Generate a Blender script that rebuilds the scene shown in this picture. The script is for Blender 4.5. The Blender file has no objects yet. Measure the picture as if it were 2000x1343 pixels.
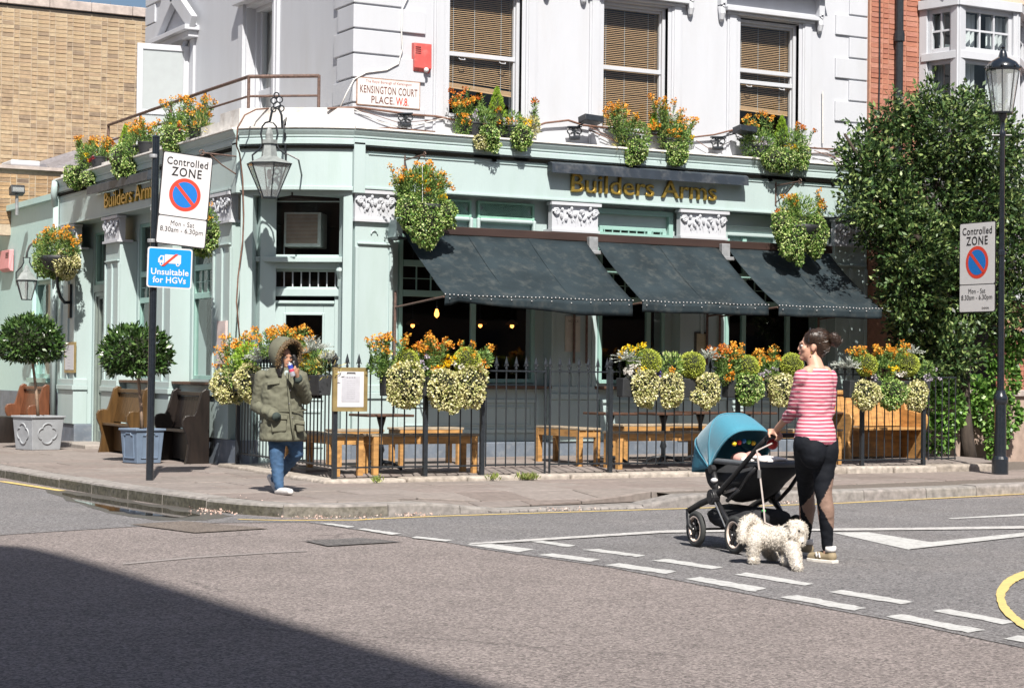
import bpy, bmesh, math, random
import numpy as np
from mathutils import Vector, Matrix, Quaternion
random.seed(7); rng = np.random.default_rng(7)
S = bpy.context.scene; COL = S.collection
R = math.radians

# ------------------------------------------------------------------ camera
CAM_H = 1.38
YAW, PITCH, ROLL, FPX = R(28.989), R(.844), R(.625), 3800.0
cf = Vector((math.sin(YAW)*math.cos(PITCH), math.cos(YAW)*math.cos(PITCH), math.sin(PITCH)))
cr = Vector((math.cos(YAW), -math.sin(YAW), 0)); cu = cr.cross(cf)
cr, cu = cr*math.cos(ROLL)+cu*math.sin(ROLL), cu*math.cos(ROLL)-cr*math.sin(ROLL)
CP = Vector((0, 0, CAM_H))
cam_d = bpy.data.cameras.new('camera'); cam = bpy.data.objects.new('camera', cam_d); COL.objects.link(cam)
cam_d.sensor_width = 36; cam_d.lens = 36*FPX/2000; cam_d.clip_start = .1; cam_d.clip_end = 2000
cam.matrix_world = Matrix(((cr.x, cu.x, -cf.x, CP.x), (cr.y, cu.y, -cf.y, CP.y), (cr.z, cu.z, -cf.z, CP.z), (0, 0, 0, 1)))
S.camera = cam

# ------------------------------------------------------------------ sky, sun, exposure
SUN_AZ, SUN_EL = R(20.5), R(49.5)          # direction the light travels, measured from +Y towards +X
w = bpy.data.worlds.new('World'); S.world = w; w.use_nodes = True
nt = w.node_tree; bg = nt.nodes['Background']
sky = nt.nodes.new('ShaderNodeTexSky'); sky.sky_type = 'NISHITA'; sky.sun_disc = False
sky.sun_elevation = SUN_EL; sky.sun_rotation = SUN_AZ + math.pi; sky.dust_density = 2.5; sky.ozone_density = 2.6
nt.links.new(sky.outputs['Color'], bg.inputs['Color']); bg.inputs['Strength'].default_value = .055
sd = bpy.data.lights.new('sun', 'SUN'); sun = bpy.data.objects.new('sun', sd); COL.objects.link(sun)
sd.energy = 4.8; sd.angle = R(.53); sd.color = (1, .95, .875)
sdir = Vector((math.sin(SUN_AZ)*math.cos(SUN_EL), math.cos(SUN_AZ)*math.cos(SUN_EL), -math.sin(SUN_EL)))
sun.rotation_mode = 'QUATERNION'; sun.rotation_quaternion = sdir.to_track_quat('-Z', 'Y'); sun.location = (-10, -20, 40)
S.view_settings.view_transform = 'Standard'; S.view_settings.look = 'None'
S.view_settings.exposure = .82; S.view_settings.gamma = 1
S.cycles.max_bounces = 8; S.cycles.transparent_max_bounces = 16; S.cycles.use_denoising = True
S.cycles.caustics_reflective = False; S.cycles.caustics_refractive = False

# ------------------------------------------------------------------ calibrated rays: a photo measurement on a known real plane
def ray(x, y): return cf + cr*((x-1000)/FPX) - cu*((y-671.5)/FPX)
def on_z(x, y, z=0.): d = ray(x, y); return CP + d*((z-CAM_H)/d.z)
def on_y(x, y, Y): d = ray(x, y); return CP + d*(Y/d.y)
def on_x(x, y, X): d = ray(x, y); return CP + d*(X/d.x)
def at_d(x, y, D): return CP + ray(x, y)*D
def on_line(x, y, A, B):            # vertical plane through A and B (xy)
    n = Vector((B[1]-A[1], A[0]-B[0], 0)); d = ray(x, y); return CP + d*((n.x*A[0]+n.y*A[1])/(n.dot(d)))

# ------------------------------------------------------------------ materials
def lin(h):
    h = h.lstrip('#'); c = [int(h[i:i+2], 16)/255 for i in (0, 2, 4)]
    return tuple(v/12.92 if v <= .04045 else ((v+.055)/1.055)**2.4 for v in c)
MATS = {}
def mat(name, col, rough=.6, var=.12, scale=9., bump=0., bscale=60., metal=0., spec=.5, dirt=0., dirt_col=(.08, .07, .06), dscale=1.3, trans=None, sheen=0., coat=0., stretch=(1, 1, 1)):
    if isinstance(col, str): col = lin(col)
    m = bpy.data.materials.new(name); m.use_nodes = True; n = m.node_tree.nodes; l = m.node_tree.links
    b = n['Principled BSDF']; b.inputs['Roughness'].default_value = rough; b.inputs['Metallic'].default_value = metal
    b.inputs['Specular IOR Level'].default_value = spec
    if sheen: b.inputs['Sheen Weight'].default_value = sheen
    if coat: b.inputs['Coat Weight'].default_value = coat; b.inputs['Coat Roughness'].default_value = .08
    tc = n.new('ShaderNodeTexCoord'); mp = n.new('ShaderNodeMapping'); mp.inputs['Scale'].default_value = stretch
    l.new(tc.outputs['Object'], mp.inputs['Vector'])
    ns = n.new('ShaderNodeTexNoise'); ns.inputs['Scale'].default_value = scale; ns.inputs['Detail'].default_value = 5
    l.new(mp.outputs[0], ns.inputs['Vector'])
    mr = n.new('ShaderNodeMapRange'); mr.inputs[1].default_value = .3; mr.inputs[2].default_value = .7; mr.inputs[3].default_value = 1-var; mr.inputs[4].default_value = 1+var
    l.new(ns.outputs['Fac'], mr.inputs[0])
    mx = n.new('ShaderNodeVectorMath'); mx.operation = 'SCALE'; mx.inputs[0].default_value = col; l.new(mr.outputs[0], mx.inputs['Scale'])
    out = mx.outputs[0]
    if dirt:
        n2 = n.new('ShaderNodeTexNoise'); n2.inputs['Scale'].default_value = dscale; n2.inputs['Detail'].default_value = 8; n2.inputs['Roughness'].default_value = .65
        l.new(mp.outputs[0], n2.inputs['Vector'])
        m2 = n.new('ShaderNodeMapRange'); m2.inputs[1].default_value = .5; m2.inputs[2].default_value = .75; m2.inputs[4].default_value = dirt
        l.new(n2.outputs['Fac'], m2.inputs[0])
        mm = n.new('ShaderNodeMix'); mm.data_type = 'RGBA'; l.new(m2.outputs[0], mm.inputs[0]); l.new(out, mm.inputs[6]); mm.inputs[7].default_value = (*dirt_col, 1)
        out = mm.outputs[2]
    l.new(out, b.inputs['Base Color'])
    if bump:
        n3 = n.new('ShaderNodeTexNoise'); n3.inputs['Scale'].default_value = bscale; n3.inputs['Detail'].default_value = 4; l.new(mp.outputs[0], n3.inputs['Vector'])
        bp = n.new('ShaderNodeBump'); bp.inputs['Strength'].default_value = bump; bp.inputs['Distance'].default_value = .01
        l.new(n3.outputs['Fac'], bp.inputs['Height']); l.new(bp.outputs[0], b.inputs['Normal'])
    MATS[name] = m; return m
def mat_leaf(name, cols, rough=.45, trans=.25, spec=.4):
    """each leaf or petal (mesh island) gets its own tone of the plant's colours"""
    m = bpy.data.materials.new(name); m.use_nodes = True; n = m.node_tree.nodes; l = m.node_tree.links
    b = n['Principled BSDF']; b.inputs['Roughness'].default_value = rough; b.inputs['Specular IOR Level'].default_value = spec
    g = n.new('ShaderNodeNewGeometry'); cr_ = n.new('ShaderNodeValToRGB'); e = cr_.color_ramp
    cols = [lin(c) if isinstance(c, str) else c for c in cols]
    while len(e.elements) < len(cols): e.elements.new(.5)
    for i, c in enumerate(cols): e.elements[i].position = i/max(1, len(cols)-1); e.elements[i].color = (*c, 1)
    l.new(g.outputs['Random Per Island'], cr_.inputs[0]); l.new(cr_.outputs[0], b.inputs['Base Color'])
    t = n.new('ShaderNodeBsdfTranslucent'); l.new(cr_.outputs[0], t.inputs['Color']); mx = n.new('ShaderNodeMixShader'); mx.inputs[0].default_value = trans
    l.new(b.outputs[0], mx.inputs[1]); l.new(t.outputs[0], mx.inputs[2]); l.new(mx.outputs[0], n['Material Output'].inputs['Surface'])
    return m
def mat_random(name, cols, rough=.8, bump=.3, bscale=80., var=.15, per='object'):
    """alike pieces (bricks, slabs): each object its own tone"""
    m = mat(name, (1, 1, 1), rough, var=var, scale=14, bump=bump, bscale=bscale); n = m.node_tree.nodes; l = m.node_tree.links
    o = n.new('ShaderNodeObjectInfo'); cr_ = n.new('ShaderNodeValToRGB'); e = cr_.color_ramp; e.interpolation = 'LINEAR'
    cols = [lin(c) if isinstance(c, str) else c for c in cols]
    while len(e.elements) < len(cols): e.elements.new(.5)
    for i, c in enumerate(cols): e.elements[i].position = i/max(1, len(cols)-1); e.elements[i].color = (*c, 1)
    if per == 'object': l.new(o.outputs['Random'], cr_.inputs[0])
    else: g = n.new('ShaderNodeNewGeometry'); l.new(g.outputs['Random Per Island'], cr_.inputs[0])
    for x in n:
        if x.type == 'VECT_MATH': l.new(cr_.outputs[0], x.inputs[0])
    return m
def mat_glass(name, tint=(.9, .95, .95), refl=1.0, rough=.02, haze=0.):
    m = bpy.data.materials.new(name); m.use_nodes = True; n = m.node_tree.nodes; l = m.node_tree.links; n.remove(n['Principled BSDF'])
    t = n.new('ShaderNodeBsdfTransparent'); t.inputs[0].default_value = (*tint, 1); g = n.new('ShaderNodeBsdfGlossy'); g.inputs['Roughness'].default_value = rough
    lw = n.new('ShaderNodeLayerWeight'); lw.inputs['Blend'].default_value = .5; pw = n.new('ShaderNodeMath'); pw.operation = 'POWER'; pw.inputs[1].default_value = 4; l.new(lw.outputs['Facing'], pw.inputs[0]); f = n.new('ShaderNodeMath'); f.operation = 'MULTIPLY_ADD'; f.inputs[1].default_value = .92; f.inputs[2].default_value = .055; l.new(pw.outputs[0], f.inputs[0]); mp = n.new('ShaderNodeMath'); mp.operation = 'MULTIPLY'; mp.inputs[1].default_value = refl
    nz = n.new('ShaderNodeTexNoise'); nz.inputs['Scale'].default_value = 1.5; bp = n.new('ShaderNodeBump'); bp.inputs['Strength'].default_value = .06
    l.new(nz.outputs['Fac'], bp.inputs['Height']); l.new(bp.outputs[0], g.inputs['Normal'])
    l.new(f.outputs[0], mp.inputs[0]); mx = n.new('ShaderNodeMixShader'); l.new(mp.outputs[0], mx.inputs[0]); l.new(t.outputs[0], mx.inputs[1]); l.new(g.outputs[0], mx.inputs[2])
    if haze:
        df = n.new('ShaderNodeBsdfDiffuse'); df.inputs[0].default_value = (.62, .64, .64, 1); m2 = n.new('ShaderNodeMixShader'); m2.inputs[0].default_value = haze; l.new(mx.outputs[0], m2.inputs[1]); l.new(df.outputs[0], m2.inputs[2]); mx = m2  # pale diffuse mixed in to stand for light reflected by the panes
    l.new(mx.outputs[0], n['Material Output'].inputs['Surface']); return m
def mat_emit(name, col, strength):
    m = bpy.data.materials.new(name); m.use_nodes = True; b = m.node_tree.nodes['Principled BSDF']
    b.inputs['Base Color'].default_value = (*col, 1); b.inputs['Emission Color'].default_value = (*col, 1); b.inputs['Emission Strength'].default_value = strength; return m

# ------------------------------------------------------------------ objects
def tag(o, label=None, cat=None, group=None, kind=None):
    if label: o['label'] = label
    if cat: o['category'] = cat
    if group: o['group'] = group
    if kind: o['kind'] = kind
    return o
def thing(name, label, cat, loc=(0, 0, 0), rotz=0., group=None, kind=None):
    o = bpy.data.objects.new(name, None); COL.objects.link(o); o.location = loc; o.rotation_euler = (0, 0, rotz); o.empty_display_size = .1
    return tag(o, label, cat, group, kind)
def root_of(o):
    while o.parent: o = o.parent
    return o
def attach(o, parent, world=True):
    """child of parent; world=True: its mesh is written in world coordinates (the thing's Empty may stand anywhere)"""
    o.parent = parent
    if world and parent is not None:
        m = Matrix.Identity(4); p = parent; ch = []
        while p: ch.append(p); p = p.parent
        for p in reversed(ch):
            m = m @ p.matrix_parent_inverse @ Matrix.LocRotScale(p.location, p.rotation_euler, p.scale)
        o.matrix_parent_inverse = m.inverted()
def put(name, me, parent=None, world=True):
    o = bpy.data.objects.new(name, me); COL.objects.link(o)
    if parent is not None: attach(o, parent, world)
    return o

class MB:
    def __init__(s): s.v = []; s.f = []; s.mi = []; s.m = 0
    def add(s, vs, fs):
        k = len(s.v); s.v += [tuple(p) for p in vs]; s.f += [tuple(i+k for i in q) for q in fs]; s.mi += [s.m]*len(fs)
    def box(s, x0, x1, y0, y1, z0, z1):
        s.obox(Vector(((x0+x1)/2, (y0+y1)/2, (z0+z1)/2)), (1, 0, 0), (0, 1, 0), (0, 0, 1), (x1-x0)/2, (y1-y0)/2, (z1-z0)/2); return s
    def obox(s, c, ax, ay, az, hx, hy, hz, taper=1.):
        c = Vector(c); ax = Vector(ax).normalized()*hx; ay = Vector(ay).normalized()*hy; az = Vector(az).normalized()*hz
        vs = [c+ax*i*(taper if k > 0 else 1)+ay*j*(taper if k > 0 else 1)+az*k for k in (-1, 1) for j in (-1, 1) for i in (-1, 1)]
        s.add(vs, [(0, 2, 3, 1), (4, 5, 7, 6), (0, 1, 5, 4), (2, 6, 7, 3), (0, 4, 6, 2), (1, 3, 7, 5)]); return s
    def bar(s, a, b, w, h=None, up=(0, 0, 1)):
        a = Vector(a); b = Vector(b); h = h or w; d = (b-a); L = d.length; d /= L; u = Vector(up)
        if abs(d.dot(u)) > .95: u = Vector((1, 0, 0))
        sx = d.cross(u).normalized(); sz = sx.cross(d)
        s.obox((a+b)/2, d, sx, sz, L/2, w/2, h/2); return s
    def tube(s, pts, r, n=8, caps=True):
        pts = [Vector(p) for p in pts]; N = len(pts); rs = r if isinstance(r, (list, tuple)) else [r]*N
        up = None; k0 = len(s.v); vs = []; fs = []
        for i, p in enumerate(pts):
            d = (pts[min(i+1, N-1)]-pts[max(i-1, 0)])
            if d.length < 1e-9: d = Vector((0, 0, 1))
            d.normalize()
            if up is None: up = Vector((0, 0, 1)) if abs(d.z) < .9 else Vector((1, 0, 0))
            x = d.cross(up)
            if x.length < 1e-4: x = d.cross(Vector((.3, .9, .2)))
            x.normalize(); y = x.cross(d); up = y
            for j in range(n):
                a = 2*math.pi*j/n; vs.append(p+(x*math.cos(a)+y*math.sin(a))*rs[i])
        for i in range(N-1):
            for j in range(n): fs.append((i*n+j, i*n+(j+1) % n, (i+1)*n+(j+1) % n, (i+1)*n+j))
        if caps: fs.append(tuple(range(n-1, -1, -1))); fs.append(tuple((N-1)*n+j for j in range(n)))
        s.add(vs, fs); return s
    def lathe(s, prof, o=(0, 0, 0), n=16, sx=1., sy=1., a0=0.):
        o = Vector(o); vs = []; fs = []
        for r_, z in prof:
            for j in range(n):
                a = 2*math.pi*j/n+a0; vs.append(o+Vector((r_*math.cos(a)*sx, r_*math.sin(a)*sy, z)))
        for i in range(len(prof)-1):
            for j in range(n): fs.append((i*n+j, i*n+(j+1) % n, (i+1)*n+(j+1) % n, (i+1)*n+j))
        fs.append(tuple(range(n-1, -1, -1))); fs.append(tuple((len(prof)-1)*n+j for j in range(n)))
        s.add(vs, fs); return s
    def ball(s, c, r, n=10, m=7, mtx=None):
        if not isinstance(r, (tuple, list)): r = (r, r, r)
        vs = [Vector((0, 0, -r[2]))]; fs = []
        for i in range(1, m):
            t = -math.pi/2+math.pi*i/m
            for j in range(n): a = 2*math.pi*j/n; vs.append(Vector((r[0]*math.cos(t)*math.cos(a), r[1]*math.cos(t)*math.sin(a), r[2]*math.sin(t))))
        vs.append(Vector((0, 0, r[2]))); T = len(vs)-1
        for j in range(n): fs.append((0, 1+(j+1) % n, 1+j)); fs.append((T, T-n+j, T-n+(j+1) % n))
        for i in range(m-2):
            for j in range(n): fs.append((1+i*n+j, 1+i*n+(j+1) % n, 1+(i+1)*n+(j+1) % n, 1+(i+1)*n+j))
        c = Vector(c); s.add([(mtx @ p if mtx else p)+c for p in vs], fs); return s
    def prism(s, pts, d):
        """closed 3D outline pts extruded along d"""
        pts = [Vector(p) for p in pts]; d = Vector(d); n = len(pts)
        s.add(pts+[p+d for p in pts], [tuple(range(n-1, -1, -1)), tuple(range(n, 2*n))]+[(i, (i+1) % n, n+(i+1) % n, n+i) for i in range(n)]); return s
    def sweep(s, prof, path, nrm):
        """prof (out, z) swept along path of xy points; nrm: outward normal per path point (xy)"""
        vs = []; k = len(prof)
        for p, q in zip(path, nrm):
            for o_, z in prof: vs.append((p[0]+q[0]*o_, p[1]+q[1]*o_, z))
        fs = [(i*k+j, i*k+(j+1) % k, (i+1)*k+(j+1) % k, (i+1)*k+j) for i in range(len(path)-1) for j in range(k)]
        fs += [tuple(range(k)), tuple((len(path)-1)*k+j for j in range(k-1, -1, -1))]
        s.add(vs, fs); return s
    def quad(s, a, b, c, d): s.add([a, b, c, d], [(0, 1, 2, 3)]); return s
    def mesh(s, name, mats, smooth=False):
        me = bpy.data.meshes.new(name); me.from_pydata([tuple(v) for v in s.v], [], s.f)
        for m in (mats if isinstance(mats, (list, tuple)) else [mats]): me.materials.append(m)
        if len(set(s.mi)) > 1: me.polygons.foreach_set('material_index', s.mi)
        bm = bmesh.new(); bm.from_mesh(me); bmesh.ops.recalc_face_normals(bm, faces=bm.faces); bm.to_mesh(me); bm.free()
        if smooth: me.polygons.foreach_set('use_smooth', [True]*len(me.polygons))
        me.update(); return me
    def build(s, name, mats, parent=None, smooth=False, bevel=0., seg=2, world=True, angle=None):
        o = put(name, s.mesh(name, mats, smooth), parent, world)
        if bevel: b = o.modifiers.new('bevel', 'BEVEL'); b.width = bevel; b.segments = seg; b.limit_method = 'ANGLE'; b.angle_limit = R(35)
        if smooth == 'auto' or angle:
            try: o.data.set_sharp_from_angle(angle=R(angle or 40))
            except Exception: pass
        return o
def struct(name, mb, m, **k): return tag(mb.build(name, m, **k), kind='structure')

def text_mesh(name, txt, size, m, depth=0., align='CENTER', spacing=1., offset=0., bevel=0., sx=1., res=3, fit=None):
    c = bpy.data.curves.new(name, 'FONT'); c.body = txt; c.size = size; c.align_x = align; c.align_y = 'CENTER'; c.extrude = depth; c.space_character = spacing
    c.offset = offset; c.resolution_u = res; c.bevel_depth = bevel; c.bevel_resolution = 2
    o = bpy.data.objects.new(name, c); COL.objects.link(o); dg = bpy.context.evaluated_depsgraph_get(); dg.update()
    me = bpy.data.meshes.new_from_object(o.evaluated_get(dg)); bpy.data.objects.remove(o); bpy.data.curves.remove(c)
    if fit: xs = [v.co.x for v in me.vertices]; sx = fit/(max(xs)-min(xs))
    if sx != 1: me.transform(Matrix.Diagonal((sx, 1, 1, 1)))
    me.materials.clear(); me.materials.append(m); return me
def frame(o, right, up):     # matrix: local x -> right, y -> up, z -> towards the viewer
    r_ = Vector(right).normalized(); u_ = Vector(up); u_ = (u_-r_*u_.dot(r_)).normalized(); z_ = r_.cross(u_)
    return Matrix(((r_.x, u_.x, z_.x, o[0]), (r_.y, u_.y, z_.y, o[1]), (r_.z, u_.z, z_.z, o[2]), (0, 0, 0, 1)))
def join(meshes, name):
    bm = bmesh.new()
    for me in meshes: bm.from_mesh(me)
    mats = list(meshes[0].materials); out = bpy.data.meshes.new(name); bm.to_mesh(out); bm.free()
    for m in mats: out.materials.append(m)
    for me in meshes: bpy.data.meshes.remove(me)
    return out
def write(parent, name, lines, M, m, world=True):
    """flat print: lines = [(text, x, y, size, kw)] in the plane M (x right, y up)"""
    for t, x, y, sz, kw in lines:
        me = text_mesh(name, t, sz, m, **kw); me.transform(M @ Matrix.Translation((x, y, 0))); o = put(name, me, parent, world)
    return o

# ------------------------------------------------------------------ foliage
def leaf_mesh(name, P, N, L, W, m, parent, up=.2, spread=.8, world=True, kind=None, fold=.25):
    """n leaves as folded quads at points P, growing out along N (numpy arrays)"""
    n = len(P); P = np.asarray(P, float); N = np.asarray(N, float)
    d = N+rng.normal(0, spread, (n, 3)); d[:, 2] += up; d /= np.linalg.norm(d, axis=1)[:, None]+1e-9
    q = rng.normal(0, 1, (n, 3)); sd_ = np.cross(d, q); sd_ /= np.linalg.norm(sd_, axis=1)[:, None]+1e-9; nr = np.cross(sd_, d)
    k = rng.uniform(.65, 1.25, n)[:, None]; l_ = np.asarray(L)*k if np.isscalar(L) else np.asarray(L)[:, None]*k; w_ = l_*W
    V = np.empty((n, 4, 3)); V[:, 0] = P; V[:, 1] = P+d*l_*.5+sd_*w_*.5+nr*l_*fold*.3; V[:, 2] = P+d*l_; V[:, 3] = P+d*l_*.5-sd_*w_*.5+nr*l_*fold*.3
    me = bpy.data.meshes.new(name); me.vertices.add(n*4); me.vertices.foreach_set('co', V.ravel()); me.loops.add(n*4)
    me.loops.foreach_set('vertex_index', np.arange(n*4)); me.polygons.add(n); me.polygons.foreach_set('loop_start', np.arange(n)*4)
    me.update(calc_edges=True); me.validate(); me.materials.append(m); o = put(name, me, parent, world)
    if kind: o['kind'] = kind
    return o
def pts_ellipsoid(n, c, r, shell=.55, zmin=-1.):
    q = rng.normal(0, 1, (n*2, 3)); q /= np.linalg.norm(q, axis=1)[:, None]; q = q[q[:, 2] > zmin][:n]
    rad = shell+(1-shell)*rng.random(len(q))**.5; N = q.copy(); P = np.array(c)+q*np.array(r)*rad[:, None]
    return P, N
def remeshed(name, mb, m, parent, voxel=.012, smooth=6, world=True):
    o = put(name, mb.mesh(name, m, True), None)
    r_ = o.modifiers.new('r', 'REMESH'); r_.mode = 'VOXEL'; r_.voxel_size = voxel; r_.use_smooth_shade = True
    s_ = o.modifiers.new('s', 'SMOOTH'); s_.factor = .5; s_.iterations = smooth
    dg = bpy.context.evaluated_depsgraph_get(); dg.update(); me = bpy.data.meshes.new_from_object(o.evaluated_get(dg)); me.name = name
    bpy.data.objects.remove(o); me.polygons.foreach_set('use_smooth', [True]*len(me.polygons))
    if not me.materials: me.materials.append(m)
    return put(name, me, parent, world)
def capsule(mb, p0, r0, p1, r1, n=14, flat=None):
    """tapered round-ended limb; flat=(axis, factor) squashes the section along axis"""
    p0 = Vector(p0); p1 = Vector(p1); d = (p1-p0); L = d.length; d.normalize(); u = Vector((0, 0, 1)) if abs(d.z) < .9 else Vector((0, 1, 0)); x = d.cross(u).normalized(); y = x.cross(d)
    rings = [(p0-d*r0*math.cos(t), r0*math.sin(t)) for t in (.25, .6, 1., 1.35)]+[(p0, r0), (p1, r1)]+[(p1+d*r1*math.cos(t), r1*math.sin(t)) for t in (1.35, 1., .6, .25)]
    vs = []; fs = []
    for c, r_ in rings:
        for j in range(n):
            a = 2*math.pi*j/n; o_ = (x*math.cos(a)+y*math.sin(a))*r_
            if flat: ax = Vector(flat[0]).normalized(); o_ -= ax*o_.dot(ax)*(1-flat[1])
            vs.append(c+o_)
    for i in range(len(rings)-1):
        for j in range(n): fs.append((i*n+j, i*n+(j+1) % n, (i+1)*n+(j+1) % n, (i+1)*n+j))
    fs.append(tuple(range(n-1, -1, -1))); fs.append(tuple((len(rings)-1)*n+j for j in range(n))); mb.add(vs, fs)
def loft(mb, secs, n=20, cap=True):
    """secs: [(centre, ax, ay)] ellipse sections with half-axis vectors"""
    vs = []; fs = []
    for c, ax, ay in secs:
        for j in range(n): a = 2*math.pi*j/n; vs.append(Vector(c)+Vector(ax)*math.cos(a)+Vector(ay)*math.sin(a))
    for i in range(len(secs)-1):
        for j in range(n): fs.append((i*n+j, i*n+(j+1) % n, (i+1)*n+(j+1) % n, (i+1)*n+j))
    if cap: fs.append(tuple(range(n-1, -1, -1))); fs.append(tuple((len(secs)-1)*n+j for j in range(n)))
    mb.add(vs, fs)
from mathutils import noise as mnoise
def wrinkle(o, amp, scale, stretch=(1, 1, 1), seed=0.):
    """cloth folds: real displacement along the normals"""
    me = o.data
    for v in me.vertices:
        p = v.co; q = Vector((p.x*stretch[0], p.y*stretch[1], p.z*stretch[2]))*scale+Vector((seed, seed, seed)); n = mnoise.noise(q)+.5*mnoise.noise(q*2.3); v.co = p+v.normal*amp*(1-2*abs(n))
    me.update()
def strands(o, n, L, m, parent, flow, up=0.):
    """loose hairs lying along a surface"""
    P = np.array([tuple(v.co) for v in o.data.vertices]); N = np.array([tuple(v.normal) for v in o.data.vertices]); ix = rng.integers(0, len(P), n); D = np.tile(V3_(flow), (n, 1)); D = D-N[ix]*(D*N[ix]).sum(1)[:, None]; D /= np.linalg.norm(D, axis=1)[:, None]+1e-6
    h = leaf_mesh('loose_hairs', P[ix], D+N[ix]*.02, L, .05, m, parent, up=up, spread=.10, fold=.2); h['kind'] = 'stuff'; return h
V3_ = lambda p: np.array(p, float)
# ------------------------------------------------------------------ shared materials
WHITE = mat('white_paint', (.48, .495, .53), .55, var=.035, scale=3, bump=.15, bscale=40, dirt=.3, dirt_col=(.38, .37, .36), dscale=2.2, stretch=(1, 1, .22))
MINT = mat('mint_paint', (.385, .475, .472), .5, var=.04, scale=3, bump=.16, bscale=40, dirt=.4, dirt_col=(.28, .38, .33), dscale=2.4, stretch=(1, 1, .22))
MINTD = mat('mint_joinery', (.27, .44, .395), .42, var=.04, scale=4, bump=.06, bscale=50)
PLINTH = mat('slate_blue_plinth', (.125, .15, .185), .6, var=.18, scale=5, bump=.25, bscale=50, dirt=.45, dirt_col=(.3, .3, .3), dscale=9)
WEATHER = mat('weathered_ledge', (.66, .64, .61), .8, var=.12, scale=6, bump=.4, bscale=50, dirt=.65, dirt_col=(.20, .14, .10), dscale=4.5)
DARKIN = mat('dark_interior', (.022, .014, .011), .8, var=.3, scale=2)
GLASS = mat_glass('window_glass'); GLASSB = mat_glass('lantern_glass', (.95, .97, .97), 1.3, haze=.30)
IRON = mat('black_iron', (.018, .022, .027), .38, var=.25, scale=30, bump=.15, bscale=90)
RUST = mat('brown_rusty_iron', (.115, .07, .055), .65, var=.4, scale=30, bump=.3, bscale=120)
GOLD = mat('gold_leaf', (.50, .335, .07), .36, var=.1, scale=10, metal=.75)
GRAYMETAL = mat('grey_metal', (.30, .31, .32), .5, var=.2, scale=12, metal=.3, bump=.1)
# ------------------------------------------------------------------ ground
ASPH = mat('old_pinkish_asphalt', (.198, .170, .161), .9, var=.35, scale=160, bump=.7, bscale=260, dirt=.28, dirt_col=(.12, .105, .10), dscale=.55)
ASPH2 = mat('grey_asphalt', (.153, .147, .149), .9, var=.38, scale=170, bump=.7, bscale=260, dirt=.35, dirt_col=(.20, .18, .17), dscale=.5)
ASPH3 = mat('brown_patch_asphalt', (.135, .112, .096), .9, var=.35, scale=150, bump=.6, bscale=240)
ASPH4 = mat('dark_patch_asphalt', (.105, .098, .096), .9, var=.35, scale=150, bump=.6, bscale=240)
for m_ in (ASPH, ASPH2, ASPH3, ASPH4):     # stone chippings in the surface
    n = m_.node_tree.nodes; l = m_.node_tree.links; b = n['Principled BSDF']; tc = n.new('ShaderNodeTexCoord'); vo = n.new('ShaderNodeTexVoronoi'); vo.inputs['Scale'].default_value = 75; l.new(tc.outputs['Object'], vo.inputs['Vector'])
    sx = n.new('ShaderNodeSeparateXYZ'); l.new(vo.outputs['Color'], sx.inputs[0]); mr = n.new('ShaderNodeMapRange'); mr.inputs[3].default_value = .45; mr.inputs[4].default_value = 1.65; l.new(sx.outputs[0], mr.inputs[0])
    n2 = n.new('ShaderNodeTexNoise'); n2.inputs['Scale'].default_value = .9; n2.inputs['Detail'].default_value = 7; n2.inputs['Roughness'].default_value = .7; l.new(tc.outputs['Object'], n2.inputs['Vector']); m2 = n.new('ShaderNodeMapRange'); m2.inputs[1].default_value = .3; m2.inputs[2].default_value = .7; m2.inputs[3].default_value = .86; m2.inputs[4].default_value = 1.12; l.new(n2.outputs['Fac'], m2.inputs[0])
    mu = n.new('ShaderNodeMath'); mu.operation = 'MULTIPLY'; l.new(mr.outputs[0], mu.inputs[0]); l.new(m2.outputs[0], mu.inputs[1]); sc_ = n.new('ShaderNodeVectorMath'); sc_.operation = 'SCALE'; l.new(b.inputs['Base Color'].links[0].from_socket, sc_.inputs[0]); l.new(mu.outputs[0], sc_.inputs['Scale']); l.new(sc_.outputs[0], b.inputs['Base Color'])
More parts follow.
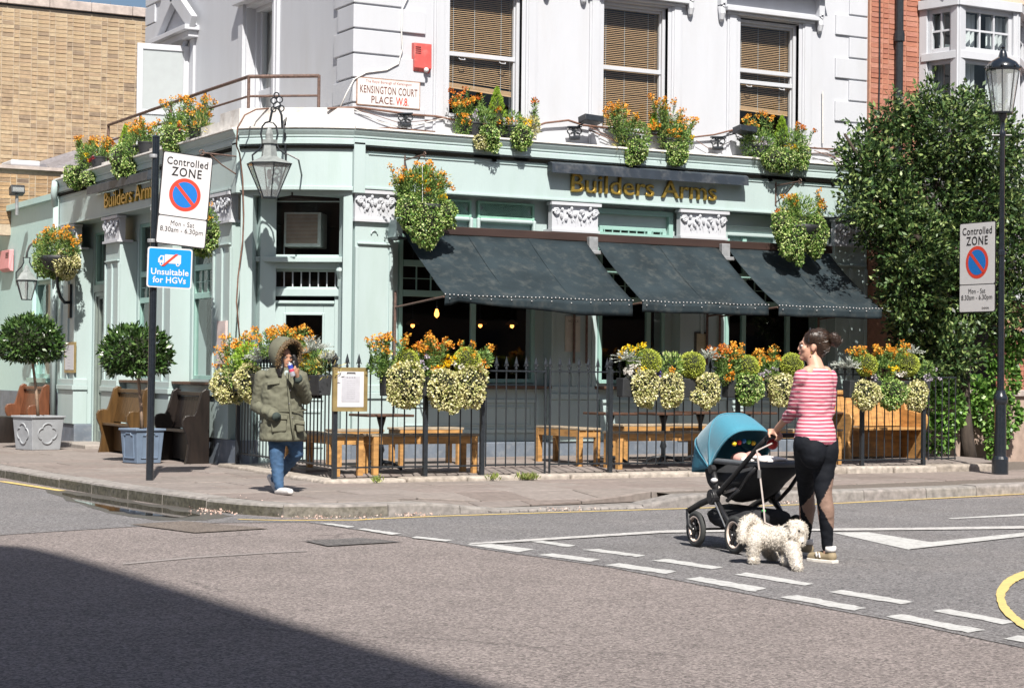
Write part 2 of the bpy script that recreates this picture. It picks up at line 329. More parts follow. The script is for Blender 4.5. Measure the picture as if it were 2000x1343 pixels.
for m_ in (ASPH, ASPH2):          # hairline cracks of the worn surface
    n = m_.node_tree.nodes; l = m_.node_tree.links; b = n['Principled BSDF']
    tc = n.new('ShaderNodeTexCoord'); nz = n.new('ShaderNodeTexNoise'); nz.inputs['Scale'].default_value = 1.5; nz.inputs['Detail'].default_value = 12; nz.inputs['Roughness'].default_value = .68
    ad = n.new('ShaderNodeMix'); ad.data_type = 'VECTOR'; ad.inputs[0].default_value = .42; l.new(tc.outputs['Object'], nz.inputs['Vector']); l.new(tc.outputs['Object'], ad.inputs[4]); l.new(nz.outputs['Color'], ad.inputs[5])
    vo = n.new('ShaderNodeTexVoronoi'); vo.feature = 'DISTANCE_TO_EDGE'; vo.inputs['Scale'].default_value = .3; l.new(ad.outputs[1], vo.inputs['Vector'])
    mr = n.new('ShaderNodeMapRange'); mr.inputs[1].default_value = .0; mr.inputs[2].default_value = .004; mr.inputs[3].default_value = .6; mr.inputs[4].default_value = 0
    l.new(vo.outputs['Distance'], mr.inputs[0])
    n5 = n.new('ShaderNodeTexNoise'); n5.inputs['Scale'].default_value = .35; l.new(tc.outputs['Object'], n5.inputs['Vector'])
    gt = n.new('ShaderNodeMath'); gt.operation = 'GREATER_THAN'; gt.inputs[1].default_value = .57; l.new(n5.outputs['Fac'], gt.inputs[0])
    mu = n.new('ShaderNodeMath'); mu.operation = 'MULTIPLY'; l.new(mr.outputs[0], mu.inputs[0]); l.new(gt.outputs[0], mu.inputs[1])
    src = b.inputs['Base Color'].links[0].from_socket; mm = n.new('ShaderNodeMix'); mm.data_type = 'RGBA'; l.new(mu.outputs[0], mm.inputs[0]); l.new(src, mm.inputs[6]); mm.inputs[7].default_value = (.035, .03, .03, 1); l.new(mm.outputs[2], b.inputs['Base Color'])
mb = MB(); mb.quad((-400, -400, 0), (400, -400, 0), (400, 400, 0), (-400, 400, 0)); struct('road', mb, ASPH)
def flat(name, pts, z, m):
    mb = MB(); mb.add([(p[0], p[1], z) for p in pts], [tuple(range(len(pts)))]); return struct(name, mb, m)
def ragged(pts, z, m, name='road_marking', step=.07, j=.007):
    q = []
    for a, b in zip(pts, pts[1:]+pts[:1]):
        n = max(1, int((b-a).length/step))
        for k in range(n): q.append(a.lerp(b, k/n)+Vector((random.gauss(0, j), random.gauss(0, j), 0)))
    return flat(name, q, z, m)
def smooth(pts, n=6):
    out = []; P = [pts[0]]+pts+[pts[-1]]
    for i in range(1, len(P)-2):
        for k in range(n):
            t = k/n; out.append(tuple(.5*(2*P[i][c]+(P[i+1][c]-P[i-1][c])*t+(2*P[i-1][c]-5*P[i][c]+4*P[i+1][c]-P[i+2][c])*t*t+(3*P[i][c]-P[i-1][c]-3*P[i+1][c]+P[i+2][c])*t**3) for c in (0, 1)))
    return out+[pts[-1]]
def gpx(pts): return [on_z(x, y, 0) for x, y in pts]
jun = gpx([(-300, 1058), (0, 1045), (250, 1029), (430, 1021), (600, 1020), (700, 1035), (880, 1060), (940, 1072), (1180, 1106), (1500, 1168), (1760, 1215), (2000, 1266), (2300, 1330)])
flat('resurfaced_road', jun+[Vector((14, 2, 0)), Vector((40, 2, 0)), Vector((40, 17.0, 0)), Vector((8.4, 16.8, 0)), Vector((7.0, 16.6, 0)), Vector((6.3, 18.9, 0)), Vector((6.0, 22, 0)), Vector((5.8, 32, 0)), Vector((5.2, 32, 0))], .004, ASPH2)
flat('road_patch', gpx([(255, 1025), (360, 1018.5), (525, 1033), (380, 1041.5)]), .009, ASPH3)
flat('road_patch', gpx([(595, 1057.5), (700, 1051.5), (785, 1059), (640, 1067.5)]), .009, ASPH4)
# painted markings
PAINT = mat('road_paint_white', (.45, .45, .44), .75, var=.16, scale=40, bump=.4, bscale=200, dirt=.85, dirt_col=(.20, .19, .185), dscale=11)
PAINT2 = mat('faded_road_paint', (.44, .43, .42), .8, var=.2, scale=40, bump=.4, bscale=200, dirt=.9, dirt_col=(.17, .16, .16), dscale=9)
PAINTW = mat('worn_road_paint', (.235, .21, .20), .85, var=.3, scale=60, dirt=.95, dirt_col=(.19, .17, .16), dscale=12)
YEL = mat('road_paint_yellow', (.58, .43, .15), .75, var=.12, scale=30, dirt=.5, dirt_col=(.32, .27, .17), dscale=14)
YEL2 = mat('road_paint_bright_yellow', (.56, .43, .16), .75, var=.1, scale=30, dirt=.5, dirt_col=(.32, .27, .15), dscale=10)
def c5(*p): return [(1000+x/2, 900+y/2) for x, y in p]
def c4(*p): return [(x/2, 850+y/2) for x, y in p]
MARKS = [c5((160, 364), (345, 388), (302, 397), (100, 370)), c5((420, 402), (640, 434), (600, 444), (362, 410)), c5((738, 456), (995, 500), (945, 514), (675, 464)),
 c5((1115, 527), (1385, 578), (1330, 588), (1045, 536)), c5((1515, 602), (1845, 664), (1790, 676), (1455, 612)), c5((1985, 685), (2260, 740), (2200, 752), (1925, 698)),
 c5((110, 313), (255, 332), (215, 338), (55, 315)), c5((330, 346), (525, 372), (485, 378), (275, 350)), c5((600, 385), (825, 418), (785, 426), (548, 391)),
 c5((920, 439), (1185, 484), (1140, 490), (865, 446)), c5((1290, 507), (1568, 553), (1520, 563), (1235, 515)), c5((1700, 580), (1965, 632), (1920, 642), (1640, 590)),
 c4((1245, 345), (1290, 346), (1390, 359), (1355, 363)), c4((1400, 369), (1425, 366), (1567, 386), (1530, 391)), c4((1597, 401), (1630, 397), (1775, 412), (1740, 417))]
for p in MARKS: ragged(gpx(p), .0085, PAINT)
flat('road_marking', gpx([(912, 1065), (936, 1060), (1043, 1074), (1012, 1079.5)]), .0085, PAINT)
flat('road_marking', gpx([(915, 1062.5), (1000, 1057), (1300, 1037.5), (1585, 1034.2), (1800, 1032.2), (2100, 1027), (2100, 1033), (1800, 1036.5), (1585, 1038.5), (1300, 1042), (1000, 1061), (925, 1064.8)]), .0125, PAINT2)
flat('road_marking', gpx([(1625, 1041), (1695, 1040.5), (1820, 1060), (1775, 1074.5)]), .0085, PAINT)
flat('road_marking', gpx([(1775, 1074.8), (1815, 1061), (2000, 1042), (2200, 1024), (2200, 1031), (2000, 1049)]), .0125, PAINT)
flat('road_marking', gpx([(1852, 1013), (2000, 1004), (2200, 992), (2200, 996), (2000, 1008), (1858, 1014.5)]), .0085, PAINT)
flat('worn_road_marking', gpx([(240, 1100), (380, 1087), (520, 1079), (600, 1075), (600, 1077), (520, 1081), (380, 1090), (240, 1103)]), .0045, PAINTW)
kz = lambda a, b: [Vector((x, y, 0)) for x, y in a]+[Vector((x, y, 0)) for x, y in reversed(b)]
yl = gpx([(462, 1014.5), (545, 1016.5), (690, 1016), (750, 1012.5), (860, 1008), (1000, 1003.5), (1340, 993), (1635, 983), (2000, 964.5), (2400, 946)])
ol = [p+Vector((.0, -.075, 0)) for p in yl]; flat('yellow_line', yl+ol[::-1], .0085, YEL)
yl = gpx([(-40, 938), (15, 941), (80, 951), (130, 959)]); flat('yellow_line', yl+[p+Vector((-.10, 0, 0)) for p in yl][::-1], .0085, YEL)
cv = [(2060, 1098), (2000, 1117), (1968, 1131), (1950, 1150), (1946, 1172), (1958, 1198), (1980, 1218), (2000, 1231), (2060, 1262)]
cw = [(2060, 1108), (2000, 1131), (1980, 1142), (1968, 1155), (1962, 1172), (1973, 1192), (1990, 1208), (2012, 1222), (2060, 1244)]
ragged(gpx(smooth(cv))+gpx(smooth(cw))[::-1], .0125, YEL2, 'yellow_arc_marking', .1, .0025)
# puddle along the kerb
WATER = mat('standing_water', (.02, .018, .015), .03, var=.2, scale=3, spec=.6, bump=.012, bscale=9)
WET = mat('wet_asphalt', (.085, .078, .070), .35, var=.4, scale=60, bump=.5, bscale=200)
def pud(pts, z, m, name):
    P = gpx(pts); n = len(P); q = []
    for i in range(n):
        a, b = P[i], P[(i+1) % n]
        for t in (0, .25, .5, .75): v = a.lerp(b, t); q.append(v+Vector((random.uniform(-.05, .05), random.uniform(-.05, .05), 0)))
    return flat(name, q, z, m)
pud([(80, 950), (200, 969), (300, 984), (400, 999), (460, 1008), (400, 1016), (300, 1016), (220, 1003), (130, 978)], .0062, WET, 'wet_gutter')
pud([(125, 963), (190, 973), (300, 990), (390, 1007), (340, 1012), (275, 1006), (205, 996), (150, 979)], .0085, WATER, 'puddle')
# ------------------------------------------------------------------ pavement: kerb stones and slabs are pieces of their own
KERB = mat_random('granite_kerb', [(.20, .185, .175), (.27, .245, .23), (.235, .22, .205)], .85, bump=.6, bscale=120, var=.3)
DARKFACE = mat('dark_kerb_face', (.075, .07, .05), .95, var=.5, scale=25, bump=.6, bscale=80, dirt=.8, dirt_col=(.17, .16, .145), dscale=9)  # darker tone for the road faces of the side-street kerb stones
MIDFACE = mat('mid_kerb_face', (.15, .138, .115), .95, var=.4, scale=25, bump=.6, bscale=80, dirt=.8, dirt_col=(.24, .22, .2), dscale=9)  # in-between tone where the dark kerb faces give out round the corner
SLAB = mat_random('paving_stone', [(.17, .14, .126), (.215, .178, .162), (.19, .163, .147), (.235, .203, .186), (.182, .156, .143)], .88, bump=.35, bscale=90, var=.16)
MORTAR = mat('pavement_bed', (.125, .105, .09), .95, var=.3, scale=40, bump=.4, bscale=90)
KP = [(6.02, 34.), (6.16, 27.), (6.24, 24.), (6.30, 22.3), (6.38, 20.6), (6.48, 19.3), (6.62, 18.1), (6.80, 17.35), (7.10, 16.9), (7.55, 16.72), (8.3, 16.82), (9.05, 16.93), (10.9, 16.98), (13.5, 17.0), (17., 17.35), (26., 17.9), (34., 18.4)]
def along(path, s):
    for a, b in zip(path, path[1:]):
        L = math.dist(a, b)
        if s <= L: t = s/L; return (a[0]+(b[0]-a[0])*t, a[1]+(b[1]-a[1])*t), ((b[0]-a[0])/L, (b[1]-a[1])/L)
        s -= L
    return path[-1], ((path[-1][0]-path[-2][0])/math.dist(path[-1], path[-2]), (path[-1][1]-path[-2][1])/math.dist(path[-1], path[-2]))
KL = sum(math.dist(a, b) for a, b in zip(KP, KP[1:]))
PZ = .12
base = [(x+ (.25 if y > 17.3 else .15), y+(.0 if y > 17.3 else .2)) for x, y in KP if x not in (9.05, 10.9)]; base = [q for q in base if q[0] < 8.8]+[(8.5, 17.02), (8.5, 18.15), (11.55, 18.15), (11.55, 17.19)]+[q for q in base if q[0] > 12]
mb = MB(); mb.add([(x, y, PZ-.012) for x, y in base]+[(34, 60, PZ-.012), (6.4, 60, PZ-.012)], [tuple(range(len(base)+2))]); pav = struct('pavement', mb, MORTAR)
kerb = tag(thing('kerb', None, None, (9, 17, 0)), kind='structure')
fdrop = lambda x, y: max(0, min(1, (x-8.6)/.5))*max(0, min(1, (11.45-x)/.5))*(1 if y < 18.2 else 0)
s = 0
while s < KL-.3:
    L = random.uniform(.82, 1.15); a, ta = along(KP, s+.006); m_, tm = along(KP, s+L/2); b, tb = along(KP, s+L-.006); s += L
    w_ = .27; jz = random.uniform(-.006, .006); nL = lambda t: (-t[1]*-1*-1, t[0])
    def inn(p, t): return (p[0]+(-t[1])*w_, p[1]+t[0]*w_)
    # travelling along KP the pavement lies to the left
    ai, mi_, bi = inn(a, ta), inn(m_, tm), inn(b, tb); r_ = .025
    prof = []
    vs = []
    for p, q, t in ((a, ai, ta), (m_, mi_, tm), (b, bi, tb)):
        zt = PZ*(1-.78*fdrop(*p))+jz
        o_ = lambda k: (p[0]-t[1]*k, p[1]+t[0]*k)
        vs += [(*p, -.02), (*o_(.004), zt-r_), (*o_(.012), zt-.006), (*o_(.035), zt), (*q, zt+.002), (*q, -.02)]
    fs = [(i*6+j, i*6+(j+1) % 6, (i+1)*6+(j+1) % 6, (i+1)*6+j) for i in (0, 1) for j in range(6)]+[tuple(range(6)), tuple(range(17, 11, -1))]
    mb = MB(); mb.add(vs, fs); mb.mi = [1 if i in (0, 6) else 0 for i in range(len(fs))]; mb.build('kerb_stone', [KERB, DARKFACE if m_[0] < 6.9 else MIDFACE if m_[0] < 8.2 else KERB], kerb)
# slabs in courses parallel to the long front, clipped to the kerb's inner edge
def clip(poly, a, b):
    out = []
    def sd_(p): return (b[0]-a[0])*(p[1]-a[1])-(b[1]-a[1])*(p[0]-a[0])
    for i in range(len(poly)):
        p, q = poly[i], poly[(i+1) % len(poly)]; dp, dq = sd_(p), sd_(q)
        if dp >= 0: out.append(p)
        if dp*dq < 0: t = dp/(dp-dq); out.append((p[0]+(q[0]-p[0])*t, p[1]+(q[1]-p[1])*t))
    return out
hull = [(6.02+.29, 40.), (6.30+.29, 22.3), (6.48+.29, 19.3), (6.80+.29, 17.5), (7.10+.27, 17.17), (7.55+.1, 17.01), (9.05, 17.22), (10.9, 17.27), (13.5, 17.29)]
mb = MB(); mb.quad((8.3, 17.1, .012), (11.7, 17.1, .012), (11.7, 18.5, .012), (8.3, 18.5, .012)); mb.build('ramp_bed', MORTAR, pav)
ns = 0; yy = 16.95; r_i = 0
while yy < 34:
    hh = .62 if yy < 22 else .75; xx = 6.2+random.uniform(-.5, 0); r_i += 1
    xmax = 24 if yy < 20.0 else 9.3
    while xx < xmax:
        ww = random.uniform(.62, 1.05)
        if not (9.3 < xx+ww/2 and yy > 20.2):
            g = .009; poly = [(xx+g, yy+g), (xx+ww-g, yy+g), (xx+ww-g, yy+hh-g), (xx+g, yy+hh-g)]
            for a, b in zip(hull, hull[1:]): poly = clip(poly, a, b) if len(poly) > 2 else []
            poly = clip(poly, (13.5, 17.29), (34, 18.7)) if len(poly) > 2 else []
            if len(poly) > 2:
                A = abs(sum(poly[i][0]*poly[(i+1) % len(poly)][1]-poly[(i+1) % len(poly)][0]*poly[i][1] for i in range(len(poly))))/2
                if A > .02 and ns < 296:
                    cx_, cy_ = sum(p[0] for p in poly)/len(poly), sum(p[1] for p in poly)/len(poly)
                    zt = lambda x, y: PZ-.0936*max(0, min(1, (18.05-y)/.8))*fdrop(x, 17)
                    dz = random.uniform(-.004, .004); mb = MB(); k = len(poly)
                    mb.add([(x, y, zt(x, y)+dz) for x, y in poly]+[(x, y, .02) for x, y in poly], [tuple(range(k))]+[(i, (i+1) % k, k+(i+1) % k, k+i) for i in range(k)])
                    mb.build('paving_slab', SLAB, pav, bevel=.006, seg=1); ns += 1
        xx += ww
    yy += hh
# small setts of the dropped kerb
for i in range(17):
    x = 9.12+i*.105; y = 16.965
    mb = MB(); mb.box(x+.006, x+.099, y-.13, y-.012, -.02, .022+random.uniform(-.004, .003)); mb.build('sett', KERB, kerb, bevel=.008, seg=1)
# fallen petals in the gutter
PET = mat_leaf('fallen_petal', ['#cdb0a4', '#b3968a', '#d6c2b6', '#98857a'], .7, .1)
pp = []
for x0, x1, y0, y1, n_ in ((375, 480, 990, 1008, 300), (560, 740, 1010, 1016, 90), (740, 860, 1005, 1011, 90), (600, 660, 938, 945, 130), (895, 960, 930, 938, 90), (1490, 1560, 980, 985, 110), (1040, 1180, 994, 1000, 60)):
    for i in range(n_):
        g = on_z(random.gauss((x0+x1)/2, (x1-x0)/4), random.gauss((y0+y1)/2, (y1-y0)/5), 0); z = .02
        if 7.0 < g.x and g.y > 17.25: g = g; z = .13
        pp.append((g.x, g.y, z))
tag(leaf_mesh('fallen_petals', np.array(pp), np.tile([0, 0, .05], (len(pp), 1)), .021, .8, PET, None, up=0, spread=.6), kind='stuff')
mb = MB(); p = on_z(1939, 965, 0); mb.ball(p+Vector((0, 0, .025)), (.045, .03, .025), 8, 5); mb.ball(p+Vector((.05, .01, .02)), (.03, .03, .018), 8, 5)
tag(mb.build('litter', mat('orange_scrap', (.75, .30, .03), .6), smooth=True), 'scrap of orange litter lying in the gutter on the yellow line', 'litter')
# ------------------------------------------------------------------ the corner pub
class Face:
    def __init__(s, O, U, N): s.O, s.U, s.N = Vector((*O, 0)), Vector((*U, 0)).normalized(), Vector((*N, 0)).normalized()
    def P(s, u, z, o=0.): p = s.O+s.U*u+s.N*o; return Vector((p.x, p.y, z))
    def box(s, mb, u0, u1, z0, z1, o0, o1): mb.obox(s.P((u0+u1)/2, (z0+z1)/2, (o0+o1)/2), s.U, s.N, (0, 0, 1), abs(u1-u0)/2, abs(o1-o0)/2, abs(z1-z0)/2)
    def wall(s, mb, u0, u1, z0, z1, o0, o1, holes=()):
        us = sorted({u0, u1}|{h[i] for h in holes for i in (0, 1)}); zs = sorted({z0, z1}|{h[i] for h in holes for i in (2, 3)})
        for a, b in zip(us, us[1:]):
            run = None
            for c, d in zip(zs, zs[1:]):
                hole = any(h[0] <= (a+b)/2 <= h[1] and h[2] <= (c+d)/2 <= h[3] for h in holes)
                if hole:
                    if run: s.box(mb, a, b, run[0], run[1], o0, o1); run = None
                else: run = (run[0], d) if run else (c, d)
            if run: s.box(mb, a, b, run[0], run[1], o0, o1)
    def ring(s, mb, u0, u1, z0, z1, w, o0, o1):   # rectangular frame
        s.box(mb, u0, u0+w, z0, z1, o0, o1); s.box(mb, u1-w, u1, z0, z1, o0, o1); s.box(mb, u0+w, u1-w, z0, z0+w, o0, o1); s.box(mb, u0+w, u1-w, z1-w, z1, o0, o1)
    def M(s, u, z, o=0., flip=False): return frame(s.P(u, z, o), (s.U if not flip else -s.U), (0, 0, 1))
    def uv(s, x, y, o=0.):
        d = ray(x, y); q = s.O+s.N*o; t = (q-CP).dot(s.N)/d.dot(s.N); p = CP+d*t; return (p-s.O).dot(s.U), p.z
Y1, X3 = 23.12, 9.20
CA, CB = Vector((X3, 23.96, 0)), Vector((10.42, Y1, 0)); CL = (CB-CA).length
F1 = Face((0, Y1), (1, 0), (0, -1)); SB = .12; KB = (Y1+SB)/Y1; F1U = Face((0, Y1+SB), (1, 0), (0, -1)); F3 = Face((X3, 0), (0, 1), (-1, 0)); FC = Face((CA.x, CA.y), (CB-CA).xy, ((CB-CA).y, -(CB-CA).x))
if FC.N.y > 0: FC.N = -FC.N
XU = 10.42; FU = Face((XU, 0), (0, 1), (-1, 0))
ZF, ZC, ZT = 3.75, 4.30, 4.51      # fascia foot, cornice foot, cornice top
pub = thing('pub_building', 'corner pub with mint green ground floor, white upper floor and gilt lettering', 'building', (X3, Y1, 0))
E1, E3 = 18.95, 32.3               # ends of the two fronts
# --- ground floor walls, recessed behind the pilasters
BAYS1 = [(11.02, 13.40), (14.15, 15.52), (16.32, 18.30)]; BAYS3 = [(24.98, 26.62), (27.42, 29.06), (29.82, 31.36)]
mb = MB(); hol = []
for a, b in BAYS1: hol.append((a+.16, b-.14, 1.24, 3.46))
F1.wall(mb, 10.42, E1, .05, ZF, -.42, -.2, hol)
mb2 = MB(); hol3 = [(a+.06, b-.06, 1.24, 3.6) for a, b in BAYS3[:2]]+[(BAYS3[2][0]+.04, BAYS3[2][1]-.04, .1, 3.6)]
F3.wall(mb, 23.96, E3, -.05, ZF, -.5, -.28, hol3)
FC.wall(mb, .0, CL, .0, ZF, -.62, -.4, [(.20, 1.34, 0., 3.66)])
FC.box(mb, 0, .16, .0, ZF, -.45, 0); FC.box(mb, 1.36, CL, .0, ZF, -.45, 0); FC.box(mb, .16, 1.36, 3.66, ZF, -.45, -.002)
mb.build('ground_floor_wall', MINT, pub)
mb = MB()
F1.wall(mb, 10.42, E1, .0, .44, -.2, .012, [(a, b, .44, .5) for a, b in BAYS1]); F3.wall(mb, 23.96, E3, -.1, .46, -.3, .015, [(29.84, 31.34, -.1, .46)])
FC.box(mb, -.02, .17, 0, .46, -.3, .03); FC.box(mb, 1.35, CL+.02, 0, .46, -.3, .03)
mb.build('plinth', PLINTH, pub, bevel=.012)
# aprons below the sills: framed panels
for a, b in BAYS1:
    mb = MB(); F1.box(mb, a, b, .44, 1.16, -.2, -.10); F1.ring(mb, a+.12, b-.12, .56, 1.02, .05, -.10, -.07); F1.ring(mb, a+.22, b-.22, .66, .92, .02, -.10, -.085); mb.build('apron_panel', MINT, pub, bevel=.006)
for a, b in BAYS3[:2]:
    mb = MB(); F3.box(mb, a, b, .44, 1.16, -.29, -.12); F3.ring(mb, a+.1, b-.1, .56, 1.02, .05, -.12, -.09); mb.build('apron_panel', MINT, pub, bevel=.006)
LEDGE = mat('brown_wooden_ledge', (.10, .055, .035), .55, var=.3, scale=20)
for F, bs, o in ((F1, BAYS1, .05), (F3, BAYS3[:2], 0.)):
    for a, b in bs:
        mb = MB(); F.box(mb, a-.04, b+.02, 1.165, 1.205, -.3, o); mb.build('window_ledge', LEDGE, pub, bevel=.006)
# --- pilasters with carved capitals
def pilaster(F, a, b, z0, boss=True):
    mb = MB(); w_ = b-a; F.box(mb, a, b, z0, 3.34, -.28, -.002); m_ = .11
    F.box(mb, a-.025, b+.025, z0, 1.02, -.2, .035); F.box(mb, a-.05, b+.05, 1.02, 1.10, -.2, .06); F.box(mb, a-.03, b+.03, 1.10, 1.2, -.2, .035)
    for u0, u1 in ((a, a+m_*.5), (b-m_*.5, b), ((a+b)/2-.03, (a+b)/2+.03)) if w_ > .6 else ((a, a+.05), (b-.05, b)): F.box(mb, u0, u1, 1.2, 3.0, -.02, .022)
    F.box(mb, a+.03, b-.03, 3.03, 3.055, -.02, .03)
    p = mb.build('pilaster', MINT, pub, bevel=.008)
    c = (a+b)/2; hw = w_/2
    mb = MB(); F.box(mb, a-.045, b+.045, 3.692, 3.735, -.08, .068); F.box(mb, a-.015, b+.015, 3.36, 3.69, -.08, .02); F.box(mb, a-.03, b+.03, 3.325, 3.36, -.2, .05)
    N = F.N
    for e in (-1, 1):                # volutes: scrolls at both corners and in the middle
        for cu_, s_ in ((c+e*(hw-.045), 1.), (c+e*hw*.28, .8)):
            pts = [F.P(cu_+e*(.052*s_*(1-k/15))*math.cos(k*.95), 3.60+.052*s_*(1-k/15)*math.sin(k*.95), .045) for k in range(14)]
            mb.tube(pts, [.017*s_]*14, 6)
    for k in range(9):               # acanthus leaves and fruit between them
        u = c+(k-4)*w_*.105; zz = 3.555+.035*math.cos(k*1.7); mtx = Matrix.Rotation(random.uniform(-.6, .6), 3, 'Y')
        mb.ball(F.P(u, zz, .035), (.026, .026, .05), 6, 5, mtx)
        if k % 2: mb.ball(F.P(u, zz+.08, .05), (.022, .03, .03), 6, 4); mb.ball(F.P(u+.02, zz-.07, .03), (.014, .014, .04), 6, 4)
    for k in range(14):
        u = a+.04+random.random()*(w_-.08); mb.bar(F.P(u, 3.40+random.random()*.06, .018), F.P(u+random.uniform(-.03, .03), 3.47+random.random()*.05, .026), .008)
    cp = mb.build('capital', WHITE, p); cp['label'] = 'white carved capital with scrolls and leaves'
    if boss and w_ > .5:
        mb = MB(); pts = [F.P(c+.045*math.cos(t*math.pi/8), 3.17+.045*math.sin(t*math.pi/8), .01) for t in range(9)]; mb.tube(pts, .01, 6); mb.build('boss', MINT, p)
for a, b in ((10.46, 11.0), (13.42, 14.13), (15.54, 16.30), (18.32, 18.93)): pilaster(F1, a, b, .44)
for a, b in ((24.28, 24.96), (26.64, 27.40), (29.08, 29.80), (31.38, 32.22)): pilaster(F3, a, b, .46, False)
# --- fascia, end blocks, cornice curving round the corner
mb = MB(); F1.box(mb, 10.50, E1, ZF, ZC+.05, -.3, .03); F3.box(mb, 24.06, E3, ZF, ZC+.05, -.3, .03)
F1.box(mb, 10.55, E1, ZF, ZF+.03, 0, .055); F3.box(mb, 24.1, E3, ZF, ZF+.03, 0, .055)
F1.box(mb, 10.62, E1-.1, 4.20, 4.215, 0, .045); F1.box(mb, 10.62, E1-.1, 4.235, 4.245, 0, .045); F3.box(mb, 24.2, E3-.1, 4.20, 4.215, 0, .045)
F1.box(mb, 10.40, 10.56, ZF-.06, ZC+.05, -.3, .075); F3.box(mb, 23.94, 24.12, ZF-.06, ZC+.05, -.3, .075)
# curved fascia over the corner door
def arc(n, bulge, ins=.0):
    P = []; NN = []
    for i in range(n+1):
        t = i/n; q = CA.lerp(CB, t)+FC.N*(bulge*(1-(2*t-1)**2)); P.append((q.x, q.y)); NN.append((FC.N+FC.U*((2*t-1)*bulge*4/CL)).normalized().xy)
    return P, NN
P_, N_ = arc(10, .10); mb.sweep([(-.3, ZF), (.02, ZF), (.02, ZC+.05), (-.3, ZC+.05)], P_, N_); mb.sweep([(0, ZF-.03), (.045, ZF-.03), (.045, ZF+.02), (0, ZF+.02)], P_, N_)
mb.build('fascia', MINT, pub, bevel=.006)
prof = [(-.3, ZC), (.04, ZC), (.045, ZC+.018), (.075, ZC+.022), (.075, ZC+.085), (.066, ZC+.092), (.066, ZC+.108), (.078, ZC+.114), (.078, ZC+.135), (.085, ZC+.145), (.11, ZC+.185), (.118, ZT), (-.3, ZT+.02)]
path = [(E1+.02, Y1), (10.42, Y1)]; nn = [(0, -1), (-.25, -.97)]
mb = MB(); mb.sweep(prof, [(E1+.02, Y1), (10.40, Y1)], [(0, -1), (-.08, -1)])
mb.sweep([(o*.93, z-.003) for o, z in prof], P_[::-1], N_[::-1]); mb.sweep(prof, [(X3, 23.98), (X3, E3+.05)], [(-1, -.08), (-1, 0)])
mb.build('cornice', MINT, pub)
prof2 = [(-.3, ZT+.02), (.115, ZT+.0025), (.136, ZT+.012), (.132, ZT+.035), (-.3, ZT+.06)]
mb = MB(); mb.sweep(prof2, [(E1+.02, Y1), (10.40, Y1)], [(0, -1), (-.08, -1)]); mb.sweep([(o*.93, z-.003) for o, z in prof2], P_[::-1], N_[::-1]); mb.sweep(prof2, [(X3, 23.98), (X3, E3+.05)], [(-1, -.08), (-1, 0)])
mb.build('cornice_ledge', WEATHER, pub)
mb = MB(); F1.box(mb, 10.40, E1, ZC-.042, ZC-.002, .032, .066); F3.box(mb, 23.98, E3, ZC-.042, ZC-.002, .032, .066); mb.sweep([(.022, ZC-.036), (.056, ZC-.036), (.056, ZC-.004), (.022, ZC-.004)], P_, N_)
for k in range(7): F1.box(mb, 11.3+k*1.15, 11.36+k*1.15, ZC-.075, ZC-.042, .03, .062)
mb.build('black_pipe', mat('black_pipe', (.004, .004, .003), .9, spec=.1), pub)
# --- blocking course over the corner and side, then the balcony
mb = MB(); mb.sweep([(-.16, ZT), (.03, ZT), (.03, 4.79), (-.16, 4.80)], P_, N_); F3.box(mb, 23.98, 24.7, ZT, 4.80, -.16, .03); F3.box(mb, 24.7, 25.6, ZT, 4.70, -.16, .02); F3.box(mb, 25.6, E3, ZT, 4.62, -.16, .02)
mb.build('blocking_course', WEATHER, pub)
mb = MB(); mb.prism([(X3+.05, 23.98, 4.45), (10.42, Y1+.03, 4.45), (10.6, E3, 4.45), (X3+.05, E3, 4.45)], (0, 0, .06)); mb.build('balcony_floor', WEATHER, pub)
# --- first floor
WIN1 = [(a*KB, b*KB) for a, b in ((11.80, 12.91), (14.22, 15.29), (16.55, 17.61))]; ZH = 6.62; XU = 10.42*KB; FU = Face((XU, 0), (0, 1), (-1, 0))
mb = MB(); F1U.wall(mb, XU, 19.0, ZT, 9.5, -.35, 0, [(a, b, 4.80, ZH) for a, b in WIN1])
FW = [(26.05, 27.15), (29.55, 30.6)]    # balcony door and far window on the side
FU.wall(mb, Y1+SB+.35, 31.8, 4.45, 9.5, -.35, 0, [(FW[0][0], FW[0][1], 4.55, 6.75), (FW[1][0], FW[1][1], 4.55, 6.45)])
mb.build('first_floor_wall', WHITE, pub)
